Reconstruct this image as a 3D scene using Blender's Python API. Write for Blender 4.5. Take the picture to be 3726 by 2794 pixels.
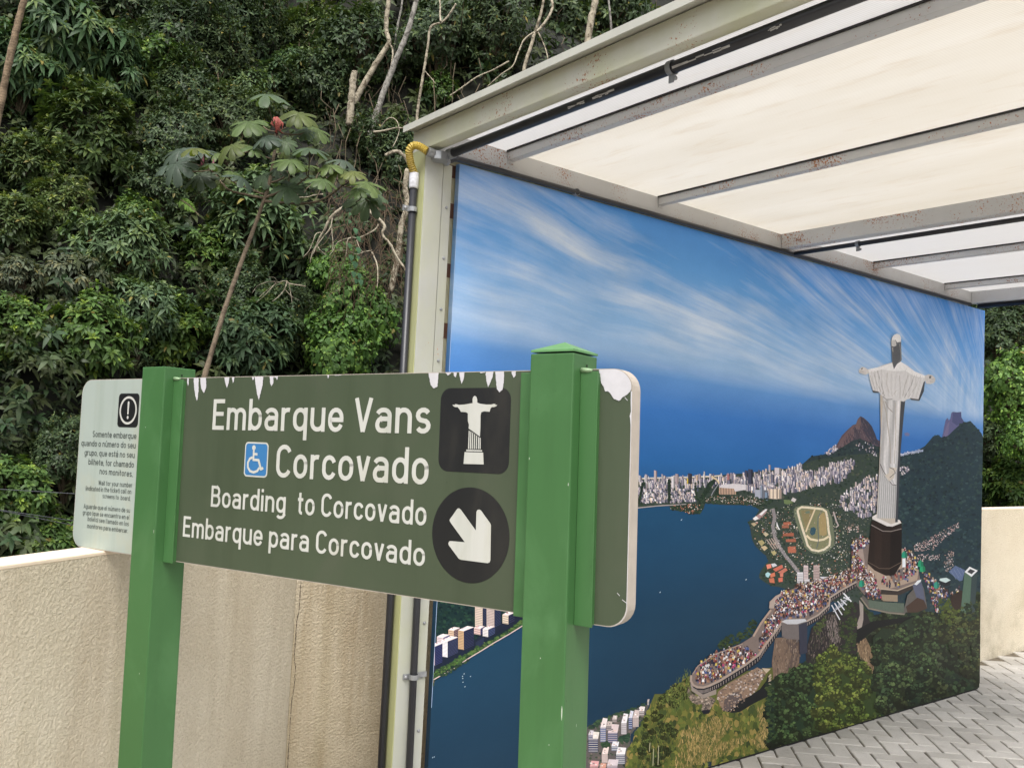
import bpy, bmesh, math, random
import numpy as np
from mathutils import Vector, Matrix
from mathutils.geometry import tessellate_polygon

for o in list(bpy.data.objects):
    bpy.data.objects.remove(o, do_unlink=True)
scene = bpy.context.scene
COL = scene.collection
R = math.radians

# ------------------------------------------------------------------ camera
W_PX, H_PX, F_PX = 3726.0, 2794.0, 3249.66
CAM = np.array([-1.99568639, -2.92404116, 1.6])
YAW, PITCH, ROLL = R(38.4), R(3.5465), R(2.7525)
_f = np.array([math.sin(YAW) * math.cos(PITCH), math.cos(YAW) * math.cos(PITCH), math.sin(PITCH)])
_r0 = np.array([math.cos(YAW), -math.sin(YAW), 0.0])
_u0 = np.cross(_r0, _f)
CR = math.cos(ROLL) * _r0 + math.sin(ROLL) * _u0
CU = -math.sin(ROLL) * _r0 + math.cos(ROLL) * _u0
CF = _f
cd = bpy.data.cameras.new('camera')
cam = bpy.data.objects.new('camera', cd)
COL.objects.link(cam)
cd.sensor_width = 36.0
cd.sensor_fit = 'HORIZONTAL'
cd.lens = F_PX / W_PX * 36.0
cd.clip_start = 0.05
cd.clip_end = 2000
cam.matrix_world = Matrix(((CR[0], CU[0], -CF[0], CAM[0]), (CR[1], CU[1], -CF[1], CAM[1]),
                           (CR[2], CU[2], -CF[2], CAM[2]), (0, 0, 0, 1)))
scene.camera = cam

# ------------------------------------------------------------------ world and sun
SUN_EL, SUN_AZ = R(58), R(218)          # azimuth measured clockwise from +Y
world = bpy.data.worlds.new('World')
scene.world = world
world.use_nodes = True
nt = world.node_tree
nt.nodes.clear()
sky = nt.nodes.new('ShaderNodeTexSky')
sky.sky_type = 'NISHITA'
sky.sun_disc = False
sky.sun_elevation = SUN_EL
sky.sun_rotation = SUN_AZ
sky.air_density = 1.0
sky.dust_density = 4.0
sky.ozone_density = 1.0
hs = nt.nodes.new('ShaderNodeHueSaturation')
hs.inputs['Saturation'].default_value = 0.30
bg = nt.nodes.new('ShaderNodeBackground')
bg.inputs['Strength'].default_value = 0.15
wo = nt.nodes.new('ShaderNodeOutputWorld')
nt.links.new(sky.outputs[0], hs.inputs['Color'])
nt.links.new(hs.outputs[0], bg.inputs['Color'])
nt.links.new(bg.outputs[0], wo.inputs[0])
sd = bpy.data.lights.new('sun', 'SUN')
sd.energy = 1.5
sd.angle = R(32)
sd.color = (1.0, 0.97, 0.93)
sun = bpy.data.objects.new('sun', sd)
COL.objects.link(sun)
sv = Vector((math.sin(SUN_AZ) * math.cos(SUN_EL), math.cos(SUN_AZ) * math.cos(SUN_EL), math.sin(SUN_EL)))
sun.rotation_euler = sv.to_track_quat('Z', 'Y').to_euler()
sun.location = (-6, -4, 12)

scene.render.engine = 'CYCLES'
scene.view_settings.view_transform = 'Standard'
scene.view_settings.look = 'None'
scene.view_settings.gamma = 1.0
scene.view_settings.use_curve_mapping = False
scene.view_settings.exposure = 0.85
scene.cycles.max_bounces = 8
scene.cycles.diffuse_bounces = 4
scene.cycles.transmission_bounces = 6
scene.cycles.transparent_max_bounces = 8
scene.cycles.use_denoising = True

# ------------------------------------------------------------------ helpers
def s2l(c):
    c = np.asarray(c, float) / 255.0
    return np.where(c <= 0.04045, c / 12.92, ((c + 0.055) / 1.055) ** 2.4)

def ray(px, py):
    return CF + (px - W_PX / 2) / F_PX * CR - (py - H_PX / 2) / F_PX * CU

def on_y(q, y):
    d = ray(*q)
    return CAM + d * ((y - CAM[1]) / d[1])

def on_x(q, x):
    d = ray(*q)
    return CAM + d * ((x - CAM[0]) / d[0])

def on_z(q, z):
    d = ray(*q)
    return CAM + d * ((z - CAM[2]) / d[2])

def at(q, depth):
    return CAM + ray(*q) * depth

def crop(k, pts):
    return [(k[0] + a * k[2], k[1] + b * k[2]) for a, b in pts]

class MB:
    def __init__(self):
        self.v = []
        self.f = []
    def add(self, verts, faces):
        b = len(self.v)
        self.v += [tuple(map(float, p)) for p in verts]
        self.f += [tuple(i + b for i in f) for f in faces]
        return self
    def box(self, x0, x1, y0, y1, z0, z1):
        v = [(x, y, z) for z in (z0, z1) for y in (y0, y1) for x in (x0, x1)]
        return self.add(v, [(0, 2, 3, 1), (4, 5, 7, 6), (0, 1, 5, 4), (2, 6, 7, 3), (0, 4, 6, 2), (1, 3, 7, 5)])
    def prism(self, pts, axis, a, b):
        """pts: 2-D outline; extruded along axis 'x','y' or 'z' from a to b"""
        def mk(p, t):
            return {'x': (t, p[0], p[1]), 'y': (p[0], t, p[1]), 'z': (p[0], p[1], t)}[axis]
        n = len(pts)
        v = [mk(p, a) for p in pts] + [mk(p, b) for p in pts]
        f = [(i, (i + 1) % n, n + (i + 1) % n, n + i) for i in range(n)]
        self.add(v, f + [tuple(range(n))[::-1], tuple(range(n, 2 * n))])
        return self
    def tube(self, path, radii, n=8, caps=True):
        path = [Vector(tuple(map(float, p))) for p in path]
        if not hasattr(radii, '__len__'):
            radii = [radii] * len(path)
        up = None
        v = []
        for i, p in enumerate(path):
            d = (path[min(i + 1, len(path) - 1)] - path[max(i - 1, 0)])
            if d.length < 1e-9:
                d = Vector((0, 0, 1))
            d.normalize()
            if up is None:
                up = Vector((1, 0, 0)) if abs(d.x) < 0.8 else Vector((0, 1, 0))
            s = up - d * up.dot(d)
            s.normalize()
            up = s
            t = d.cross(s)
            for k in range(n):
                a = 2 * math.pi * k / n
                v.append(p + (s * math.cos(a) + t * math.sin(a)) * radii[i])
        f = []
        for i in range(len(path) - 1):
            for k in range(n):
                k2 = (k + 1) % n
                f.append((i * n + k, i * n + k2, (i + 1) * n + k2, (i + 1) * n + k))
        if caps:
            f.append(tuple(range(n))[::-1])
            f.append(tuple(range((len(path) - 1) * n, len(path) * n)))
        return self.add(v, f)
    def build(self, name, m, parent=None, smooth=False, bevel=0.0, local=True):
        me = bpy.data.meshes.new(name)
        me.from_pydata(self.v, [], self.f)
        bm = bmesh.new()
        bm.from_mesh(me)
        bmesh.ops.recalc_face_normals(bm, faces=bm.faces)
        if bevel:
            bmesh.ops.bevel(bm, geom=list(bm.edges), offset=bevel, segments=2, affect='EDGES', profile=0.6)
        bm.to_mesh(me)
        bm.free()
        if smooth:
            me.shade_smooth()
        me.materials.append(m)
        o = bpy.data.objects.new(name, me)
        COL.objects.link(o)
        if parent is not None:
            o.parent = parent
        return o

def empty(name, loc=(0, 0, 0)):
    o = bpy.data.objects.new(name, None)
    COL.objects.link(o)
    o.empty_display_size = 0.2
    o.location = loc
    return o

def tag(o, label=None, cat=None, group=None, kind=None):
    if label: o['label'] = label
    if cat: o['category'] = cat
    if group: o['group'] = group
    if kind: o['kind'] = kind
    return o

def local_to(o, root):
    """parts were modelled in world coordinates under a root that stands elsewhere"""
    o.parent = root
    o.matrix_parent_inverse = Matrix.Translation(root.location).inverted()
    return o

# ------------------------------------------------------------------ materials
def new_mat(name):
    m = bpy.data.materials.new(name)
    m.use_nodes = True
    n = m.node_tree.nodes
    return m, m.node_tree, n['Principled BSDF']

def N(t, typ, **kw):
    n = t.nodes.new(typ)
    for k, v in kw.items():
        if k in n.inputs.keys() if isinstance(k, str) else False:
            n.inputs[k].default_value = v
        else:
            setattr(n, k, v)
    return n

def ramp(t, stops, fac=None, interp='LINEAR'):
    r = t.nodes.new('ShaderNodeValToRGB')
    r.color_ramp.interpolation = interp
    e = r.color_ramp.elements
    while len(e) < len(stops):
        e.new(0.5)
    for el, (p, c) in zip(e, stops):
        el.position = p
        el.color = (*c, 1) if len(c) == 3 else c
    if fac is not None:
        t.links.new(fac, r.inputs[0])
    return r

def coords(t, scale=(1, 1, 1), rot=(0, 0, 0), kind='Object', loc=(0, 0, 0)):
    tc = t.nodes.new('ShaderNodeTexCoord')
    mp = t.nodes.new('ShaderNodeMapping')
    mp.inputs['Scale'].default_value = scale
    mp.inputs['Rotation'].default_value = rot
    mp.inputs['Location'].default_value = loc
    t.links.new(tc.outputs[kind], mp.inputs[0])
    return mp.outputs[0]

def noise(t, vec, scale, detail=4, rough=0.55, dist=0.0):
    n = t.nodes.new('ShaderNodeTexNoise')
    n.inputs['Scale'].default_value = scale
    n.inputs['Detail'].default_value = detail
    n.inputs['Roughness'].default_value = rough
    n.inputs['Distortion'].default_value = dist
    t.links.new(vec, n.inputs['Vector'])
    return n.outputs['Fac']

def mix(t, fac, a, b, blend='MIX'):
    m = t.nodes.new('ShaderNodeMix')
    m.data_type = 'RGBA'
    m.blend_type = blend
    for i, x in ((0, fac), (6, a), (7, b)):
        if hasattr(x, 'is_linked') or isinstance(x, bpy.types.NodeSocket):
            t.links.new(x, m.inputs[i])
        elif i == 0:
            m.inputs[0].default_value = x
        else:
            m.inputs[i].default_value = (*x[:3], 1)
    return m.outputs[2]

def math_n(t, op, a, b=None, clamp=False):
    m = t.nodes.new('ShaderNodeMath')
    m.operation = op
    m.use_clamp = clamp
    for i, x in ((0, a), (1, b)):
        if x is None: continue
        if isinstance(x, bpy.types.NodeSocket): t.links.new(x, m.inputs[i])
        else: m.inputs[i].default_value = x
    return m.outputs[0]

def bump(t, b, h, strength=0.3, dist=0.01):
    n = t.nodes.new('ShaderNodeBump')
    n.inputs['Strength'].default_value = strength
    n.inputs['Distance'].default_value = dist
    t.links.new(h, n.inputs['Height'])
    t.links.new(n.outputs[0], b.inputs['Normal'])
    return n

def simple(name, rgb, rough=0.5, var=0.12, scale=6.0, bmp=0.0, bscale=60, metallic=0.0, spec=0.5, kind='Object'):
    m, t, b = new_mat(name)
    c = np.asarray(rgb, float)
    v = coords(t, kind=kind)
    n1 = noise(t, v, scale, 5, 0.6)
    r = ramp(t, [(0.3, tuple(c * (1 - var))), (0.7, tuple(np.minimum(c * (1 + var), 1)))], n1)
    t.links.new(r.outputs[0], b.inputs['Base Color'])
    b.inputs['Roughness'].default_value = rough
    b.inputs['Metallic'].default_value = metallic
    b.inputs['Specular IOR Level'].default_value = spec
    if bmp:
        bump(t, b, noise(t, v, bscale, 4), bmp, 0.004)
    return m

def steel(name, rgb, rust=0.3, algae=0.0, seed=0.0, rough=0.5):
    """painted steel with rust specks (and algae where asked); rust 0..1 more specks"""
    m, t, b = new_mat(name)
    c = np.asarray(rgb, float)
    v = coords(t, loc=(seed, seed * 1.7, 0))
    base = ramp(t, [(0.3, tuple(c * 0.9)), (0.75, tuple(np.minimum(c * 1.08, 1)))], noise(t, v, 3.0, 6, 0.6))
    colr = base.outputs[0]
    if algae > 0:
        va = coords(t, scale=(2.0, 1.2, 1.0), loc=(seed, 0, 0))
        na = ramp(t, [(0.35, (0, 0, 0)), (0.7, (algae,) * 3)], noise(t, va, 3.0, 5, 0.65))
        colr = mix(t, na.outputs[0], colr, s2l((172, 176, 96)))
    big = noise(t, v, 4.2, 4, 0.6)
    fine = noise(t, v, 120.0, 3, 0.7)
    s = math_n(t, 'ADD', math_n(t, 'MULTIPLY', big, 0.66), math_n(t, 'MULTIPLY', fine, 0.86))
    lo = 1.0 - rust * 0.19
    rm = ramp(t, [(lo - 0.015, (0, 0, 0)), (lo + 0.02, (1, 1, 1))], s)
    # ColorRamp clamps to 1: scale first
    sc = math_n(t, 'MULTIPLY', s, 0.8)
    t.links.new(sc, rm.inputs[0])
    rm.color_ramp.elements[0].position = (lo - 0.02) * 0.8
    rm.color_ramp.elements[1].position = (lo + 0.02) * 0.8
    rc = ramp(t, [(0.3, tuple(s2l((120, 66, 36)))), (0.7, tuple(s2l((186, 118, 66))))], noise(t, v, 40, 3))
    colr = mix(t, rm.outputs[0], colr, rc.outputs[0])
    t.links.new(colr, b.inputs['Base Color'])
    b.inputs['Roughness'].default_value = rough
    bump(t, b, noise(t, v, 90, 4), 0.06, 0.002)
    return m

def vcol(name, rough=0.5, spec=0.3, var=0.0, vscale=40.0, trans=0.0, gain=1.0):
    m, t, b = new_mat(name)
    a = t.nodes.new('ShaderNodeAttribute')
    a.attribute_name = 'Col'
    c = a.outputs['Color']
    if var:
        v = coords(t)
        r = ramp(t, [(0.25, (1 - var,) * 3), (0.75, (1 + var,) * 3)], noise(t, v, vscale, 5, 0.65))
        c = mix(t, 1.0, c, r.outputs[0], 'MULTIPLY')
    if gain != 1.0:
        c = mix(t, 1.0, c, (gain, gain, gain), 'MULTIPLY')
    t.links.new(c, b.inputs['Base Color'])
    b.inputs['Roughness'].default_value = rough
    b.inputs['Specular IOR Level'].default_value = spec
    if trans:
        out = t.nodes['Material Output']
        tl = t.nodes.new('ShaderNodeBsdfTranslucent')
        t.links.new(mix(t, 1.0, c, (1.25, 1.35, 0.6), 'MULTIPLY'), tl.inputs[0])
        ms = t.nodes.new('ShaderNodeMixShader')
        ms.inputs[0].default_value = trans
        t.links.new(b.outputs[0], ms.inputs[1])
        t.links.new(tl.outputs[0], ms.inputs[2])
        t.links.new(ms.outputs[0], out.inputs[0])
    return m

def tri_mesh(name, V, T, C, m, parent=None):
    """fast triangle mesh with a point colour attribute"""
    me = bpy.data.meshes.new(name)
    nv, ntri = len(V), len(T)
    me.vertices.add(nv)
    me.vertices.foreach_set('co', np.asarray(V, np.float32).ravel())
    me.loops.add(ntri * 3)
    me.loops.foreach_set('vertex_index', np.asarray(T, np.int32).ravel())
    me.polygons.add(ntri)
    me.polygons.foreach_set('loop_start', np.arange(0, ntri * 3, 3, dtype=np.int32))
    at_ = me.attributes.new('Col', 'FLOAT_COLOR', 'POINT')
    C4 = np.ones((nv, 4), np.float32)
    C4[:, :3] = C
    at_.data.foreach_set('color', C4.ravel())
    me.update(calc_edges=True)
    me.validate()
    me.materials.append(m)
    o = bpy.data.objects.new(name, me)
    COL.objects.link(o)
    if parent is not None:
        o.parent = parent
    return o
# ================================================================== THE SETTING
# ------------------------------------------------------------------ ground, pavement
m_earth = simple('earth', s2l((74, 62, 46)), 0.95, 0.3, 3.0, 0.6, 30)
m_bed = simple('joint_sand', s2l((104, 95, 80)), 0.95, 0.3, 25.0, 0.6, 120)
g = MB().add([(-300, -300, -0.05), (300, -300, -0.05), (300, 300, -0.05), (-300, 300, -0.05)], [(0, 1, 2, 3)])
tag(g.build('ground', m_earth), kind='structure')
pav = MB().box(-5.0, 9.0, -6.0, 0.44, -0.045, -0.009).build('pavement', m_bed)
tag(pav, kind='structure')

def paver_mat():
    m, t, b = new_mat('concrete_paver')
    oi = t.nodes.new('ShaderNodeObjectInfo')
    v = coords(t)
    n1 = noise(t, coords(t, kind='Generated'), 3.0, 6, 0.65)
    tc = t.nodes.new('ShaderNodeNewGeometry')
    mp = t.nodes.new('ShaderNodeMapping')
    t.links.new(tc.outputs['Position'], mp.inputs[0])
    nw = noise(t, mp.outputs[0], 2.2, 5, 0.6)
    nf = noise(t, mp.outputs[0], 160.0, 3, 0.7)
    base = ramp(t, [(0.25, tuple(s2l((174, 170, 163)))), (0.8, tuple(s2l((212, 208, 201))))], nw)
    rnd = ramp(t, [(0.0, (0.80, 0.79, 0.77)), (1.0, (1.08, 1.07, 1.06))], oi.outputs['Random'])
    c = mix(t, 1.0, base.outputs[0], rnd.outputs[0], 'MULTIPLY')
    sp = ramp(t, [(0.30, (0.62, 0.60, 0.56)), (0.45, (1, 1, 1))], nf)
    c = mix(t, 0.7, c, sp.outputs[0], 'MULTIPLY')
    nd = noise(t, mp.outputs[0], 9.0, 5, 0.7)
    dirt = ramp(t, [(0.55, (0, 0, 0)), (0.78, (0.4, 0.4, 0.4))], nd)
    c = mix(t, dirt.outputs[0], c, s2l((120, 111, 96)))
    t.links.new(c, b.inputs['Base Color'])
    b.inputs['Roughness'].default_value = 0.85
    b.inputs['Specular IOR Level'].default_value = 0.25
    bump(t, b, nf, 0.35, 0.003)
    return m
m_paver = paver_mat()
PW, JT = 0.105, 0.0085
def paver_mesh(seed):
    rr = random.Random(seed)
    L2, W2 = PW - JT / 2, PW / 2 - JT / 2
    b = MB()
    e = 0.004
    j = lambda: rr.uniform(-0.0015, 0.0015)
    c = [(-L2 + j(), -W2 + j()), (L2 + j(), -W2 + j()), (L2 + j(), W2 + j()), (-L2 + j(), W2 + j())]
    top = [(x * (1 - e / L2), y * (1 - e / W2)) for x, y in c]
    v = [(x, y, -0.035) for x, y in c] + [(x, y, -0.004) for x, y in c] + [(x, y, 0.0) for x, y in top]
    f = [(0, 1, 5, 4), (1, 2, 6, 5), (2, 3, 7, 6), (3, 0, 4, 7), (4, 5, 9, 8), (5, 6, 10, 9), (6, 7, 11, 10), (7, 4, 8, 11), (8, 9, 10, 11)]
    me = bpy.data.meshes.new('paver')
    me.from_pydata(v, [], f)
    me.materials.append(m_paver)
    return me
p_meshes = [paver_mesh(i) for i in range(6)]
rnd = random.Random(4)
c45 = math.cos(R(45))
near, rest = [], MB()
def in_view(x, y):
    d = np.array([x, y, 0.0]) - CAM
    z = d @ CF
    if z < 0.3: return False
    u, v_ = W_PX / 2 + F_PX * (d @ CR) / z, H_PX / 2 - F_PX * (d @ CU) / z
    return -120 < u < W_PX + 160 and v_ < H_PX + 160
for a in range(-80, 90):
    for b_ in range(-60, 60):
        ox, oy = a + 2 * b_, a - 2 * b_
        for (cx, cy, rot) in ((ox + 1.0, oy + 0.5, 0.0), (ox + 0.5, oy + 2.0, 90.0)):
            X = (cx * c45 - cy * c45) * PW + 2.236
            Y = (cx * c45 + cy * c45) * PW - 0.006
            if not (-4.5 < X < 8.5 and -5.5 < Y < 0.40): continue
            if Y > 0.06 and X < 4.55: continue
            if in_view(X, Y) and X > 1.0:
                near.append((X, Y, rot))
            else:
                ro = R(rot + 45)
                hx, hy = PW - JT / 2, PW / 2 - JT / 2
                q = [(X + sx * hx * math.cos(ro) - sy * hy * math.sin(ro), Y + sx * hx * math.sin(ro) + sy * hy * math.cos(ro))
                     for sx, sy in ((-1, -1), (1, -1), (1, 1), (-1, 1))]
                rest.add([(x, y, -0.02) for x, y in q] + [(x, y, -0.001) for x, y in q],
                         [(4, 5, 6, 7), (0, 1, 5, 4), (1, 2, 6, 5), (2, 3, 7, 6), (3, 0, 4, 7)])
near.sort(key=lambda p: (p[0] - CAM[0]) ** 2 + (p[1] - CAM[1]) ** 2)
for i, (X, Y, rot) in enumerate(near[:300]):
    o = bpy.data.objects.new('paver', p_meshes[i % 6])
    COL.objects.link(o)
    o.parent = pav
    o.location = (X, Y, rnd.uniform(-0.0025, 0.0015))
    o.rotation_euler = (R(rnd.gauss(0, 0.35)), R(rnd.gauss(0, 0.25)), R(rot + 45 + rnd.gauss(0, 0.5)))
print('pavers in view', len(near))
for (X, Y, rot) in near[300:]:
    ro = R(rot + 45)
    hx, hy = PW - JT / 2, PW / 2 - JT / 2
    q = [(X + sx * hx * math.cos(ro) - sy * hy * math.sin(ro), Y + sx * hx * math.sin(ro) + sy * hy * math.cos(ro))
         for sx, sy in ((-1, -1), (1, -1), (1, 1), (-1, 1))]
    rest.add([(x, y, -0.02) for x, y in q] + [(x, y, -0.001) for x, y in q],
             [(4, 5, 6, 7), (0, 1, 5, 4), (1, 2, 6, 5), (2, 3, 7, 6), (3, 0, 4, 7)])
tag(rest.build('paver_field', m_paver, pav), kind='stuff')

# ------------------------------------------------------------------ plastered walls
def plaster(name, stain, seed):
    m, t, b = new_mat(name)
    v = coords(t, loc=(seed, seed, seed))
    geo = t.nodes.new('ShaderNodeNewGeometry')
    big = noise(t, v, 1.3, 5, 0.6)
    base = ramp(t, [(0.3, tuple(s2l((204, 191, 166)))), (0.7, tuple(s2l((222, 212, 191))))], big)
    c = base.outputs[0]
    # drips and weather streaks
    vs = coords(t, scale=(9, 9, 0.9), loc=(seed, 0, 0))
    ns = noise(t, vs, 1.0, 5, 0.6, 0.3)
    st = ramp(t, [(0.48 - 0.10 * stain, (0, 0, 0)), (0.80 - 0.12 * stain, (0.75,) * 3)], ns)
    sx = t.nodes.new('ShaderNodeSeparateXYZ')
    t.links.new(geo.outputs['Position'], sx.inputs[0])
    near_post = math_n(t, 'SUBTRACT', 1.0, math_n(t, 'MULTIPLY', math_n(t, 'SUBTRACT', sx.outputs['X'], 0.6), 0.5, True), True) if stain > .5 else 1.0
    sfac = math_n(t, 'MULTIPLY', math_n(t, 'MULTIPLY', st.outputs[0], 0.35 + 0.65 * stain), near_post)
    c = mix(t, sfac, c, s2l((150, 128, 94)))
    vs2 = coords(t, scale=(5, 5, 0.35), loc=(seed * 3, 1, 0))
    dk = ramp(t, [(0.55, (0, 0, 0)), (0.72, (0.30,) * 3)], noise(t, vs2, 1.6, 4, 0.6))
    c = mix(t, math_n(t, 'MULTIPLY', dk.outputs[0], near_post), c, s2l((162, 152, 118)))
    nl = noise(t, v, 3.1, 6, 0.7)
    ol = ramp(t, [(0.52 - 0.05 * stain, (0, 0, 0)), (0.78, (0.8,) * 3)], nl)
    sep = t.nodes.new('ShaderNodeSeparateXYZ')
    t.links.new(geo.outputs['Position'], sep.inputs[0])
    low = math_n(t, 'MULTIPLY', math_n(t, 'SUBTRACT', 0.85, sep.outputs['Z'], True), 0.9 * stain + 0.05, True)
    c = mix(t, math_n(t, 'MULTIPLY', ol.outputs[0], low, True), c, s2l((112, 100, 56)))
    if stain > 0.5:
        c = mix(t, math_n(t, 'MULTIPLY', near_post, 0.34), c, s2l((156, 138, 106)))
    # grain and pits of the plaster
    n = noise(t, v, 105.0, 5, 0.62, 0.2)
    fl = ramp(t, [(0.40, (0, 0, 0)), (0.60, (1, 1, 1))], n)
    nb = noise(t, v, 34.0, 4, 0.6)
    pit = ramp(t, [(0.34, (0.62, 0.58, 0.52)), (0.44, (1, 1, 1))], n)
    c = mix(t, 0.55, c, pit.outputs[0], 'MULTIPLY')
    t.links.new(c, b.inputs['Base Color'])
    b.inputs['Roughness'].default_value = 0.9
    b.inputs['Specular IOR Level'].default_value = 0.2
    h = math_n(t, 'ADD', math_n(t, 'MULTIPLY', fl.outputs[0], 0.7), math_n(t, 'MULTIPLY', nb, 0.8))
    bump(t, b, h, 0.9, 0.0042)
    return m
m_pl1 = plaster('plaster', 0.12, 2.0)
m_pl2 = plaster('stained_plaster', 1.0, 7.0)
m_coping = simple('lit_top_plaster', s2l((232, 214, 190)), 0.9, 0.06, 4.0, 0.3, 50)  # lighter than the wall face: light on the top put into the colour

WH = 1.22
cn = np.array([-0.40, 0.41])
far = np.array([-1.5725, -0.344])
da = (far - cn) / np.linalg.norm(far - cn)
nb_ = np.array([-da[1], da[0]])
if nb_[1] < 0: nb_ = -nb_
TH = 0.115
end = cn + da * 7.0
s_ = ((0.41 + TH) - (cn[1] + nb_[1] * TH)) / da[1]
cb = cn + nb_ * TH + da * s_
def wall(name, pts, m, label):
    root = empty(name, (*pts[0], 0))
    w = MB().prism(pts, 'z', -0.04, WH - 0.012).build('wall_face', m)
    cx = np.mean([p[0] for p in pts]); cy = np.mean([p[1] for p in pts])
    cp = MB().prism(pts, 'z', WH - 0.0118, WH).build('coping', m_coping, None, False, 0.003)
    local_to(w, root); local_to(cp, root)
    tag(root, label, 'wall')
    return root
wA = wall('plastered_wall', [tuple(cn), tuple(end), tuple(end + nb_ * TH), tuple(cb)], m_pl1,
          'rough cream plastered wall behind the left green signpost')
wB = wall('plastered_wall', [(cn[0] + 0.002, cn[1]), tuple(cb + np.array([0.002, 0])), (11.0, 0.41 + TH), (11.0, 0.41)], m_pl2,
          'brown-stained plastered wall running behind the shelter post and the mural')
# hairline crack where the two walls meet
m_crack = simple('crack', s2l((58, 48, 34)), 1.0, 0.2)
ck = crop((0, 1900, 0.90416), [(1213, 238), (1208, 300), (1205, 350), (1196, 395), (1192, 440), (1186, 500), (1182, 545), (1190, 590),
      (1187, 640), (1180, 690), (1172, 740), (1168, 800), (1160, 860), (1153, 920), (1146, 989), (1140, 1080)])
cpts = []
for q in ck:
    P = on_y(q, 0.406)
    cpts.append((max(P[0], -0.39), 0.4085, P[2]))
b_ = MB()
rc = random.Random(3)
for i in range(len(cpts) - 1):
    p, q = np.array(cpts[i]), np.array(cpts[i + 1])
    for k in range(4):
        a0, a1 = p + (q - p) * k / 4, p + (q - p) * (k + 1) / 4
        wdt = rc.uniform(0.0003, 0.0019)
        w2 = rc.uniform(0.0003, 0.0019)
        jx = rc.uniform(-0.002, 0.002)
        b_.add([(a0[0] - wdt + jx, a0[1], a0[2]), (a0[0] + wdt + jx, a0[1], a0[2]), (a1[0] + w2, a1[1], a1[2]), (a1[0] - w2, a1[1], a1[2])], [(0, 1, 2, 3)])
local_to(b_.build('crack', m_crack), wB)

# ------------------------------------------------------------------ hillside
def hill(x, y):
    s = min(max((x - 2.5) / 3.0, 0), 1)
    s = s * s * (3 - 2 * s)
    y0 = 3.2 - 2.2 * s
    t_ = y - y0
    z = 0.15 + max(0.0, t_) * 1.15
    z += 0.25 * math.sin(x * 1.3 + y * 0.7) * min(1, max(0, t_)) + 0.18 * math.sin(x * 2.9 - y * 1.9) * min(1, max(0, t_))
    return z
m_hill = simple('shade_darkened_soil', s2l((24, 25, 17)), 1.0, 0.35, 2.5, 0.8, 14)  # near-black ground: shade under the canopy put into the soil colour
hb = MB()
xs = np.linspace(-26, 40, 90)
ys = np.concatenate([np.linspace(0.60, 12, 46), np.linspace(13, 45, 20)])
hv = [(x, y, hill(x, y)) for y in ys for x in xs]
nx = len(xs)
hb.add(hv, [(j * nx + i, j * nx + i + 1, (j + 1) * nx + i + 1, (j + 1) * nx + i) for j in range(len(ys) - 1) for i in range(nx - 1)])
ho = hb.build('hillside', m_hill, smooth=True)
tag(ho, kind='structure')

def hit(q, lift=0.0, d0=3.5):
    d = ray(*q)
    t_ = d0
    while t_ < 40:
        P = CAM + d * t_
        if P[1] > 0.8 and P[2] < hill(P[0], P[1]) + lift: return t_
        t_ += 0.05
    return t_

# ================================================================== CANOPY SHELTER
m_steel = steel('grey_painted_steel', s2l((198, 198, 198)), 0.60, 0.0, 1.0)
m_steel_g = steel('weathered_beam_paint', s2l((206, 205, 192)), 0.36, 0.38, 3.0)
m_post = steel('weathered_post_paint', s2l((172, 173, 168)), 0.10, 0.25, 5.0)
m_algae = steel('algae_covered_paint', s2l((168, 169, 134)), 0.06, 0.42, 9.0)
m_cap = simple('flashing_metal', s2l((190, 190, 180)), 0.45, 0.12, 5.0)
m_black = simple('black_conduit', s2l((38, 39, 44)), 0.38, 0.2, 8.0)
m_gasket = simple('black_gasket', s2l((34, 32, 32)), 0.7, 0.2)
m_galv = simple('galvanised_metal', s2l((150, 152, 154)), 0.45, 0.2, 25.0, 0.2, 60, 0.55)
m_whitecoup = simple('paint_splashed_coupling', s2l((206, 206, 210)), 0.6, 0.22, 60.0, 0.3, 80)
m_yellow = simple('yellow_hose', s2l((172, 148, 62)), 0.5, 0.16, 30.0)
m_brown = simple('brown_batten', s2l((92, 60, 44)), 0.8, 0.2, 20.0)

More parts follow.
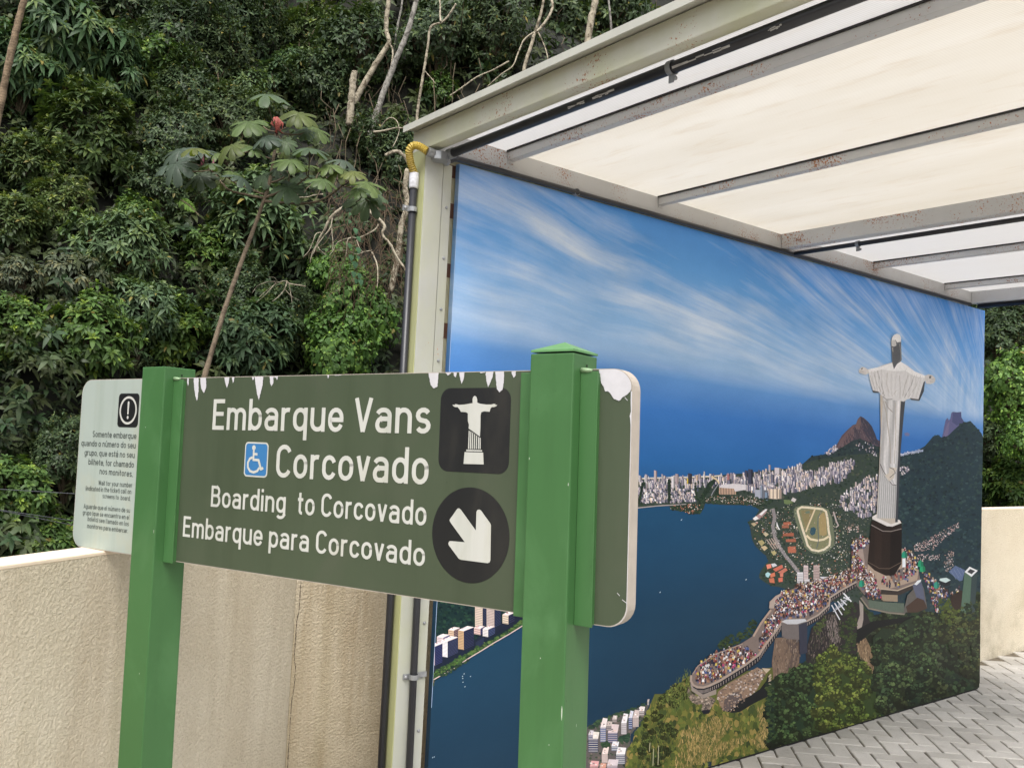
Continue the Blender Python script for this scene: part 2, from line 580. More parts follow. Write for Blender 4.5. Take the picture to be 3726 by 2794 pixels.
def roof_mat(name, tint, seed, dirt):
    m, t, b = new_mat(name)
    out = t.nodes['Material Output']
    v = coords(t, loc=(seed, seed, 0))
    vs = coords(t, scale=(1.0, 0.16, 1.0), loc=(seed, 0, 0))
    nd = noise(t, vs, 3.5, 6, 0.62)
    c0 = np.asarray(tint)
    base = ramp(t, [(0.30, tuple(c0 * (1 - np.array([0.07, 0.085, 0.115]) * dirt))), (0.66, tuple(c0))], nd)
    vr = coords(t, scale=(1.0, 1.0, 1.0))
    wv = t.nodes.new('ShaderNodeTexWave')
    wv.wave_type = 'BANDS'; wv.bands_direction = 'X'
    wv.inputs['Scale'].default_value = 32.0
    t.links.new(vr, wv.inputs['Vector'])
    rib = ramp(t, [(0.0, (0.86,) * 3), (0.35, (1, 1, 1))], wv.outputs['Fac'])
    c = mix(t, 1.0, base.outputs[0], rib.outputs[0], 'MULTIPLY')
    n2 = noise(t, coords(t, scale=(3.0, 0.5, 1), loc=(seed * 2, 0, 0)), 5.0, 5, 0.7)
    sm = ramp(t, [(0.54, (0, 0, 0)), (0.74, (0.26 * dirt,) * 3)], n2)
    c = mix(t, sm.outputs[0], c, s2l((196, 176, 146)))
    tl = t.nodes.new('ShaderNodeBsdfTranslucent')
    t.links.new(c, tl.inputs[0])
    t.links.new(c, b.inputs['Base Color'])
    b.inputs['Roughness'].default_value = 0.4
    ms = t.nodes.new('ShaderNodeMixShader')
    ms.inputs[0].default_value = 0.72
    t.links.new(b.outputs[0], ms.inputs[1])
    t.links.new(tl.outputs[0], ms.inputs[2])
    t.links.new(ms.outputs[0], out.inputs[0])
    return m

sh = empty('canopy_shelter', (-0.15, 0, 0))
tag(sh, 'grey steel canopy shelter with translucent ribbed roof above the mural', 'shelter')
def part(mb, name, m, root=sh, **kw):
    return local_to(mb.build(name, m, **kw), root)
YB = -2.35
post = part(MB().box(-0.193, -0.109, -0.05, 0.047, 0, 2.698), 'post', m_post, bevel=0.004)
def sub(mb, name, m, par, **kw):
    o = mb.build(name, m, **kw)
    o.parent = par
    o.matrix_parent_inverse = par.matrix_parent_inverse.copy() if False else Matrix.Identity(4)
    return o
# algae-covered weather side of the post (a sheet-metal cheek)
sub(MB().box(-0.1965, -0.1935, -0.049, 0.046, 0, 2.699), 'side_cheek', m_algae, post)
fl = sub(MB().box(-0.106, -0.066, -0.046, -0.041, 0, 2.66), 'flange_strip', m_post, post)
for k in range(12):
    z = 2.49 - k * 0.2
    part(MB().tube([(-0.084, -0.046, z), (-0.084, -0.049, z), (-0.084, -0.051, z)], [0.0065, 0.006, 0.003], 10), 'screw', m_galv)
part(MB().box(-0.195, -0.142, YB, 0.047, 2.70, 2.784), 'front_beam', m_steel_g, bevel=0.004)
capo = MB().box(-0.232, -0.10, YB, 0.055, 2.789, 2.802).box(-0.238, -0.2322, YB, 0.055, 2.775, 2.800)
part(capo, 'cap_flashing', m_cap)
part(MB().box(-0.1415, 4.51, 0.0, 0.055, 2.722, 2.804), 'wall_beam', m_steel, bevel=0.003)
for i, x in enumerate((0.238, 1.168, 3.132, 4.048)):
    rf = part(MB().box(x, x + 0.036, YB, -0.0015, 2.764, 2.8045), 'rafter', m_steel, bevel=0.002)
    sub(MB().box(x - 0.007, x - 0.0005, YB, -0.003, 2.7985, 2.8052), 'gasket', m_gasket, rf)
    sub(MB().box(x + 0.003, x + 0.033, -0.0045, -0.0005, 2.752, 2.7635), 'weld_plate', m_steel, rf)
part(MB().box(2.171, 2.236, YB, -0.0015, 2.722, 2.8045), 'cross_beam', m_steel, bevel=0.003)
part(MB().box(4.446, 4.510, YB, -0.0015, 2.720, 2.8045), 'cross_beam', m_steel, bevel=0.003)
warm = s2l((235, 232, 226)); cool = s2l((228, 227, 226))
for i, (x0, x1, c, dr) in enumerate(((-0.099, 0.254, cool, 0.5), (0.258, 1.184, warm, 1.0), (1.188, 2.20, warm, 1.0),
                                    (2.204, 3.148, cool, 0.3), (3.152, 4.064, cool, 0.3), (4.068, 4.62, cool, 0.3))):
    part(MB().box(x0, x1, YB, 0.07, 2.8056, 2.8116), 'roof_panel', roof_mat('polycarbonate', c, 3.0 + i * 2.3, dr))
part(MB().box(4.45, 4.53, 0.056, 0.13, 0, 2.80), 'post', m_post, bevel=0.004)
# ribbed sheet that backs the mural, with brown battens
def rib_mat():
    m, t, b = new_mat('ribbed_backing')
    wv = t.nodes.new('ShaderNodeTexWave')
    wv.wave_type = 'BANDS'; wv.bands_direction = 'X'
    wv.inputs['Scale'].default_value = 55.0
    t.links.new(coords(t), wv.inputs['Vector'])
    r_ = ramp(t, [(0.25, tuple(s2l((96, 92, 62)))), (0.55, tuple(s2l((214, 206, 172))))], wv.outputs['Fac'])
    t.links.new(r_.outputs[0], b.inputs['Base Color'])
    b.inputs['Roughness'].default_value = 0.6
    return m
bs = part(MB().box(-0.062, 4.4, 0.031, 0.037, 1.24, 2.71), 'backing_sheet', rib_mat())
for z0, z1 in ((2.64, 2.69), (2.475, 2.535), (2.235, 2.29), (1.99, 2.05), (1.76, 1.82)):
    sub(MB().box(-0.063, 4.39, 0.0275, 0.0305, z0, z1), 'batten', m_brown, bs)

# ------------------------------------------------------------------ conduits
def clamp(cx, cy, cz, r, axis, root, tail):
    b = MB()
    n = 14
    pts = []
    for k in range(n + 1):
        a = 2 * math.pi * k / n
        pts.append((math.cos(a) * (r + 0.0025), math.sin(a) * (r + 0.0025)))
    path = []
    for u, w in pts:
        path.append((cx + u, cy + w, cz) if axis == 'z' else (cx + u, cy, cz + w))
    v, f = [], []
    hw = 0.009
    for i, p in enumerate(path):
        for s in (-1, 1):
            for rr in (0, 0.0022):
                u, w = pts[i]
                k2 = 1 + rr / (r + 0.0025)
                if axis == 'z': v.append((cx + u * k2, cy + w * k2, cz + s * hw))
                else: v.append((cx + u * k2, cy + s * hw, cz + w * k2))
    for i in range(n):
        a = i * 4; c = (i + 1) * 4
        f += [(a + 1, c + 1, c + 3, a + 3), (a, a + 2, c + 2, c), (a, c, c + 1, a + 1), (a + 2, a + 3, c + 3, c + 2)]
    b.add(v, f)
    (x0, x1, y0, y1, z0, z1), bolt = tail
    b.box(x0, x1, y0, y1, z0, z1)
    cl = part(b, 'clamp', m_galv, root)
    if bolt:
        bx, by, bz = bolt
        sub(MB().tube([(bx, by, bz), (bx, by - 0.008, bz), (bx, by - 0.011, bz)], [0.007, 0.007, 0.003], 8), 'bolt', m_galv, cl)

PX, PY = -0.2145, -0.008
cv = empty('electrical_conduit', (PX, PY, 0))
tag(cv, 'upright black conduit with yellow flexible hose beside the shelter post', 'conduit')
part(MB().tube([(PX, PY, 0.0), (PX, PY, 2.575)], 0.0145, 14), 'pipe', m_black, cv, smooth=True)
part(MB().tube([(PX, PY, 2.545), (PX, PY, 2.55), (PX, PY, 2.602), (PX, PY, 2.606)], [0.017, 0.019, 0.019, 0.017], 14), 'coupling', m_whitecoup, cv, smooth=True)
K1c = (1440, 420, 0.22604)
hp = crop(K1c, [(262, 880), (245, 790), (228, 700), (216, 610), (228, 545), (265, 500), (310, 484), (370, 496), (425, 525), (470, 555), (508, 582)])
yy = np.linspace(PY, -0.085, len(hp)) ** 1
hpts = [on_y(q, y) for q, y in zip(hp, np.linspace(PY, -0.085, len(hp)))]
hpts[0] = np.array([PX, PY, 2.604])
# dense resample for the corrugations
dens, tot = [], 0
seg = [np.linalg.norm(hpts[i + 1] - hpts[i]) for i in range(len(hpts) - 1)]
L_ = sum(seg); n_ = int(L_ / 0.0040)
for k in range(n_ + 1):
    s = L_ * k / n_
    i = 0
    while i < len(seg) - 1 and s > seg[i]: s -= seg[i]; i += 1
    tt = s / seg[i]
    p0 = hpts[max(i - 1, 0)]; p1 = hpts[i]; p2 = hpts[i + 1]; p3 = hpts[min(i + 2, len(hpts) - 1)]
    dens.append(0.5 * ((2 * p1) + (p2 - p0) * tt + (2 * p0 - 5 * p1 + 4 * p2 - p3) * tt ** 2 + (3 * p1 - p0 - 3 * p2 + p3) * tt ** 3))
part(MB().tube(dens, [0.0130 if k % 2 else 0.0160 for k in range(len(dens))], 12), 'flexible_hose', m_yellow, cv)
clamp(PX, PY, 2.463, 0.0145, 'z', cv, ((PX - 0.045, PX - 0.014, PY - 0.004, PY + 0.0, 2.452, 2.474), (PX - 0.035, PY - 0.002, 2.463)))
clamp(PX, PY, 1.02, 0.0145, 'z', cv, ((PX - 0.04, PX - 0.014, PY - 0.004, PY, 1.01, 1.03), None))

# junction box in front of the post head
jb = empty('junction_box', (-0.16, -0.08, 2.69))
tag(jb, 'galvanised junction box where the pipes meet at the post head', 'junction box')
J = on_y((1440 + 715 * 0.22604, 420 + 650 * 0.22604), -0.085)
bj = MB()
oc = [(math.cos(R(22.5 + 45 * k)) * 0.036, math.sin(R(22.5 + 45 * k)) * 0.030) for k in range(8)]
bj.prism([(J[0] + u, J[1] + w) for u, w in oc], 'z', J[2] - 0.022, J[2] + 0.012)
part(bj, 'box_body', m_galv, jb, bevel=0.003)
e0 = hpts[-1]
part(MB().tube([e0, e0 + (J - e0) * 0.45], 0.0175, 12), 'nozzle', m_galv, jb)
part(MB().tube([(J[0] + 0.02, J[1] + 0.01, J[2]), (J[0] + 0.055, J[1] + 0.035, J[2] - 0.006)], 0.0165, 12), 'nozzle', m_galv, jb)
part(MB().tube([(-0.118, J[1] - 0.01, 2.683), (-0.118, J[1] - 0.045, 2.683)], 0.0205, 12), 'nozzle', m_galv, jb)

cbm = empty('electrical_conduit', (-0.118, -0.2, 2.683))
tag(cbm, 'paint-scuffed black conduit under the front roof beam', 'conduit')
part(MB().tube([(-0.118, -0.115, 2.683), (-0.118, YB, 2.683)], 0.0175, 14), 'pipe', m_black, cbm, smooth=True)
yc = on_x((2445, 236), -0.118)[1]
for y in (yc, yc - 1.6):
    clamp(-0.118, y, 2.683, 0.0175, 'y', cbm, ((-0.120, -0.116, y - 0.009, y + 0.009, 2.640, 2.664), (-0.118, y - 0.009, 2.650)))
# white scuffs where old paint shows
m_scuff = simple('paint_scuff', s2l((170, 168, 164)), 0.7, 0.2, 40)
rs = random.Random(8)
for q0, q1 in (((2130, 375), (2070, 400)), ((2240, 330), (2160, 362)), ((2450, 250), (2660, 165)), ((2800, 80), (2850, 60))):
    sb = MB()
    A, B = on_x(q0, -0.128), on_x(q1, -0.128)
    for k in range(7):
        a0, a1 = k / 7, (k + 1) / 7
        y0_, y1_ = A[1] + (B[1] - A[1]) * a0, A[1] + (B[1] - A[1]) * a1
        for an0, an1 in ((R(200 + rs.uniform(-8, 6)), R(214 + rs.uniform(-8, 10))),):
            rr = 0.0178
            sb.add([(-0.118 + rr * math.cos(an), y, 2.683 + rr * math.sin(an)) for y, an in ((y0_, an0), (y1_, an0), (y1_, an1), (y0_, an1))], [(0, 1, 2, 3)])
    part(sb, 'paint_scuff', m_scuff, cbm)

cmu = empty('electrical_conduit', (0, -0.01, 2.705))
tag(cmu, 'thin black conduit along the top edge of the mural', 'conduit')
part(MB().tube([(J[0] + 0.05, J[1] + 0.03, J[2] - 0.006), (-0.03, -0.02, 2.704), (0.1, -0.0165, 2.7065), (4.4, -0.0165, 2.7065)], 0.0115, 10), 'pipe', m_black, cmu, smooth=True)
clamp(0.62, -0.0165, 2.7065, 0.0115, 'y', cmu, ((0.615, 0.625, -0.03, -0.004, 2.717, 2.721), None))

cmb = empty('electrical_conduit', (2.27, -0.2, 2.70))
tag(cmb, 'black conduit hung below the middle cross beam', 'conduit')
part(MB().tube([(2.262, -0.03, 2.706), (2.262, -0.14, 2.706), (2.262, YB, 2.706)], 0.0125, 12), 'pipe', m_black, cmb, smooth=True)
yk = on_x((3122, 880), 2.262)[1]
clamp(2.262, yk, 2.706, 0.0125, 'y', cmb, ((2.260, 2.264, yk - 0.009, yk + 0.009, 2.668, 2.692), (2.262, yk - 0.009, 2.676)))
ceb = empty('electrical_conduit', (4.53, -0.2, 2.70))
tag(ceb, 'black conduit under the last cross beam at the far end', 'conduit')
part(MB().tube([(4.49, -0.03, 2.702), (4.49, YB, 2.702)], 0.0165, 12), 'pipe', m_black, ceb, smooth=True)

clo = empty('electrical_conduit', (-0.134, -0.068, 0))
tag(clo, 'short black conduit on the front of the shelter post below the sign', 'conduit')
part(MB().tube([(-0.128, -0.068, 0.0), (-0.138, -0.068, 1.28), (-0.138, -0.058, 1.31), (-0.138, -0.045, 1.32)], 0.0135, 12), 'pipe', m_black, clo, smooth=True)
clamp(-0.1325, -0.068, 0.70, 0.0135, 'z', clo, ((-0.170, -0.066, -0.0538, -0.0512, 0.69, 0.71), (-0.162, -0.053, 0.70)))
# ================================================================== MURAL
ML, MH = 4.665, 2.695
PRINT_GAIN = 1.14
mu = empty('mural_panel', (0, 0.014, 0))
tag(mu, 'wide printed mural of a white statue above a blue bay and city', 'mural')
# horizon of the printed sea, as a line in the mural's own plane
hz = np.array([on_y(q, 0.0)[[0, 2]] for q in ((1659, 1262), (1850, 1290), (2500, 1372), (2992, 1455), (3302, 1512), (3431, 1535))])
hk, h0 = np.polyfit(hz[:, 0], hz[:, 1], 1)
vp = on_y((3640, 1640), 0.0)          # the printed cirrus fans out from here

def print_sky():
    m, t, b = new_mat('mural_print_sky_and_sea')
    tc = t.nodes.new('ShaderNodeTexCoord')
    sp = t.nodes.new('ShaderNodeSeparateXYZ')
    t.links.new(tc.outputs['Object'], sp.inputs[0])
    X, Z = sp.outputs['X'], sp.outputs['Z']
    v = math_n(t, 'SUBTRACT', Z, math_n(t, 'ADD', math_n(t, 'MULTIPLY', X, float(hk)), float(h0)))
    fac = math_n(t, 'MULTIPLY', math_n(t, 'ADD', v, 1.9), 1 / 3.4)
    P = lambda d: (d + 1.9) / 3.4
    r = ramp(t, [(P(-1.8), tuple(s2l((26, 48, 66)))), (P(-1.15), tuple(s2l((27, 60, 84)))), (P(-0.62), tuple(s2l((33, 78, 114)))),
                 (P(-0.40), tuple(s2l((46, 104, 168)))), (P(-0.16), tuple(s2l((60, 116, 188)))), (P(0.0), tuple(s2l((96, 144, 204)))),
                 (P(0.09), tuple(s2l((150, 182, 220)))), (P(0.24), tuple(s2l((136, 178, 224)))), (P(0.55), tuple(s2l((98, 158, 224)))),
                 (P(0.95), tuple(s2l((64, 132, 216)))), (P(1.45), tuple(s2l((56, 120, 208))))], fac)
    # fanned cirrus
    dx = math_n(t, 'SUBTRACT', X, float(vp[0]))
    dz = math_n(t, 'SUBTRACT', Z, float(vp[2]))
    ang = math_n(t, 'ARCTAN2', dz, math_n(t, 'MULTIPLY', dx, -1.0))
    wob = math_n(t, 'MULTIPLY', math_n(t, 'SUBTRACT', noise(t, coords(t), 0.8, 1, 0.5), 0.5), 0.05)
    ang = math_n(t, 'ADD', ang, wob)
    rad = math_n(t, 'SQRT', math_n(t, 'ADD', math_n(t, 'MULTIPLY', dx, dx), math_n(t, 'MULTIPLY', dz, dz)))
    cx = t.nodes.new('ShaderNodeCombineXYZ')
    t.links.new(math_n(t, 'MULTIPLY', ang, 27.0), cx.inputs[0])
    t.links.new(math_n(t, 'MULTIPLY', rad, 0.42), cx.inputs[1])
    n1 = noise(t, cx.outputs[0], 1.7, 7, 0.66, 0.0)
    cx2 = t.nodes.new('ShaderNodeCombineXYZ')
    t.links.new(math_n(t, 'MULTIPLY', ang, 7.0), cx2.inputs[0])
    t.links.new(math_n(t, 'MULTIPLY', rad, 0.7), cx2.inputs[1])
    n2 = noise(t, cx2.outputs[0], 1.3, 4, 0.55)
    s = math_n(t, 'ADD', math_n(t, 'MULTIPLY', n1, 0.52), math_n(t, 'MULTIPLY', n2, 0.56))
    near = math_n(t, 'MULTIPLY', math_n(t, 'SUBTRACT', rad, 0.25), 0.9, True)
    n3 = noise(t, coords(t, scale=(4.2, 1, 1.1), rot=(0, R(38), 0)), 1.8, 7, 0.66, 0.1)
    s = math_n(t, 'ADD', math_n(t, 'MULTIPLY', s, near), math_n(t, 'MULTIPLY', math_n(t, 'MULTIPLY', n3, 1.1), math_n(t, 'SUBTRACT', 1.0, near)))
    # more cloud low in the sky, none over the sea
    env = ramp(t, [(P(0.0), (0, 0, 0)), (P(0.12), (0.75,) * 3), (P(0.5), (1, 1, 1)), (P(0.9), (0.55,) * 3), (P(1.4), (0.30,) * 3)], fac)
    cm = ramp(t, [(0.48, (0, 0, 0)), (0.56, (0.30,) * 3), (0.69, (1, 1, 1))], s)
    cf = math_n(t, 'MULTIPLY', math_n(t, 'MULTIPLY', cm.outputs[0], env.outputs[0]), 0.85)
    c = mix(t, cf, r.outputs[0], s2l((214, 224, 240)))
    # fine ripples of the sea / print grain
    gr = ramp(t, [(0.3, (0.965,) * 3), (0.7, (1.035,) * 3)], noise(t, coords(t, scale=(1, 1, 3)), 60.0, 4, 0.7))
    c = mix(t, 1.0, c, gr.outputs[0], 'MULTIPLY')
    tn = ramp(t, [(0.3, (0.88, 0.92, 0.94)), (0.7, (1.10, 1.08, 1.06))], noise(t, coords(t, scale=(1, 1, 2.2)), 1.7, 4, 0.6))
    c = mix(t, 1.0, c, tn.outputs[0], 'MULTIPLY')
    c = mix(t, 1.0, c, (PRINT_GAIN,) * 3, 'MULTIPLY')
    t.links.new(c, b.inputs['Base Color'])
    b.inputs['Roughness'].default_value = 0.4
    b.inputs['Specular IOR Level'].default_value = 0.12
    bump(t, b, noise(t, coords(t), 2.0, 2), 0.04, 0.02)
    return m
m_sky = print_sky()
m_print = vcol('mural_print', 0.4, 0.12, 0.10, 55.0, gain=PRINT_GAIN)
canvas = local_to(MB().box(0.0, ML, 0.0, 0.026, 0.012, MH).build('canvas', m_sky), mu)
m_ground_gap = simple('gap_shade_black', s2l((24, 22, 22)), 0.8)
local_to(MB().box(0.01, ML - 0.01, 0.004, 0.024, -0.002, 0.0115).build('gap_shade_strip', m_ground_gap), mu)  # dark strip filling the gap below the canvas: shade put into colour
m_hem = simple('canvas_fold', s2l((176, 200, 236)), 0.5)
local_to(MB().box(0.0, 0.0016, -0.0008, -0.0002, 0.55, MH).build('fold_line', m_hem), mu)

class Print:
    """flat printed shapes: coloured facets in the plane of the canvas, each a hair above the last"""
    GRID = np.zeros((1400, 820), np.int32)     # how many printed layers lie on each small square of the canvas
    STEP = 4.5e-6
    def __init__(self):
        self.V, self.T, self.C, self.n = [], [], [], 0
    def _map(self, pts):
        q = np.asarray(pts, float)
        D = CF + ((q[:, 0] - W_PX / 2) / F_PX)[:, None] * CR - ((q[:, 1] - H_PX / 2) / F_PX)[:, None] * CU
        P = CAM + D * (-CAM[1] / D[:, 1])[:, None]
        P[:, 0] = np.clip(P[:, 0], 0.0005, ML - 0.0005)
        P[:, 2] = np.clip(P[:, 2], 0.0125, MH - 0.0005)
        return P
    def poly(self, pts, rgb, k=None):
        if k is not None: pts = crop(k, pts)
        P = self._map(pts)
        lo, hi = (P.min(0) * 290).astype(int), (P.max(0) * 290).astype(int) + 1
        cell = self.GRID[lo[0]:hi[0], lo[2]:hi[2]]
        lev = int(cell.max()) + 1
        cell[...] = lev
        P[:, 1] = -(0.0002 + lev * self.STEP)
        tris = tessellate_polygon([[Vector((p[0], p[2], 0)) for p in P]])
        T = np.array([t_ for t_ in tris], int)
        if len(T) == 0: return
        self.V.append(P)
        a, b_, c = P[T[:, 0]], P[T[:, 1]], P[T[:, 2]]
        ny = np.cross(b_ - a, c - a)[:, 1]
        T[ny > 0] = T[ny > 0][:, ::-1]
        self.T.append(T + self.n)
        col = s2l(rgb)
        self.C.append(np.tile(col, (len(P), 1)) if col.ndim == 1 else col)
        self.n += len(P)
    def many(self, shapes, cyc=0):
        """shapes: list of (pts in source px, rgb)"""
        for pts, rgb in shapes:
            self.poly(pts, rgb)
    def patch(self, rows, fn, k, nu=22):
        """softly shaded strip: rows of (y, x left, x right); fn(u, y) -> colour"""
        pts, cols = [], []
        for y, xl, xr in rows:
            for i in range(nu + 1):
                u = i / nu
                pts.append((xl + (xr - xl) * u, y)); cols.append(s2l(fn(u, y)))
        P = self._map(crop(k, pts))
        lo, hi = (P.min(0) * 290).astype(int), (P.max(0) * 290).astype(int) + 1
        cell = self.GRID[lo[0]:hi[0], lo[2]:hi[2]]
        lev = int(cell.max()) + 1
        cell[...] = lev
        P[:, 1] = -(0.0002 + lev * self.STEP)
        T = []
        for j in range(len(rows) - 1):
            for i in range(nu):
                a = j * (nu + 1) + i; b_ = a + nu + 1
                T += [(a, b_, a + 1), (a + 1, b_, b_ + 1)]
        self.V.append(P); self.T.append(np.array(T) + self.n); self.C.append(np.array(cols)); self.n += len(P)
    def stroke(self, pts, w, rgb, k=None):
        if k is not None:
            pts = crop(k, pts); w = w * k[2]
        pts = [np.array(p, float) for p in pts]
        l, r_ = [], []
        for i, p in enumerate(pts):
            d = pts[min(i + 1, len(pts) - 1)] - pts[max(i - 1, 0)]
            d = d / (np.linalg.norm(d) + 1e-9)
            n_ = np.array([-d[1], d[0]]) * w / 2
            l.append(tuple(p + n_)); r_.append(tuple(p - n_))
        for i in range(len(pts) - 1):
            self.poly([l[i], l[i + 1], r_[i + 1], r_[i]], rgb)
    def build(self, name):
        return local_to(tri_mesh(name, np.vstack(self.V), np.vstack(self.T), np.vstack(self.C), m_print), mu)

def inside(pts, poly):
    x, y = pts[:, 0], pts[:, 1]
    r_ = np.zeros(len(pts), bool)
    n_ = len(poly)
    for i in range(n_):
        x0, y0 = poly[i]; x1, y1 = poly[(i + 1) % n_]
        c = (y0 > y) != (y1 > y)
        with np.errstate(divide='ignore', invalid='ignore'):
            xx = (x1 - x0) * (y - y0) / (y1 - y0 + 1e-12) + x0
        r_ ^= c & (x < xx)
    return r_
RNG = np.random.default_rng(11)
def scatter(poly, n_):
    p = np.array(poly)
    lo, hi = p.min(0), p.max(0)
    out = np.zeros((0, 2))
    while len(out) < n_:
        q = RNG.uniform(lo, hi, (n_ * 2, 2))
        out = np.vstack([out, q[inside(q, poly)]])
    return out[:n_]
def pick(pal):
    c = np.array(pal[RNG.integers(len(pal))], float)
    return np.clip(c * RNG.uniform(0.88, 1.1), 0, 255)
def blob(x, y, r_, n_=6, sq=0.8):
    a = RNG.uniform(0, 6.28)
    return [(x + math.cos(a + 6.283 * k / n_) * r_ * RNG.uniform(0.6, 1.15), y + math.sin(a + 6.283 * k / n_) * r_ * sq * RNG.uniform(0.6, 1.15)) for k in range(n_)]
def foliage(pr, poly, n_, r_, pal, sq=0.8):
    pts = scatter(poly, n_)
    pts = pts[np.argsort(pts[:, 1])]
    sh_ = []
    for x, y in pts:
        rr = r_ * RNG.uniform(0.5, 1.4)
        sh_.append((blob(x, y, rr, 6, sq), pick(pal)))
    pr.many(sh_, 40)
def buildings(pr, poly, n_, wr, hr, pal, side=0.55, lean=0.0):
    pts = scatter(poly, n_)
    pts = pts[np.argsort(pts[:, 1])]
    sh_ = []
    for x, y in pts:
        w, h = RNG.uniform(*wr), RNG.uniform(*hr)
        c = pick(pal)
        sk = 0.27 * w
        sh_.append(([(x, y), (x + w, y + sk), (x + w + lean * h, y + sk - h), (x + lean * h, y - h)], c))
        w2 = w * RNG.uniform(0.35, 0.7)
        sh_.append(([(x + w, y + sk), (x + w + w2, y + sk + w2 * .2), (x + w + w2 + lean * h, y + sk - h), (x + w + lean * h, y + sk - h)], np.array(c) * side * np.array([.85, .92, 1.12])))
        if h > 18:
            sh_.append(([(x + 1, y - h * .3), (x + w - 1, y - h * .3 + sk), (x + w - 1, y - h * .36 + sk), (x + 1, y - h * .36)], np.array(c) * .8))
    pr.many(sh_, 60)
def crowd(pr, poly, n_, h, dens_dark=0.35):
    pts = scatter(poly, n_)
    pts = pts[np.argsort(pts[:, 1])]
    pal = [(226, 222, 222), (214, 210, 214), (70, 52, 50), (120, 84, 70), (40, 42, 60), (52, 44, 48), (44, 40, 46), (36, 38, 52), (140, 52, 60), (176, 70, 110), (62, 80, 130), (170, 124, 100), (190, 170, 150), (96, 60, 56), (110, 116, 150), (170, 120, 96), (120, 70, 70), (206, 184, 90), (80, 70, 80)]
    sh_ = []
    for x, y in pts:
        s = h * RNG.uniform(0.62, 0.95)
        w = s * 0.30
        sh_.append(([(x - w * .55, y), (x + w * .55, y), (x + w * .5, y - s * .45), (x - w * .5, y - s * .45)], pick([(60, 56, 66), (44, 46, 64), (170, 130, 105), (90, 96, 130)])))
        sh_.append(([(x - w * .7, y - s * .38), (x + w * .7, y - s * .38), (x + w * .5, y - s * .8), (x - w * .5, y - s * .8)], pick(pal)))
        sh_.append((blob(x, y - s * .88, s * .12, 5, 1.0), pick([(52, 36, 32), (60, 44, 36), (150, 108, 84), (224, 220, 214)])))
    pr.many(sh_, 60)

A1 = (2280, 1600, 0.36166); A2 = (2900, 1900, 0.31646); A3 = (1500, 2150, 0.3882); A4 = (2100, 2350, 0.27125)
A5 = (3000, 1150, 0.33149); A6 = (2500, 1000, 0.57263); A7 = (2400, 1900, 0.59946); A8 = (2500, 2394, 0.27125)

# ---- far coast: peaks, forested slopes, city
pr = Print()
pr.poly([(1285, 1350), (1300, 1290), (1312, 1220), (1330, 1140), (1350, 1116), (1366, 1144), (1380, 1128), (1392, 1064), (1408, 1050), (1455, 1056), (1500, 1050),
         (1503, 1110), (1520, 1150), (1560, 1175), (1480, 1330)], (98, 98, 138), A5)
pr.poly([(1410, 1060), (1500, 1055), (1503, 1110), (1535, 1165), (1450, 1200), (1400, 1160)], (78, 82, 122), A5)
pr.poly([(1310, 1300), (1350, 1180), (1372, 1150), (1360, 1280), (1340, 1340)], (116, 108, 142), A5)
pr.poly([(0, 1560), (100, 1490), (140, 1400), (190, 1310), (250, 1250), (310, 1195), (345, 1185), (365, 1130), (395, 1098), (430, 1115), (480, 1160),
         (520, 1210), (555, 1290), (575, 1350), (606, 1368), (606, 1680), (0, 1680)], (92, 78, 86), A5)
pr.poly([(395, 1100), (480, 1160), (520, 1210), (555, 1290), (575, 1350), (600, 1420), (540, 1400), (470, 1330), (430, 1260), (405, 1190)], (64, 62, 76), A5)
pr.poly([(365, 1135), (393, 1102), (400, 1180), (380, 1250), (350, 1230), (345, 1190)], (112, 92, 92), A5)
pr.poly([(310, 1200), (345, 1190), (340, 1290), (290, 1390), (210, 1440), (130, 1480), (170, 1370), (230, 1290)], (108, 88, 92), A5)
pr.poly([(330, 1210), (352, 1230), (392, 1260), (400, 1330), (350, 1390), (300, 1420), (320, 1320)], (74, 68, 78), A5)
rock = [((x, y), ) for x, y in ()]
sh_ = []
for x, y in scatter(crop(A5, [(120, 1470), (250, 1260), (345, 1195), (395, 1110), (470, 1170), (540, 1290), (560, 1380), (380, 1400), (200, 1470)]), 160):
    l = RNG.uniform(5, 16)
    sh_.append(([(x, y), (x + 2, y), (x + 3 + l * .25, y + l), (x + 1 + l * .25, y + l)], pick([(76, 66, 76), (112, 96, 100), (62, 58, 70), (96, 84, 90)])))
pr.many(sh_)
g1 = crop(A6, [(680, 1226), (735, 1200), (790, 1152), (860, 1142), (930, 1122), (985, 1096), (1045, 1056), (1100, 1040), (1150, 1062), (1190, 1085), (1232, 1092), (1232, 1600), (960, 1600), (900, 1300), (760, 1225)])
pr.poly(g1, (44, 58, 62))
foliage(pr, g1, 700, 5.0, [(36, 52, 56), (48, 64, 62), (56, 72, 66), (30, 44, 52), (62, 74, 76)])
# right-hand mountain and the forest below it
g2 = crop(A6, [(1335, 1148), (1400, 1130), (1450, 1122), (1510, 1088), (1545, 1048), (1562, 1026), (1590, 1018), (1625, 1036), (1660, 1020), (1690, 990), (1740, 945), (1800, 928), (1830, 960), (1870, 1005), (1900, 1030),
               (1900, 2300), (1240, 2300), (1240, 1600), (1330, 1500)])
pr.poly(g2, (40, 58, 66))
foliage(pr, g2, 2600, 6.0, [(34, 52, 60), (44, 64, 70), (50, 70, 68), (38, 56, 58), (32, 46, 56), (56, 76, 78)])
pr.poly([(1355, 1140), (1400, 1128), (1450, 1118), (1500, 1110), (1500, 1122), (1420, 1134), (1360, 1150)], (150, 160, 186), A6)
pr.many([(blob(x, y, RNG.uniform(1.5, 3.5), 5), pick([(210, 210, 222), (180, 186, 205), (150, 160, 180)])) for x, y in scatter(crop(A6, [(1350, 1132), (1500, 1105), (1500, 1125), (1360, 1150)]), 60)])
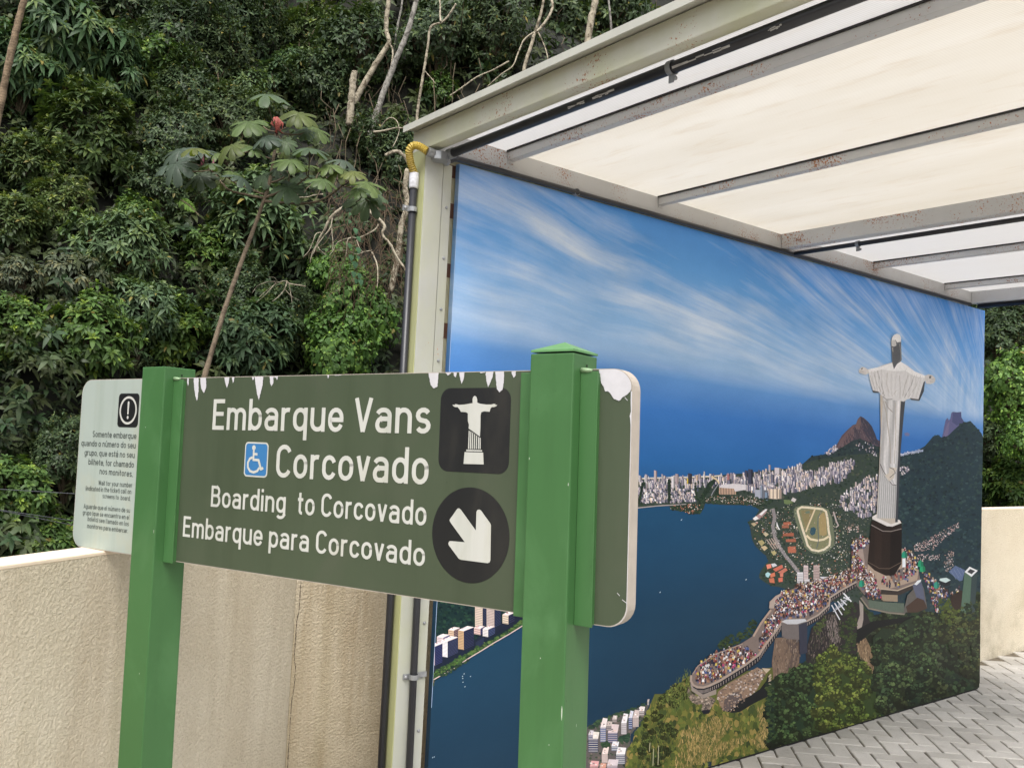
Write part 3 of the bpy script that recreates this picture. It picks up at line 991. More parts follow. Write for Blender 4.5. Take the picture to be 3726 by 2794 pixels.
pr.poly([(1380, 1005), (1400, 1000), (1416, 1012), (1408, 1024), (1384, 1022)], (112, 118, 160), A6)
# the shore land with its city
coast = [(110, 392), (300, 384), (600, 378), (850, 366), (930, 358), (1060, 345), (1200, 335), (1400, 308), (1600, 290), (1700, 272), (1780, 245), (1900, 200), (2250, 150), (2600, 130)]
shore = [(2600, 1700), (2300, 1680), (1600, 1500), (1540, 1480), (1460, 1470), (1390, 1432), (1340, 1395), (1330, 1360), (1370, 1285), (1425, 1222), (1400, 1160), (1380, 1150), (1330, 1105), (1290, 1060), (1262, 1000),
         (1250, 940), (1240, 870), (1212, 825), (1270, 800), (1335, 705), (1260, 655), (1000, 655), (900, 648), (790, 640), (776, 690), (735, 742), (630, 746), (575, 722), (500, 710), (440, 700), (430, 664), (300, 672), (110, 690)]
pr.poly(coast + shore, (58, 70, 64), A1)
foliage(pr, crop(A1, coast + shore), 1900, 4.5, [(42, 60, 48), (54, 72, 56), (36, 52, 46), (66, 80, 62), (80, 84, 72)])
pr.poly([(110, 398), (300, 390), (600, 384), (860, 374), (960, 362), (955, 352), (860, 360), (600, 370), (300, 378), (110, 384)], (222, 210, 192), A1)
pr.poly([(110, 382), (300, 376), (600, 368), (860, 358), (860, 362), (600, 373), (300, 380), (110, 387)], (200, 214, 226), A1)
tone = [(226, 216, 216), (204, 194, 198), (178, 168, 178), (214, 196, 184), (152, 146, 160), (190, 176, 170), (236, 230, 230), (120, 116, 134)]
buildings(pr, crop(A1, [(110, 420), (700, 405), (900, 395), (960, 380), (1200, 370), (1600, 320), (1760, 280), (1760, 420), (1200, 470), (900, 480), (700, 500), (110, 520)]), 420, (2.5, 6), (9, 26), tone)
buildings(pr, crop(A1, [(110, 500), (690, 500), (690, 620), (430, 640), (110, 640)]), 360, (3, 7), (4, 13), tone)
buildings(pr, crop(A1, [(940, 470), (1250, 420), (1700, 380), (2200, 270), (2200, 420), (1900, 480), (1560, 560), (1280, 560), (1230, 520)]), 520, (3, 7), (8, 26), tone)
buildings(pr, crop(A6, [(900, 1215), (1060, 1190), (1060, 1230), (960, 1300), (900, 1260)]), 130, (3, 7), (6, 20), tone)
buildings(pr, crop(A6, [(1100, 1330), (1210, 1250), (1215, 1480), (1130, 1560), (960, 1480), (980, 1390)]), 240, (3, 7), (7, 20), tone)
buildings(pr, crop(A6, [(1040, 1080), (1150, 1060), (1220, 1110), (1215, 1180), (1150, 1130), (1060, 1110)]), 26, (2, 5), (3, 7), tone)
buildings(pr, crop(A6, [(870, 1135), (945, 1080), (955, 1110), (900, 1150)]), 70, (2, 4), (3, 6), tone)
buildings(pr, crop(A6, [(1345, 1230), (1400, 1215), (1410, 1250), (1360, 1275)]), 40, (3, 5), (3, 7), tone)
for px_, w_, y0_, y1_, c_ in ((275, 30, 305, 420, (196, 180, 180)), (183, 28, 345, 420, (190, 184, 190)), (350, 18, 342, 410, (180, 172, 176)), (490, 34, 340, 440, (176, 158, 160)), (450, 34, 365, 480, (222, 218, 222)),
                           (617, 40, 335, 440, (66, 64, 74)), (606, 14, 385, 440, (224, 200, 70)), (775, 14, 315, 390, (210, 204, 204)), (698, 20, 352, 405, (214, 186, 160)), (1190, 28, 305, 372, (70, 72, 92)),
                           (1222, 48, 293, 440, (66, 70, 90)), (1428, 22, 248, 325, (190, 180, 186)), (1488, 70, 278, 340, (206, 198, 204)), (1322, 22, 300, 350, (92, 92, 112)), (1010, 26, 342, 400, (176, 120, 124)),
                           (1450, 36, 345, 430, (110, 110, 130)), (1290, 130, 500, 590, (172, 176, 190)), (1345, 28, 455, 600, (140, 150, 170)), (1390, 34, 525, 605, (130, 150, 176)), (1430, 130, 495, 590, (222, 206, 188)), (120, 26, 355, 420, (196, 190, 196))):
    pr.poly([(px_, y1_), (px_ + w_ * .65, y1_ + 6), (px_ + w_ * .65, y0_ + 4), (px_, y0_)], c_, A1)
    pr.poly([(px_ + w_ * .65, y1_ + 6), (px_ + w_, y1_ + 4), (px_ + w_, y0_ + 8), (px_ + w_ * .65, y0_ + 4)], np.array(c_) * .62, A1)
for k in range(11):
    x = 928 + k * 16
    pr.poly([(x, 548), (x + 10, 550), (x + 12, 484), (x + 2, 480)], (208, 172, 150), A1)
pr.poly([(930, 480), (950, 450), (1080, 440), (1200, 450), (1200, 500), (1090, 520), (1080, 490)], (216, 210, 214), A1)
for k in range(7):
    pr.poly([(1432 + k * 18, 590), (1444 + k * 18, 592), (1444 + k * 18, 492), (1432 + k * 18, 490)], (232, 216, 196) if k % 2 else (170, 150, 140), A1)
# green avenues
for pts in ([(412, 400), (442, 400), (440, 620), (414, 620)], [(112, 640), (150, 430), (180, 420), (150, 560), (130, 650)], [(690, 410), (706, 520), (716, 600), (696, 600), (684, 500)],
            [(715, 640), (760, 540), (830, 420), (890, 392), (885, 430), (830, 510), (780, 590), (740, 650)], [(880, 560), (920, 450), (930, 560)]):
    P_ = crop(A1, pts)
    pr.poly(P_, (38, 54, 44))
    foliage(pr, P_, 60, 3.2, [(36, 52, 42), (50, 68, 48), (30, 44, 40)])
pr.stroke([(900, 395), (925, 440), (870, 520), (850, 560)], 9, (150, 150, 158), A1)
pr.stroke([(850, 368), (905, 400), (930, 440)], 16, (214, 196, 160), A1)
foliage(pr, crop(A1, [(720, 600), (900, 560), (1240, 570), (1500, 600), (1330, 690), (1250, 652), (800, 640), (730, 650)]), 520, 3.8, [(40, 58, 46), (52, 70, 52), (32, 48, 42), (60, 76, 60)])
pr.many([(blob(x, y, RNG.uniform(1.2, 3.2), 4), pick([(226, 220, 216), (190, 170, 160), (206, 196, 190), (168, 120, 100)])) for x, y in
         scatter(crop(A1, [(780, 570), (1250, 560), (1400, 620), (1330, 660), (800, 620)]), 150)])
pr.stroke([(112, 684), (300, 664), (430, 656), (600, 648)], 9, (182, 172, 172), A1)
# island by the shore
isl = crop(A1, [(432, 690), (470, 660), (620, 648), (740, 646), (778, 668), (760, 710), (725, 745), (630, 746), (575, 722), (500, 710)])
pr.poly(isl, (46, 62, 50))
foliage(pr, isl, 120, 3.4, [(40, 58, 46), (58, 76, 56), (34, 48, 42)])
pr.many([(blob(x, y, RNG.uniform(1.5, 3.6), 4), pick([(208, 150, 130), (226, 220, 214), (190, 120, 100)])) for x, y in scatter(isl, 46)])
# lower land: parks, houses, road
lower = crop(A1, [(1300, 800), (1420, 700), (1700, 640), (2150, 620), (2250, 1400), (1700, 1440), (1600, 1300), (1480, 1200), (1330, 1080), (1270, 960)])
foliage(pr, lower, 900, 4.2, [(40, 58, 44), (56, 74, 52), (34, 50, 42), (70, 84, 58), (46, 64, 56)])
pr.many([(blob(x, y, RNG.uniform(1.4, 4.2), 4), pick([(186, 114, 92), (226, 222, 218), (206, 160, 138), (190, 180, 176), (232, 224, 200), (150, 140, 130)])) for x, y in scatter(lower, 420)], 60)
pr.stroke([(1470, 690), (1490, 780), (1470, 870), (1490, 980), (1540, 1080), (1600, 1170), (1660, 1240), (1730, 1330)], 34, (142, 136, 138), A1)
pr.many([(blob(x, y, 1.6, 4), pick([(220, 216, 214), (70, 72, 80), (170, 160, 160)])) for x, y in scatter(crop(A1, [(1475, 900), (1500, 900), (1560, 1080), (1740, 1320), (1700, 1320), (1530, 1090)]), 130)])
for k in range(4):
    pr.stroke([(1408 + k * 24, 1000 - k * 6), (1450 + k * 24, 1060 - k * 4), (1478 + k * 22, 1100 - k * 4)], 11, (176, 160, 152), A1)
pr.poly([(1270, 805), (1300, 770), (1385, 700), (1415, 700), (1400, 740), (1330, 800)], (170, 140, 140), A1)
pr.poly([(1330, 750), (1395, 694), (1416, 698), (1355, 760)], (232, 230, 232), A1)
pr.poly([(1268, 790), (1300, 765), (1330, 790), (1290, 812)], (240, 238, 238), A1)
for x, y, w_, h_ in ((1370, 940, 60, 34), (1320, 1020, 70, 50), (1350, 1075, 70, 40), (1450, 1125, 60, 40), (1250, 840, 60, 30)):
    pr.poly([(x, y), (x + w_ * .6, y - h_ * .3), (x + w_, y + h_ * .3), (x + w_ * .5, y + h_)], pick([(206, 186, 150), (190, 178, 128), (214, 200, 168)]), A1)
for x, y, w_, h_ in ((1575, 830, 75, 24), (1570, 940, 110, 28), (1600, 1000, 100, 26), (1620, 1075, 80, 60), (1560, 860, 70, 26)):
    pr.poly([(x, y), (x + w_, y - 6), (x + w_ + 4, y + h_), (x + 4, y + h_)], pick([(186, 112, 88), (164, 104, 84)]), A1)
pr.poly([(1510, 820), (1530, 880), (1545, 900), (1530, 905), (1506, 860)], (236, 234, 236), A1)
pr.poly([(1580, 600), (1640, 605), (1680, 630), (1620, 650), (1585, 640)], (112, 130, 88), A1)
pr.poly([(1652, 610), (1672, 578), (1708, 598), (1690, 628)], (214, 206, 206), A1)
# race track
def ell(cx, cy, rx, ry, a0, a1, n_=14):
    return [(cx + rx * math.cos(R(a0 + (a1 - a0) * i / n_)), cy + ry * math.sin(R(a0 + (a1 - a0) * i / n_))) for i in range(n_ + 1)]
pr.poly([(1680, 700), (1700, 675), (1780, 655), (1960, 672), (2030, 700), (2065, 780), (2090, 960), (2088, 1060), (2040, 1110), (1960, 1150), (1870, 1140), (1800, 1090), (1760, 990), (1710, 850), (1684, 760)], (112, 120, 98), A1)
track = [(1720, 700), (1760, 676), (1820, 680), (1900, 688), (1970, 696), (2005, 720), (2022, 800), (2030, 900), (2048, 1000), (2040, 1060), (1990, 1100), (1930, 1118), (1860, 1104), (1820, 1060), (1800, 990), (1770, 900), (1740, 800), (1722, 730), (1720, 700)]
pr.poly(track, (132, 132, 100), A1)
pr.poly([(1752, 712), (1900, 700), (1806, 900), (1775, 800)], (140, 128, 92), A1)
pr.poly([(1935, 760), (1990, 725), (2008, 800), (2012, 950), (1985, 965), (1940, 955)], (166, 146, 104), A1)
pr.stroke(track, 22, (226, 214, 190), A1)
pr.stroke([(1895, 694), (1860, 780), (1830, 850), (1802, 925)], 16, (218, 200, 168), A1)
pr.stroke([(1808, 960), (1850, 998), (1920, 1012), (1985, 1000), (2035, 970)], 22, (226, 210, 178), A1)
pr.stroke([(1960, 715), (1925, 780), (1922, 860), (1930, 990), (1925, 1040), (1910, 1092)], 8, (92, 106, 110), A1)
pr.poly([(1842, 940), (1852, 885), (1885, 875), (1905, 895), (1895, 945), (1865, 962)], (52, 84, 98), A1)
pr.poly([(1795, 720), (1840, 712), (1845, 735), (1805, 742)], (108, 124, 108), A1)
pr.stroke([(2080, 720), (2110, 820), (2130, 860), (2105, 880)], 14, (190, 178, 176), A1)
# club with red roofs, by the water
foliage(pr, crop(A1, [(1340, 1340), (1400, 1250), (1500, 1220), (1640, 1300), (1690, 1440), (1500, 1460), (1390, 1420)]), 160, 4.0, [(36, 54, 44), (50, 68, 50)])
for pts in ([(1405, 1255), (1450, 1245), (1458, 1285), (1415, 1300)], [(1470, 1300), (1560, 1255), (1575, 1285), (1500, 1325)], [(1520, 1330), (1600, 1285), (1620, 1310), (1560, 1350)], [(1440, 1350), (1490, 1330), (1495, 1370), (1450, 1385)],
            [(1430, 1395), (1480, 1385), (1490, 1440), (1440, 1435)], [(1525, 1390), (1570, 1380), (1570, 1425), (1530, 1430)], [(1540, 1345), (1575, 1340), (1575, 1375), (1545, 1378)]):
    pr.poly(pts, pick([(206, 120, 92), (196, 108, 90), (214, 132, 112)]), A1)
pr.poly([(1452, 1245), (1490, 1240), (1515, 1262), (1470, 1282)], (214, 214, 220), A1)
pr.poly([(1395, 1345), (1420, 1328), (1450, 1345), (1425, 1385), (1400, 1372)], (176, 214, 220), A1)
for x, w_, y0_, y1_, c_ in ((1780, 46, 1262, 1420, (214, 196, 196)), (1880, 60, 1260, 1440, (190, 168, 164)), (1715, 60, 1330, 1500, (222, 218, 222)), (1945, 80, 1375, 1500, (214, 214, 220)), (1790, 50, 1400, 1500, (220, 214, 216))):
    pr.poly([(x, y1_), (x + w_, y1_), (x + w_, y0_), (x, y0_)], c_, A1)
    for k in range(int((y1_ - y0_) / 16)):
        pr.poly([(x + 4, y0_ + 22 + k * 16), (x + w_ - 4, y0_ + 22 + k * 16), (x + w_ - 4, y0_ + 28 + k * 16), (x + 4, y0_ + 28 + k * 16)], np.array(c_) * .72, A1)
for x, y in ((545, 803), (1195, 1403), (330, 1530)):
    pr.poly([(x, y), (x + 14, y - 8), (x + 10, y + 4), (x + 2, y + 10)], (206, 214, 222), A1)
# houses in the valley on the right
val = crop(A2, [(1330, 260), (1520, 180), (1700, 80), (1860, 0), (1890, 40), (1700, 190), (1560, 320), (1350, 330)])
pr.many([(blob(x, y, RNG.uniform(1.2, 3.4), 4), pick([(214, 186, 182), (226, 216, 216), (190, 160, 156), (160, 130, 124)])) for x, y in scatter(val, 260)], 50)
val = crop(A2, [(1300, 400), (1450, 360), (1640, 370), (1640, 430), (1500, 450), (1350, 460)])
pr.many([(blob(x, y, RNG.uniform(1.2, 3.0), 4), pick([(214, 186, 182), (226, 216, 216), (190, 160, 156)])) for x, y in scatter(val, 110)], 50)
val = crop(A2, [(1690, 380), (1760, 320), (1800, 340), (1810, 500), (1720, 580), (1690, 520)])
pr.many([(blob(x, y, RNG.uniform(1.2, 3.0), 4), pick([(190, 160, 150), (226, 216, 216), (170, 140, 130)])) for x, y in scatter(val, 90)], 50)
val = crop(A2, [(540, 40), (700, 20), (720, 110), (570, 110)])
pr.many([(blob(x, y, RNG.uniform(1.2, 3.0), 4), pick([(214, 176, 164), (226, 216, 216), (190, 150, 140)])) for x, y in scatter(val, 60)], 50)

# ---- lower left: wooded shore with apartment blocks
g3 = crop(A3, [(100, 60), (1100, 60), (1100, 330), (1000, 350), (880, 410), (740, 480), (640, 560), (520, 640), (380, 730), (240, 810), (170, 870), (100, 930)])
pr.poly(g3, (24, 44, 44))
foliage(pr, g3, 900, 6.5, [(20, 40, 40), (30, 54, 46), (38, 64, 50), (16, 32, 38), (26, 48, 48)])
pr.poly(crop(A3, [(140, 620), (300, 560), (560, 470), (800, 300), (1060, 180), (1060, 290), (880, 360), (600, 520), (330, 690), (140, 780)]), (26, 34, 50))
def block(x, y, w, h, w2, light, dark, floors, roof=(226, 212, 212)):
    """a printed apartment block: lit front, shaded side, floor lines"""
    pr.poly([(x, y), (x + w, y + w * .18), (x + w, y - h + w * .18), (x, y - h)], light, A3)
    pr.poly([(x + w, y + w * .18), (x + w + w2, y - w2 * .38), (x + w + w2, y - h - w2 * .30), (x + w, y - h + w * .18)], dark, A3)
    pr.poly([(x, y - h), (x + w, y - h + w * .18), (x + w + w2, y - h - w2 * .30), (x + w2 * .9, y - h - w2 * .42)], roof, A3)
    for k in range(floors):
        yy_ = y - h + h * (k + .55) / floors
        pr.poly([(x + 3, yy_), (x + w - 3, yy_ + w * .17), (x + w - 3, yy_ + w * .17 + h / floors * .35), (x + 3, yy_ + h / floors * .35)], np.array(light) * .72, A3)
        pr.poly([(x + w + 2, yy_ + w * .16), (x + w + w2 - 2, yy_ - w2 * .34), (x + w + w2 - 2, yy_ - w2 * .34 + 3), (x + w + 2, yy_ + w * .16 + 3)], np.array(dark) * 1.7 + 12, A3)
    for k in range(5):
        rx_, ry_ = x + w * .3 + k * w2 * .15, y - h - k * w2 * .06 - 2
        pr.poly([(rx_, ry_), (rx_ + 14, ry_ + 2), (rx_ + 14, ry_ - 9), (rx_, ry_ - 11)], pick([(236, 226, 226), (190, 150, 150), (214, 200, 204)]), A3)
block(588, 330, 70, 260, 45, (206, 188, 174), (32, 36, 54), 16)
block(696, 330, 72, 190, 62, (192, 174, 168), (30, 36, 56), 13)
block(845, 300, 55, 82, 60, (210, 194, 176), (30, 34, 52), 4)
block(578, 400, 60, 60, 40, (206, 176, 172), (40, 40, 70), 3)
block(660, 420, 50, 70, 65, (222, 214, 214), (40, 48, 72), 5)
block(338, 430, 50, 70, 60, (200, 172, 148), (84, 68, 70), 4)
block(430, 540, 52, 175, 96, (190, 158, 124), (28, 32, 52), 12)
block(230, 530, 60, 105, 60, (214, 196, 200), (60, 60, 90), 7)
block(272, 610, 58, 150, 98, (228, 224, 228), (34, 38, 58), 12)
block(166, 690, 44, 180, 72, (196, 176, 184), (32, 36, 66), 12, (232, 222, 222))
block(100, 700, 40, 60, 44, (214, 200, 206), (36, 38, 66), 3)
pr.poly(crop(A3, [(590, 480), (670, 430), (670, 490), (600, 540)]), (36, 44, 66))
bank = crop(A3, [(140, 800), (220, 740), (330, 690), (480, 580), (520, 600), (560, 540), (690, 470), (740, 470), (850, 400), (1000, 290), (1060, 260), (1060, 320), (900, 400), (740, 500), (600, 580), (500, 650), (330, 730), (200, 820), (130, 880)])
foliage(pr, bank, 320, 6.0, [(56, 82, 44), (70, 98, 52), (46, 70, 44), (84, 104, 60), (40, 58, 44)])
pr.stroke([(120, 860), (200, 826), (300, 770), (400, 715), (520, 632), (640, 560), (760, 485), (900, 405), (1040, 318)], 9, (196, 176, 172), A3)
foliage(pr, crop(A3, [(240, 790), (420, 690), (530, 640), (500, 670), (340, 770), (250, 810)]), 70, 5.0, [(40, 58, 46), (34, 50, 44), (52, 74, 50)])
foliage(pr, crop(A3, [(100, 850), (200, 830), (205, 860), (170, 910), (100, 940)]), 40, 5.0, [(46, 60, 48), (150, 120, 120), (64, 78, 54)])
for x, y in ((485, 772), (470, 795), (472, 815), (474, 850), (493, 893), (545, 796), (205, 1550), (190, 1556)):
    pr.poly([(x - 3, y), (x + 5, y - 4), (x + 5, y + 3), (x - 2, y + 7)], (190, 206, 216), A3)

# ---- bottom edge: town blocks below the hill
town = crop(A4, [(100, 1100), (300, 1000), (600, 870), (740, 860), (900, 780), (960, 800), (900, 930), (800, 1080), (720, 1180), (700, 1400), (620, 1700), (100, 1700)])
pr.poly(town, (92, 86, 84))
foliage(pr, town, 160, 6.5, [(60, 76, 56), (44, 60, 50), (120, 106, 100), (80, 84, 72)])
foliage(pr, crop(A4, [(160, 1080), (300, 990), (550, 890), (700, 860), (920, 760), (960, 700), (1000, 720), (900, 790), (720, 880), (420, 990), (180, 1110)]), 70, 8.0, [(48, 68, 52), (36, 54, 50), (60, 80, 56)])
def tb(x, y, w, h, w2, light, dark):
    pr.poly([(x, y), (x + w, y), (x + w, y - h), (x, y - h)], dark, A4)
    pr.poly([(x, y - h), (x + w, y - h), (x + w + w2 * .2, y - h - w2), (x + w2 * .3, y - h - w2 * 1.1)], light, A4)
    n_ = max(2, int(h / 26))
    for k in range(n_):
        pr.poly([(x + 4, y - h + (k + .3) * h / n_), (x + w - 4, y - h + (k + .3) * h / n_), (x + w - 4, y - h + (k + .62) * h / n_), (x + 4, y - h + (k + .62) * h / n_)], np.array(light) * .84, A4)
    for k in range(4):
        rx_, ry_ = x + RNG.uniform(0, w * .7), y - h - RNG.uniform(0, w2 * .8)
        pr.poly([(rx_, ry_), (rx_ + w * .22, ry_), (rx_ + w * .22, ry_ - 16), (rx_, ry_ - 16)], pick([(236, 226, 224), (180, 160, 156), (120, 110, 112), (206, 180, 170)]), A4)
for a in ((150, 1420, 130, 180, 90, (222, 214, 206), (52, 60, 92)), (310, 1280, 74, 190, 120, (226, 214, 212), (108, 118, 150)), (410, 1290, 130, 130, 110, (214, 196, 196), (84, 90, 120)), (590, 1180, 72, 150, 120, (232, 226, 228), (170, 160, 164)),
          (690, 1110, 50, 150, 90, (214, 214, 226), (72, 84, 124)), (745, 1080, 80, 120, 100, (206, 190, 186), (180, 164, 160)), (830, 930, 70, 60, 60, (226, 216, 214), (140, 130, 130)), (940, 790, 24, 50, 30, (206, 196, 190), (160, 150, 146)),
          (390, 1130, 70, 60, 60, (190, 176, 170), (120, 112, 116)), (470, 1020, 60, 40, 50, (196, 184, 178), (130, 120, 120)), (150, 1250, 60, 60, 60, (206, 200, 206), (110, 110, 130)),
          (330, 1560, 80, 120, 90, (226, 206, 200), (190, 170, 166)), (460, 1400, 90, 60, 60, (222, 220, 224), (120, 124, 140)), (520, 1580, 120, 130, 90, (232, 226, 226), (110, 112, 126)), (170, 1690, 110, 80, 70, (214, 160, 160), (150, 120, 120)), (400, 1690, 140, 90, 80, (210, 196, 200), (150, 140, 146)), (300, 1690, 80, 60, 60, (206, 150, 130), (150, 110, 100))):
    tb(*a)
foliage(pr, crop(A4, [(330, 1300), (420, 1280), (420, 1340), (330, 1360)]), 20, 7.0, [(40, 60, 46), (52, 72, 50)])
foliage(pr, crop(A4, [(570, 1230), (690, 1180), (690, 1260), (600, 1300)]), 30, 8.0, [(40, 62, 50), (52, 74, 56)])
allland = crop(A1, [(1300, 700), (1700, 640), (2300, 560), (2560, 600), (2560, 1300), (2300, 1400), (1720, 1300), (1480, 1190), (1300, 1040)])
pr.many([(blob(x, y, RNG.uniform(.8, 2.2), 4), pick([(214, 206, 200), (190, 150, 130), (150, 140, 134), (232, 226, 222), (60, 70, 62), (110, 108, 100)])) for x, y in scatter(allland, 700)])
pr.build('printed_coast')

def clumps(poly, n_, rad, pal, small=14):
    pts = scatter(poly, n_)
    pts = pts[np.argsort(pts[:, 1])]
    for x, y in pts:
        rr = rad * RNG.uniform(.6, 1.3)
        base = np.array(pal[RNG.integers(len(pal))], float) * RNG.uniform(.85, 1.12)
        pr.poly(blob(x, y + rr * .25, rr * 1.05, 9, .95), base * .42)
        for k in range(small):
            a, q = RNG.uniform(0, 6.283), rr * RNG.uniform(.1, 1.0) ** .6
            dx, dy = math.cos(a) * q, math.sin(a) * q * .85
            lt = .72 - .42 * dy / rr + .10 * dx / rr + RNG.normal(0, .10)
            pr.poly(blob(x + dx, y + dy, rr * RNG.uniform(.16, .32), 5, .9), np.clip(base * lt, 8, 235))
# ---- nearer layers: grass hill, rocks, trees, terrace, crowd, statue
pr = Print()
hillp = crop(A4, [(620, 1720), (700, 1400), (780, 1180), (860, 1050), (930, 900), (990, 760), (1040, 640), (1120, 640), (1190, 640), (1220, 580), (1270, 620), (1330, 520), (1420, 470), (1500, 400), (1560, 420), (1700, 560), (2000, 480), (2212, 340),
             (2500, 300), (3200, 200), (4200, 100), (5800, -200), (5800, 1000), (2212, 1720)])
pr.poly(hillp, (92, 96, 48))
def grass(poly, n_, pal, l=(7, 20), w=2.2, cyc=60):
    pts = scatter(poly, n_)
    pts = pts[np.argsort(pts[:, 1])]
    sh = []
    for x, y in pts:
        L_ = RNG.uniform(*l); s = RNG.normal(0, 0.28) * L_
        sh.append(([(x - w / 2, y), (x + w / 2, y), (x + s, y - L_)], pick(pal)))
    pr.many(sh, cyc)
gz = crop(A4, [(620, 1720), (700, 1400), (780, 1180), (860, 1050), (930, 900), (1000, 760), (1300, 560), (1500, 420), (1700, 620), (2300, 700), (2800, 900), (2400, 1500), (1900, 1720)])
grass(gz, 2600, [(88, 96, 44), (108, 112, 52), (70, 82, 40), (128, 120, 62), (60, 74, 42), (146, 124, 70)])
foliage(pr, gz, 900, 9.0, [(96, 104, 50), (74, 86, 42), (118, 118, 58), (60, 72, 40), (140, 124, 70), (86, 96, 46)], 1.5)
clumps(crop(A4, [(930, 900), (1000, 760), (1200, 640), (1330, 520), (1500, 420), (1560, 600), (1300, 800), (1100, 1000), (900, 1150)]), 46, 13, [(112, 122, 58), (98, 110, 52), (124, 128, 66)], 10)
clumps(crop(A4, [(820, 1250), (1100, 1000), (1350, 1100), (1250, 1450), (1050, 1650), (760, 1650)]), 40, 13, [(92, 104, 52), (80, 92, 48), (104, 108, 56)], 10)
dry = [crop(A8, [(340, 850), (480, 800), (620, 920), (420, 1100), (240, 1240), (0, 1330), (0, 1100), (160, 950)]), crop(A8, [(940, 690), (1080, 640), (1120, 1050), (1180, 1180), (960, 1230), (860, 1120), (980, 1000)]),
       crop(A4, [(1380, 1180), (1700, 1000), (1900, 950), (2000, 1180), (1700, 1350), (1900, 1500), (1400, 1700), (1280, 1600)]), crop(A8, [(0, 1330), (330, 1180), (800, 1060), (800, 1120), (400, 1350), (0, 1470)])]
for d_ in dry:
    foliage(pr, d_, 90, 6.0, [(138, 122, 74), (150, 130, 82), (116, 108, 60), (92, 96, 50), (84, 90, 46)], 1.4)
    grass(d_, 460, [(168, 142, 92), (152, 130, 80), (182, 154, 104), (128, 114, 68), (98, 98, 52), (80, 88, 46), (72, 82, 44)], (8, 22), 3.2)
grass(crop(A4, [(860, 1200), (1150, 1000), (1350, 1150), (1250, 1500), (1000, 1650), (800, 1600)]), 420, [(60, 72, 40), (46, 60, 38), (80, 86, 44), (40, 50, 36)])
for x, y0_, y1_ in ((975, 1290, 1410), (1022, 1370, 1600), (1090, 1330, 1590)):
    pr.stroke([(x, y0_), (x - 8, y1_)], 9, (176, 170, 140), A4)
# trees of the slope
dark_tree = [(30, 46, 34), (38, 56, 38), (46, 64, 40), (26, 38, 34), (52, 70, 44)]
bright_tree = [(72, 88, 40), (88, 104, 46), (60, 76, 38), (102, 112, 52), (46, 62, 36)]
far_slope = crop(A7, [(1180, 480), (1300, 560), (1560, 520), (1640, 560), (1760, 540), (1900, 480), (1960, 440), (1960, 1000), (1500, 1140), (1100, 1280), (660, 1360), (670, 960), (900, 840), (1190, 720)])
pr.poly(far_slope, (34, 42, 34))
foliage(pr, far_slope, 1500, 10.0, dark_tree + [(44, 56, 40)])
clumps(far_slope, 230, 24, [(66, 80, 50), (56, 72, 48), (76, 86, 54), (60, 70, 50)])
# cliffs
pr.poly([(885, 790), (920, 640), (1000, 560), (1080, 520), (1190, 480), (1260, 560), (1290, 640), (1230, 720), (1190, 800), (1100, 780), (1000, 800), (920, 870), (890, 850)], (44, 40, 42), A7)
pr.poly([(700, 700), (840, 690), (850, 760), (845, 860), (800, 930), (690, 945), (680, 850)], (118, 98, 84), A7)
pr.poly([(760, 710), (840, 690), (850, 790), (820, 880), (770, 900), (800, 800)], (92, 78, 72), A7)
pr.poly([(1010, 600), (1060, 560), (1085, 640), (1090, 720), (1060, 740), (1020, 690)], (128, 116, 112), A7)
pr.poly([(1190, 730), (1250, 700), (1280, 760), (1300, 860), (1290, 930), (1260, 860), (1210, 800)], (126, 104, 80), A7)
pr.poly([(1210, 470), (1235, 500), (1235, 590), (1225, 640), (1205, 680), (1195, 620), (1215, 560)], (158, 146, 138), A7)
pr.poly([(1195, 650), (1290, 600), (1600, 560), (1500, 600), (1320, 640), (1240, 700), (1190, 760)], (22, 24, 26), A7)
def rocky(poly, n_, pal):
    sh = []
    for x, y in scatter(poly, n_):
        l = RNG.uniform(4, 22); w_ = RNG.uniform(1.2, 4)
        sx = RNG.normal(0, .18) * l
        sh.append(([(x, y), (x + w_, y + 1), (x + w_ * .6 + sx, y + l), (x + sx, y + l * .9)], pick(pal)))
    pr.many(sh)
rocky(crop(A7, [(700, 700), (840, 690), (850, 760), (845, 860), (800, 930), (690, 945), (680, 850)]), 260, [(132, 112, 96), (100, 84, 74), (146, 128, 112), (84, 72, 66), (116, 98, 84)])
rocky(crop(A7, [(890, 800), (920, 640), (1000, 560), (1085, 530), (1100, 740), (1000, 790), (920, 860)]), 420, [(60, 52, 50), (84, 74, 70), (110, 98, 92), (40, 36, 38), (30, 32, 34), (54, 60, 44)])
rocky(crop(A7, [(1190, 730), (1250, 700), (1280, 760), (1300, 860), (1290, 930), (1260, 860), (1210, 800)]), 110, [(142, 120, 94), (112, 92, 72), (156, 134, 106), (96, 80, 66)])
rocky(crop(A7, [(736, 610), (892, 605), (892, 700), (840, 712), (738, 694)]), 60, [(112, 104, 102), (124, 116, 112), (98, 92, 92)])
rk = crop(A8, [(480, 700), (430, 600), (400, 500), (420, 440), (560, 330), (800, 200), (940, 120), (1000, 150), (1060, 200), (980, 330), (940, 420), (830, 520), (740, 600), (660, 690), (560, 720)])
pr.poly(rk, (140, 116, 98))
pr.poly([(480, 700), (500, 560), (560, 480), (700, 440), (740, 500), (760, 590), (660, 690), (560, 720)], (96, 84, 82), A8)
pr.poly([(540, 715), (620, 640), (720, 560), (850, 500), (960, 420), (1080, 440), (1100, 500), (900, 600), (700, 720), (600, 730)], (30, 32, 34), A8)
pr.many([(blob(x, y, RNG.uniform(2, 6), 5), pick([(160, 134, 112), (120, 100, 90), (176, 152, 132), (96, 84, 78), (190, 180, 176)])) for x, y in scatter(rk, 260)], 60)
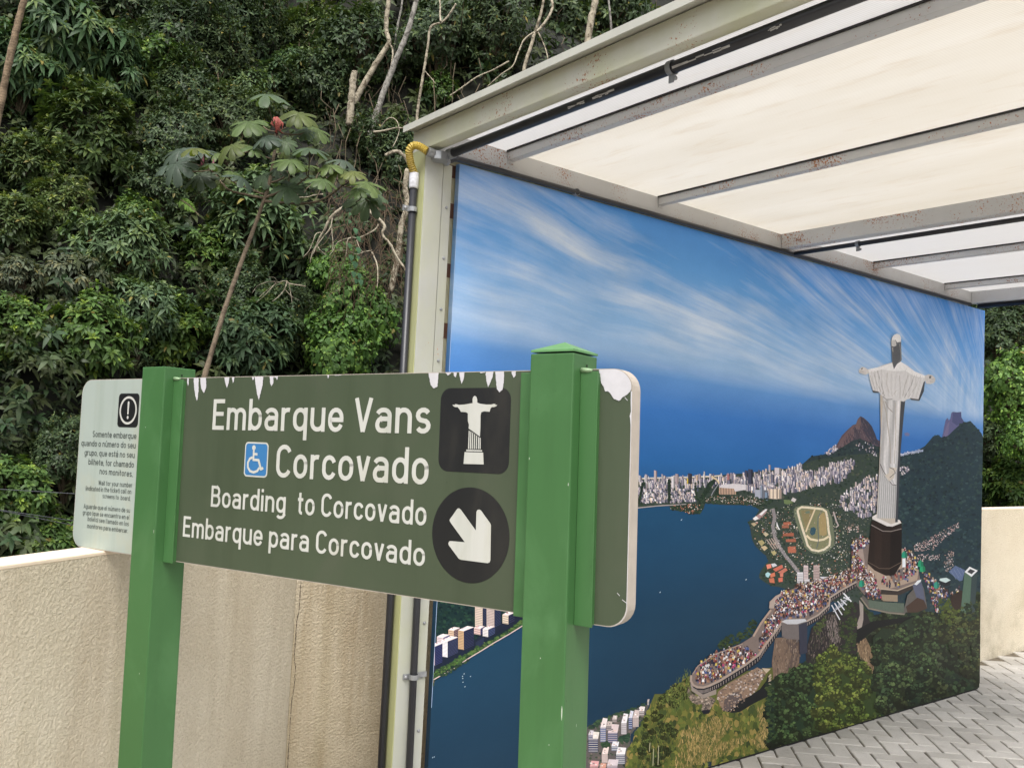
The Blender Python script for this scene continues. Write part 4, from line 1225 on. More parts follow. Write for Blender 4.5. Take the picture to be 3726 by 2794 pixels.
pr.poly([(880, 540), (960, 430), (1060, 300), (1090, 200), (1100, 420), (1020, 520), (920, 590)], (28, 30, 32), A8)
for k in range(7):
    pr.poly([(1085 + (k % 2) * 8, 240 + k * 32), (1120 + (k % 2) * 8, 205 + k * 34), (1128, 225 + k * 34), (1095, 262 + k * 32)], (176, 160, 140), A8)
pr.poly([(1000, 130), (1120, 140), (1060, 200)], (190, 172, 150), A8)
rk2 = crop(A8, [(20, 380), (60, 470), (160, 520), (330, 520), (380, 560), (330, 640), (300, 700), (240, 740), (190, 700), (210, 610), (120, 620), (40, 560), (0, 460)])
pr.poly(rk2, (128, 114, 102))
pr.many([(blob(x, y, RNG.uniform(2, 7), 5), pick([(150, 132, 116), (100, 90, 82), (172, 156, 142), (80, 72, 68)])) for x, y in scatter(rk2, 110)], 60)
pr.poly([(190, 700), (240, 690), (310, 690), (290, 740), (220, 750)], (30, 32, 40), A8)
# big leafy trees
t1 = crop(A7, [(700, 960), (760, 920), (840, 880), (880, 840), (930, 870), (960, 950), (960, 1100), (940, 1240), (900, 1310), (760, 1350), (690, 1300), (660, 1150), (670, 1020)])
pr.poly(t1, (36, 52, 36))
clumps(t1, 60, 22, [(70, 92, 54), (60, 82, 50), (78, 98, 58)])
foliage(pr, crop(A7, [(640, 980), (690, 960), (690, 1320), (650, 1345), (655, 1200), (640, 1100), (660, 1040)]), 130, 7.0, dark_tree + [(66, 80, 44)])
t2 = crop(A7, [(930, 870), (980, 810), (1040, 760), (1080, 790), (1140, 790), (1200, 840), (1240, 840), (1270, 900), (1320, 940), (1310, 1060), (1350, 1150), (1300, 1210), (1180, 1260), (1000, 1300), (920, 1260), (960, 1080)])
pr.poly(t2, (52, 66, 36))
clumps(t2, 110, 19, [(118, 132, 60), (104, 120, 54), (128, 138, 66), (94, 112, 52)])
t3 = crop(A7, [(1290, 700), (1350, 640), (1430, 650), (1480, 600), (1560, 560), (1640, 600), (1700, 640), (1690, 760), (1640, 900), (1560, 1000), (1400, 1100), (1320, 1120), (1300, 900)])
pr.poly(t3, (38, 50, 36))
clumps(t3, 120, 22, [(72, 92, 58), (64, 84, 52), (84, 100, 62), (58, 76, 52)])
t4 = crop(A7, [(1700, 560), (1780, 520), (1880, 480), (1955, 440), (1955, 960), (1850, 900), (1760, 760), (1700, 700)])
clumps(t4, 60, 22, [(76, 86, 48), (64, 80, 48), (88, 94, 52)])
foliage(pr, crop(A7, [(1680, 470), (1750, 460), (1830, 540), (1760, 640), (1690, 560)]), 90, 6.0, [(84, 96, 40), (70, 84, 40)])
foliage(pr, crop(A7, [(1100, 500), (1180, 480), (1200, 640), (1180, 780), (1100, 780), (1090, 660)]), 200, 6.0, [(48, 62, 36), (64, 76, 42), (36, 48, 34)])
foliage(pr, crop(A7, [(930, 640), (1000, 570), (1010, 620), (960, 680)]), 50, 5.0, [(60, 74, 42), (76, 86, 50)])
foliage(pr, crop(A7, [(360, 760), (370, 710), (430, 680), (520, 650), (560, 590), (590, 600), (560, 680), (470, 740), (400, 770)]), 150, 6.0, [(46, 62, 38), (34, 48, 36), (60, 74, 42)])
grass(crop(A7, [(0, 1100), (80, 1000), (160, 900), (190, 900), (190, 1060), (100, 1160)]), 260, [(96, 110, 56), (78, 94, 48), (114, 120, 66)])

# terrace walls
def bal(path, h, rgb_top, rgb_face, k, n_):
    """parapet: lit top, shaded face with balusters"""
    dn = [(x, y + h) for x, y in path]
    pr.poly(path + dn[::-1], rgb_face, k)
    pts = []
    for i in range(len(path) - 1):
        m_ = max(2, int(n_ / (len(path) - 1)))
        for j in range(m_):
            t_ = (j + .5) / m_
            pts.append((path[i][0] + (path[i + 1][0] - path[i][0]) * t_, path[i][1] + (path[i + 1][1] - path[i][1]) * t_))
    sh = []
    for x, y in pts:
        sh.append((crop(k, [(x - 2, y + h * .35), (x + 2, y + h * .35), (x + 2, y + h * .8), (x - 2, y + h * .8)]), (150, 138, 132)))
    pr.many(sh, 10)
    pr.stroke(path, h * .30, rgb_top, k)
floor1 = crop(A7, [(190, 930), (230, 870), (330, 800), (480, 740), (560, 690), (610, 620), (670, 540), (660, 480), (720, 440), (830, 390), (1000, 340), (1120, 320), (1160, 260), (1160, 130), (1220, 95), (1290, 120), (1480, 160), (1560, 260), (1580, 350),
                    (1540, 400), (1440, 440), (1340, 430), (1240, 440), (1190, 380), (1030, 450), (1020, 520), (900, 590), (740, 600), (610, 790), (340, 970), (250, 1000), (195, 985)])
pr.poly(floor1, (124, 110, 104))
pr.poly([(1280, 130), (1480, 160), (1570, 290), (1560, 350), (1400, 400), (1340, 410), (1250, 330)], (170, 150, 134), A7)
pr.poly([(1390, 320), (1480, 270), (1490, 340), (1420, 370)], (112, 104, 104), A7)
pr.poly([(1170, 170), (1230, 160), (1250, 300), (1180, 320)], (164, 146, 138), A7)
crowd(pr, crop(A7, [(205, 985), (215, 900), (250, 860), (330, 810), (470, 770), (600, 800), (560, 850), (420, 925), (300, 980)]), 285, 26)
crowd(pr, crop(A7, [(600, 790), (600, 690), (640, 600), (700, 560), (740, 610), (700, 680)]), 105, 24)
crowd(pr, crop(A7, [(690, 600), (690, 500), (740, 440), (860, 390), (1000, 360), (1040, 440), (1020, 500), (900, 575), (760, 590)]), 630, 24)
crowd(pr, crop(A7, [(860, 400), (1100, 330), (1170, 280), (1190, 360), (1060, 430), (900, 440)]), 420, 23)
crowd(pr, crop(A7, [(1165, 300), (1160, 140), (1220, 100), (1270, 130), (1240, 160), (1190, 190), (1240, 290), (1300, 340), (1330, 420), (1250, 440), (1210, 380)]), 450, 22)
crowd(pr, crop(A7, [(1240, 440), (1330, 420), (1350, 470), (1270, 470)]), 67, 22)
crowd(pr, crop(A7, [(1480, 170), (1540, 200), (1570, 300), (1530, 330), (1490, 330), (1500, 250)]), 90, 22)
crowd(pr, crop(A7, [(1340, 330), (1480, 310), (1520, 350), (1440, 400), (1350, 400)]), 27, 24)
crowd(pr, crop(A7, [(1590, 300), (1640, 330), (1760, 440), (1830, 400), (1830, 440), (1740, 470), (1640, 440)]), 105, 20)
crowd(pr, crop(A7, [(1640, 430), (1690, 430), (1700, 580), (1670, 560)]), 18, 20)
# parapets
bal([(188, 925), (186, 960), (200, 985), (225, 998), (262, 1000), (300, 988), (360, 960), (440, 910), (520, 860), (600, 800), (640, 740), (700, 660), (745, 598)], 44, (168, 150, 138), (36, 36, 42), A7, 60)
pr.poly([(188, 1000), (260, 1042), (340, 1010), (340, 1040), (260, 1066), (190, 1020)], (150, 138, 128), A7)
bal([(735, 600), (770, 612), (830, 612), (886, 600), (960, 560), (1025, 500), (1030, 455), (1100, 410), (1190, 360)], 34, (172, 156, 146), (44, 42, 46), A7, 50)
pr.poly([(736, 605), (790, 618), (890, 600), (892, 690), (840, 710), (770, 706), (738, 690)], (112, 104, 102), A7)
pr.poly([(840, 620), (892, 602), (892, 790), (846, 800)], (54, 56, 70), A7)
pr.poly([(738, 600), (760, 588), (878, 584), (890, 598), (830, 616), (770, 616)], (196, 196, 200), A7)
pr.stroke([(565, 690), (612, 610), (672, 530)], 12, (170, 150, 136), A7)
pr.stroke([(196, 920), (230, 868), (330, 800), (500, 735)], 6, (160, 144, 134), A7)
pr.poly([(660, 520), (665, 480), (700, 445), (735, 428), (735, 440), (700, 470), (690, 520)], (176, 160, 150), A7)
# lifts and scaffolding
for k in range(5):
    pr.stroke([(1040 + k * 18, 500 - k * 12), (1090 + k * 14, 590 - k * 30)], 7, (216, 216, 222), A7)
    pr.stroke([(1048 + k * 16, 540 - k * 20), (1110 + k * 10, 500 - k * 12)], 5, (190, 192, 200), A7)
pr.stroke([(1112, 428), (1160, 480)], 9, (222, 222, 226), A7)
# pedestal terrace
pr.poly([(1230, 440), (1260, 470), (1270, 500), (1400, 530), (1480, 520), (1500, 440), (1580, 360), (1600, 400), (1620, 520), (1560, 540), (1490, 545), (1480, 560), (1390, 548), (1265, 520), (1215, 460)], (96, 92, 88), A7)
pr.poly([(1262, 468), (1330, 480), (1480, 490), (1478, 545), (1390, 540), (1268, 515)], (92, 104, 92), A7)
pr.stroke([(1215, 455), (1262, 520), (1390, 548), (1482, 556)], 9, (134, 126, 112), A7)
pr.poly([(1340, 405), (1440, 410), (1540, 370), (1580, 350), (1580, 380), (1450, 440), (1340, 432)], (58, 50, 48), A7)
pr.stroke([(1338, 402), (1440, 412), (1560, 365)], 7, (190, 172, 154), A7)
pr.poly([(1340, 435), (1440, 440), (1440, 480), (1350, 476)], (150, 132, 112), A7)
pr.poly([(1530, 380), (1580, 345), (1595, 400), (1610, 500), (1560, 470)], (92, 96, 116), A7)
pr.poly([(1540, 375), (1560, 352), (1584, 345), (1580, 358), (1556, 380)], (220, 222, 226), A7)
pr.poly([(1490, 510), (1560, 455), (1600, 470), (1620, 520), (1560, 545), (1500, 545)], (72, 56, 48), A7)
for c_, x, y in (((46, 150, 122), 1222, 370), ((44, 150, 120), 1482, 196), ((46, 160, 112), 1592, 280), ((46, 150, 112), 1580, 250), ((60, 150, 130), 1680, 380)):
    pr.poly([(x - 18, y + 16), (x - 14, y - 12), (x, y - 24), (x + 16, y - 10), (x + 18, y + 14), (x, y + 22)], c_, A7)
    pr.poly([(x, y - 24), (x + 16, y - 10), (x + 18, y + 14), (x + 4, y + 18)], np.array(c_) * .78, A7)
pr.poly([(1470, 220), (1488, 216), (1490, 270), (1470, 272)], (226, 230, 236), A7)
# lift tower and panels on the right
pr.poly([(1755, 300), (1795, 262), (1855, 290), (1838, 352), (1820, 356)], (92, 108, 140), A7)
for k in range(4):
    pr.stroke([(1766 + k * 20, 290 - k * 5), (1800 + k * 16, 345 - k * 10)], 2.5, (120, 132, 160), A7)
pr.poly([(1700, 340), (1740, 335), (1766, 350), (1735, 366), (1698, 352)], (200, 216, 214), A7)
pr.poly([(1702, 356), (1735, 368), (1764, 354), (1764, 380), (1730, 390), (1704, 376)], (40, 44, 50), A7)
pr.poly([(1762, 450), (1830, 410), (1840, 420), (1835, 520), (1790, 530), (1770, 500)], (52, 40, 36), A7)
pr.poly([(1850, 300), (1892, 322), (1880, 560), (1826, 540)], (84, 108, 92), A7)
pr.poly([(1892, 322), (1928, 296), (1912, 540), (1880, 560)], (56, 70, 72), A7)
pr.poly([(1850, 300), (1880, 268), (1930, 292), (1892, 330)], (226, 226, 226), A7)
pr.poly([(1866, 300), (1884, 282), (1914, 294), (1892, 314)], (60, 62, 64), A7)
foliage(pr, crop(A7, [(1820, 500), (1930, 470), (1950, 560), (1880, 600), (1820, 580)]), 70, 7.0, dark_tree + [(66, 78, 44)])
# pedestal
pr.poly([(1283, -10), (1465, -10), (1466, 60), (1465, 250), (1420, 320), (1368, 322), (1300, 290), (1258, 250), (1272, 100)], (42, 33, 30), A7)
pr.poly([(1398, 60), (1466, 45), (1465, 250), (1420, 318), (1392, 325)], (30, 24, 24), A7)
pr.poly([(1300, 40), (1345, 60), (1340, 300), (1300, 285)], (48, 37, 33), A7)
pr.stroke([(1280, 14), (1350, 52), (1400, 54), (1464, 38)], 5, (140, 130, 126), A7)
pr.stroke([(1262, 240), (1330, 278), (1390, 280), (1464, 240)], 4, (100, 84, 74), A7)
pr.poly([(1172, 1535), (1200, 1518), (1345, 1555), (1358, 1575), (1300, 1598), (1265, 1595), (1172, 1550)], (222, 216, 212), A6)
# statue
body = (206, 196, 184)
pr.poly([(1222, 760), (1370, 800), (1352, 1060), (1342, 1340), (1332, 1570), (1290, 1582), (1200, 1540), (1215, 1250), (1222, 1080), (1226, 1000)], (190, 180, 168), A6)
pr.poly([(1355, 800), (1382, 800), (1372, 900), (1352, 1120), (1344, 1330), (1334, 1570), (1318, 1570), (1330, 1200), (1344, 950)], (70, 72, 78), A6)
def robe(u, y):
    w_ = .90 + .085 * math.cos(6.283 * (u * 2.2 + (y - 800) / 1100)) + .05 * math.cos(6.283 * (u * 5.3 - (y - 800) / 700) + 1.3)
    if u > .72: w_ += .06 * math.sin((u - .72) / .28 * 3.14)
    if u < .08: w_ *= .86 + 1.7 * u
    return np.clip(np.array([220, 217, 217]) * w_, 0, 240)
pr.patch([(y, xl, xr) for y, xl, xr in ((775, 1238, 1352), (830, 1240, 1350), (900, 1234, 1348), (980, 1229, 1344), (1060, 1226, 1340), (1150, 1222, 1337), (1240, 1219, 1331), (1300, 1218, 1328), (1335, 1217, 1326))], robe, A6)
def flutes(u, y):
    w_ = .86 + .12 * math.cos(6.283 * u * 9) - .22 * max(0, u - .7)
    return np.clip(np.array([212, 210, 210]) * w_, 0, 240)
pr.patch([(y, xl, xr) for y, xl, xr in ((1270, 1217, 1330), (1400, 1211, 1326), (1500, 1205, 1322), (1545, 1203, 1320))], flutes, A6, 54)
pr.patch([(y, xl, xr) for y, xl, xr in ((1200, 1222, 1330), (1260, 1235, 1329), (1300, 1262, 1328), (1332, 1300, 1326))], robe, A6)
pr.stroke([(1242, 800), (1262, 880), (1275, 990), (1288, 1100), (1290, 1200)], 5, (172, 163, 154), A6)
pr.stroke([(1252, 802), (1275, 846), (1302, 872)], 5, (160, 152, 144), A6)
pr.stroke([(1318, 810), (1322, 1000), (1312, 1200)], 4, (178, 169, 160), A6)
pr.stroke([(1222, 1200), (1245, 1250), (1275, 1300), (1300, 1332), (1326, 1335)], 5, (110, 104, 102), A6)
pr.poly([(1280, 1222), (1330, 1226), (1318, 1250), (1310, 1290), (1280, 1310), (1250, 1270), (1276, 1262)], (204, 194, 182), A6)
pr.stroke([(1282, 1222), (1308, 1234), (1318, 1258), (1282, 1288)], 4, (92, 88, 88), A6)
# sleeves and shoulders
pr.poly([(1145, 600), (1200, 590), (1250, 570), (1300, 556), (1352, 550), (1400, 580), (1440, 612), (1512, 642), (1502, 690), (1480, 760), (1468, 798), (1420, 786), (1395, 790), (1372, 806), (1350, 800),
         (1300, 795), (1262, 790), (1238, 775), (1215, 745), (1178, 740), (1160, 680)], (213, 210, 210), A6)
pr.poly([(1240, 580), (1300, 558), (1352, 550), (1400, 582), (1380, 610), (1300, 612), (1240, 602)], (234, 232, 232), A6)
pr.poly([(1398, 584), (1440, 612), (1512, 642), (1504, 656), (1430, 640), (1386, 612)], (236, 234, 234), A6)
pr.poly([(1145, 600), (1240, 580), (1240, 600), (1180, 616), (1150, 620)], (234, 232, 232), A6)
for pts, w_, c_ in (([(1180, 620), (1200, 690), (1240, 760)], 5, (140, 132, 128)), ([(1205, 610), (1228, 690), (1250, 770)], 6, (120, 114, 112)), ([(1160, 640), (1180, 700), (1196, 736)], 4, (156, 148, 142)),
                    ([(1400, 640), (1380, 700), (1366, 770)], 5, (150, 142, 136)), ([(1440, 640), (1420, 700), (1376, 780)], 6, (120, 114, 112)), ([(1470, 650), (1450, 710), (1400, 780)], 4, (160, 152, 146)),
                    ([(1238, 770), (1262, 792), (1300, 790)], 6, (88, 84, 84)), ([(1270, 620), (1262, 690), (1280, 750)], 5, (178, 170, 160)), ([(1345, 640), (1350, 720), (1348, 790)], 5, (166, 158, 150)),
                    ([(1300, 770), (1330, 730)], 5, (176, 168, 158))):
    pr.stroke(pts, w_, np.array(c_) * .40 + np.array([206, 203, 203]) * .60, A6)
for k in range(8):
    u = k / 7
    c_ = (224, 222, 222) if k % 2 else (196, 192, 191)
    pr.stroke([(1166 + 74 * u, 612 - 12 * u), (1176 + 66 * u, 670), (1188 + 62 * u, 734 + 26 * u)], 3.2, c_, A6)
    pr.stroke([(1400 + 92 * u, 622 + 22 * u), (1388 + 100 * u, 700), (1378 + 84 * u, 776 + 6 * u)], 3.2, c_, A6)
for k in range(6):
    pr.stroke([(1262 + k * 16, 622), (1266 + k * 13, 700), (1276 + k * 10, 770)], 3.0, (222, 220, 220) if k % 2 else (200, 196, 195), A6)
pr.poly([(1174, 734), (1214, 742), (1212, 750), (1178, 748)], (84, 82, 86), A6)
pr.poly([(1508, 672), (1500, 740), (1472, 800), (1466, 790), (1484, 730), (1498, 684)], (70, 72, 80), A6)
pr.poly([(1410, 782), (1466, 790), (1472, 800), (1420, 794)], (96, 94, 96), A6)
# hands
pr.poly([(1147, 604), (1150, 626), (1130, 636), (1108, 630), (1088, 618), (1086, 606), (1096, 592), (1112, 584), (1130, 590)], (206, 202, 200), A6)
pr.poly([(1102, 595), (1112, 590), (1110, 601), (1102, 603)], (112, 108, 107), A6)
for k in range(3):
    pr.stroke([(1090, 609 + k * 7), (1122, 615 + k * 7)], 2.2, (160, 155, 153), A6)
pr.poly([(1506, 640), (1530, 632), (1552, 636), (1570, 652), (1574, 668), (1566, 686), (1544, 694), (1518, 692), (1506, 670)], (206, 202, 200), A6)
pr.poly([(1533, 643), (1548, 641), (1546, 657), (1534, 660)], (108, 104, 103), A6)
for k in range(3):
    pr.stroke([(1540, 664 + k * 9), (1568, 660 + k * 9)], 2.2, (160, 155, 153), A6)
# head
pr.poly([(1296, 470), (1292, 430), (1296, 400), (1310, 382), (1330, 374), (1348, 382), (1356, 402), (1356, 460), (1360, 540), (1352, 552), (1330, 566), (1310, 600), (1300, 560)], (104, 105, 109), A6)
pr.poly([(1294, 430), (1298, 400), (1310, 382), (1330, 374), (1348, 382), (1356, 402), (1354, 426), (1330, 430), (1320, 414), (1302, 420)], (232, 230, 230), A6)
pr.poly([(1294, 424), (1304, 412), (1322, 420), (1326, 450), (1312, 456), (1294, 452)], (198, 195, 194), A6)
pr.poly([(1298, 462), (1304, 462), (1306, 492), (1300, 486)], (176, 168, 160), A6)
pr.poly([(1308, 460), (1340, 440), (1352, 460), (1356, 530), (1330, 560), (1308, 590), (1304, 520)], (88, 89, 93), A6)
pr.stroke([(1346, 440), (1354, 500), (1356, 546)], 4, (140, 138, 136), A6)
pr.build('printed_hill_and_statue')
print('print layers', Print.GRID.max())
# ================================================================== WAYFINDING SIGN
TH_S, K_S = -1.2413, 0.0172
dr = np.array([math.cos(TH_S), math.sin(TH_S), 0.0])
nn = np.array([dr[1], -dr[0], 0.0])               # towards the reader
d2 = dr * math.cos(K_S) + np.array([0, 0, math.sin(K_S)])
u2 = -dr * math.sin(K_S) + np.array([0, 0, math.cos(K_S)])
Q0 = np.array([-0.7384, -1.7208, 1.5]) - u2 * 1.5
sg = empty('wayfinding_sign')
sg.matrix_world = Matrix(((d2[0], -nn[0], u2[0], Q0[0]), (d2[1], -nn[1], u2[1], Q0[1]), (d2[2], -nn[2], u2[2], Q0[2]), (0, 0, 0, 1)))
tag(sg, 'green two-post wayfinding sign with white boarding directions and peeling edges', 'sign')

def sp(q, y=0.0):
    """source pixel -> (x, z) in the sign's own plane (y = distance behind the panel front)"""
    P0 = Q0 - nn * y
    d = ray(*q)
    t_ = ((P0 - CAM) @ nn) / (d @ nn)
    P = CAM + d * t_ - Q0
    return (float(P @ d2), float(P @ u2))

def gloss_paint(name, rgb, rough, var, fade=None):
    m, t, b = new_mat(name)
    c = np.asarray(rgb)
    v = coords(t)
    n1 = noise(t, v, 2.2, 5, 0.6)
    r_ = ramp(t, [(0.3, tuple(c * (1 - var))), (0.7, tuple(c * (1 + var)))], n1)
    cc = r_.outputs[0]
    if fade is not None:
        n2 = noise(t, coords(t, scale=(1, 1, 0.5)), 5.0, 6, 0.65, 0.6)
        f = ramp(t, [(0.52, (0, 0, 0)), (0.72, (0.7,) * 3)], n2)
        cc = mix(t, f.outputs[0], cc, fade)
    vst = coords(t, scale=(14, 14, 1.1))
    stn = ramp(t, [(0.5, (1, 1, 1)), (0.75, (0.80, 0.82, 0.78))], noise(t, vst, 1.0, 5, 0.65))
    cc = mix(t, 0.7, cc, stn.outputs[0], 'MULTIPLY')
    n3 = noise(t, v, 70.0, 3, 0.6)
    sp_ = ramp(t, [(0.24, (0.8, 0.8, 0.75)), (0.3, (1, 1, 1))], n3)
    cc = mix(t, 1.0, cc, sp_.outputs[0], 'MULTIPLY')
    t.links.new(cc, b.inputs['Base Color'])
    rr = ramp(t, [(0.3, (rough * .85,) * 3), (0.7, (rough * 1.2,) * 3)], n2 if fade is not None else n1)
    t.links.new(rr.outputs[0], b.inputs['Roughness'])
    b.inputs['Specular IOR Level'].default_value = 0.4
    bump(t, b, noise(t, v, 8.0, 3), 0.04, 0.004)
    return m
m_green = gloss_paint('green_post_paint', s2l((60, 100, 56)), 0.42, 0.08, s2l((76, 116, 72)))
m_panelg = gloss_paint('olive_green_vinyl', s2l((64, 74, 55)), 0.5, 0.07, s2l((71, 77, 60)))
m_pale = gloss_paint('faded_pale_vinyl', s2l((156, 166, 158)), 0.5, 0.04, s2l((164, 162, 140)))
m_edge = simple('cream_panel_body', s2l((172, 162, 150)), 0.7, 0.08, 30.0, 0.15, 80)
m_white = simple('bare_white_sheet', s2l((190, 188, 191)), 0.6, 0.06, 40.0)
m_text = gloss_paint('white_vinyl_lettering', s2l((184, 184, 177)), 0.5, 0.02, s2l((172, 170, 154)))
m_blackv = gloss_paint('black_vinyl', s2l((23, 24, 25)), 0.45, 0.12, s2l((46, 44, 39)))
m_darktext = simple('dark_print', s2l((56, 64, 60)), 0.6, 0.1)
m_blue = simple('blue_vinyl', s2l((52, 110, 160)), 0.45, 0.05, 10)
m_putty = simple('pale_weld_paint', s2l((136, 162, 124)), 0.6, 0.1, 40, 0.4, 90)

T1, T2, D_, S_ = 1.379, 0.1096, 0.042, 0.10
Z1, Z2, WL = 1.7492, 1.2501, 1.8281
def sgpart(mb, name, m, par=sg, **kw):
    o = mb.build(name, m, None, **kw)
    o.parent = par
    return o
# posts
pr_ = sgpart(MB().box(-T2 - S_, -T2, -D_, S_ - D_, -0.15, 1.7784), 'post', m_green, bevel=0.003)
pl_ = sgpart(MB().box(-T1 - S_, -T1, -D_, S_ - D_, -0.15, 1.7775), 'post', m_green, bevel=0.003)
cx0, cx1, cy0, cy1, zt = -T2 - S_ + 0.001, -T2 + 0.001, -D_ - 0.001, S_ - D_ + 0.001, 1.7815
capb = MB().add([(cx0, cy0, zt), (cx1, cy0, zt), (cx1, cy1, zt), (cx0, cy1, zt), (cx0, cy0, zt + .004), (cx1, cy0, zt + .004), (cx1, cy1, zt + .004), (cx0, cy1, zt + .004),
                 ((cx0 + cx1) / 2, (cy0 + cy1) / 2, zt + .0245)],
                [(0, 3, 2, 1), (0, 1, 5, 4), (1, 2, 6, 5), (2, 3, 7, 6), (3, 0, 4, 7), (4, 5, 8), (5, 6, 8), (6, 7, 8), (7, 4, 8)])
m_capg = gloss_paint('skylit_green_cap_paint', s2l((92, 138, 88)), 0.4, 0.08, s2l((108, 152, 104)))  # post paint made lighter: skylight on the cap put into the colour
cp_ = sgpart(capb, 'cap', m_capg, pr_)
m_hole = simple('dark_hole', s2l((20, 26, 20)), 0.9)
for par, q in ((pr_, (1820 + 1332 * 0.23508, 1220 + 357 * 0.23508)), (pl_, (240 + 1795 * 0.23508, 1300 + 203 * 0.23508))):
    x = -T2 if par is pr_ else -T1
    z = 1.757 if par is pr_ else 1.757
    sgpart(MB().tube([(x + 0.0006, 0.012, z), (x + 0.0012, 0.012, z)], 0.0028, 10), 'bolt_hole', m_hole, par)
# panel body with rounded corners
def rrect(x0, x1, z0, z1, r_, n_=7):
    o = []
    for cx, cz, a in ((x1 - r_, z1 - r_, 0), (x0 + r_, z1 - r_, 90), (x0 + r_, z0 + r_, 180), (x1 - r_, z0 + r_, 270)):
        for k in range(n_ + 1):
            an = R(a + 90 * k / n_)
            o.append((cx + r_ * math.cos(an), cz + r_ * math.sin(an)))
    return o
panel = sgpart(MB().prism(rrect(-WL, 0, Z2, Z1, 0.044), 'y', 0.0, 0.034), 'panel', m_edge)
def flat(name, outline, y, m, par=panel, th=0.0004, kw=None):
    """thin vinyl piece on the panel front"""
    P = [Vector((a, b_, 0)) for a, b_ in outline]
    tris = tessellate_polygon([P])
    b = MB()
    b.add([(a, y, b_) for a, b_ in outline], [tuple(t_) for t_ in tris])
    return sgpart(b, name, m, par)
SPL = -T1 - S_ * 0.5
o_all = rrect(-WL + 0.002, -0.0035, Z2 + 0.002, Z1 - 0.0015, 0.042)
def clipx(poly, x, keep_left):
    out = []
    n_ = len(poly)
    ins = lambda p: (p[0] <= x) if keep_left else (p[0] >= x)
    for i in range(n_):
        a, b_ = poly[i], poly[(i + 1) % n_]
        if ins(a): out.append(a)
        if ins(a) != ins(b_):
            t_ = (x - a[0]) / (b_[0] - a[0])
            out.append((x, a[1] + (b_[1] - a[1]) * t_))
    return out
flat('pale_vinyl', clipx(o_all, SPL, True), -0.0006, m_pale)
flat('green_vinyl', clipx(o_all, SPL + 0.0005, False), -0.0006, m_panelg)
# brackets that hold the panel to the posts
C5 = (240, 1300, 0.23508); C6 = (1820, 1220, 0.23508); C1 = (200, 1200, 0.49729); C2 = (1200, 1200, 0.66298)
xr1 = sp(crop(C6, [(1525, 700)])[0], -0.010)[0]
xl1 = sp(crop(C6, [(325, 800)])[0], -0.010)[0]
xr0 = sp(crop(C5, [(1800, 800)])[0], -0.010)[0]
def bracket(xa, xb, post_x):
    b = MB().box(min(xa, xb), max(xa, xb), -0.013, -0.008, Z2 - 0.004, Z1 - 0.006)
    o = sgpart(b, 'bracket', m_green, bevel=0.0015)
    sgpart(MB().box(max(xa, xb) - 0.004, max(xa, xb) - 0.001, -0.0078, -0.0008, Z2 + 0.0, Z1 - 0.01), 'bracket_lip', m_green, o) if post_x < max(xa, xb) else None
    return o
bracket(-T2 + 0.0004, xr1, -T2)
bracket(xl1, -T2 - S_ - 0.0004, 1)
bracket(-T1 + 0.0004, xr0, -T1)
for x0 in (-T2 + 0.002, -T1 + 0.002):
    sgpart(MB().tube([(x0, -0.012, Z1 - 0.003), (x0 + 0.012, -0.013, Z1 - 0.0035), (x0 + 0.024, -0.013, Z1 - 0.004)], [0.005, 0.0045, 0.003], 8), 'weld_bead', m_putty, smooth=True)

# ------------------------------------------------------------------ stroke alphabet (technical lettering)
HS = 0.066
XH = 0.72
def arc(cx, cy, rx, ry, a0, a1, n_=9):
    return [(cx + rx * math.cos(R(a0 + (a1 - a0) * k / n_)), cy + ry * math.sin(R(a0 + (a1 - a0) * k / n_))) for k in range(n_ + 1)]
def ringp(xl, xr, yb, yt, f=1.15):
    r_ = (xr - xl) / 2; xm = (xl + xr) / 2; ry = min(r_ * f, (yt - yb) / 2)
    p = arc(xm, yt - ry, r_, ry, 0, 180) + arc(xm, yb + ry, r_, ry, 180, 360)
    return p + [p[0], p[1]]
def openring(xl, xr, yb, yt, a, f=1.15):
    r_ = (xr - xl) / 2; xm = (xl + xr) / 2; ry = min(r_ * f, (yt - yb) / 2)
    return arc(xm, yt - ry, r_, ry, a, 180) + arc(xm, yb + ry, r_, ry, 180, 360 - a)
h = HS; W = 0.54; L0, R0 = h, W - h; XM = W / 2; RR = (R0 - L0) / 2; RY = RR * 1.15
G = {}
G['o'] = ([ringp(L0, R0, h, XH - h)], W)
G['c'] = ([openring(L0, R0 - 0.02, h, XH - h, 20)], W - 0.05)
G['e'] = ([[(L0, XH * .5), (R0, XH * .5)] + arc(XM, XH - h - RY, RR, RY, 0, 180) + arc(XM, h + RY, RR, RY, 180, 340)], W)
G['a'] = ([arc(XM - .01, XH - h - .16, RR, .16, 160, 0) + [(R0 - .01, 0)], [(R0, .40), (L0 + .14, .40)] + arc(L0 + .14, .40 - .167, .14, .167, 90, 270) + [(R0 - .13, h), (R0 - .01, .17)]], W)
G['b'] = ([ringp(L0, R0, h, XH - h), [(L0, 0), (L0, 1.0)]], W)
G['d'] = ([ringp(L0, R0, h, XH - h), [(R0, 0), (R0, 1.0)]], W)
G['p'] = ([ringp(L0, R0, h, XH - h), [(L0, -.27), (L0, XH)]], W)
G['q'] = ([ringp(L0, R0, h, XH - h), [(R0, -.27), (R0, XH)]], W)
G['g'] = ([ringp(L0, R0, h, XH - h), [(R0, XH), (R0, -.05)] + arc(XM, -.05, RR, .16, 0, -150)], W)
def arch(xa, xb, yt=XH - HS):
    r_ = (xb - xa) / 2
    return arc((xa + xb) / 2, yt - r_, r_, r_, 180, 0) + [(xb, 0)]
G['n'] = ([[(L0, 0), (L0, XH)], arch(L0, R0 - .01)], W - .01)
G['h'] = ([[(L0, 0), (L0, 1.0)], arch(L0, R0 - .01)], W - .01)
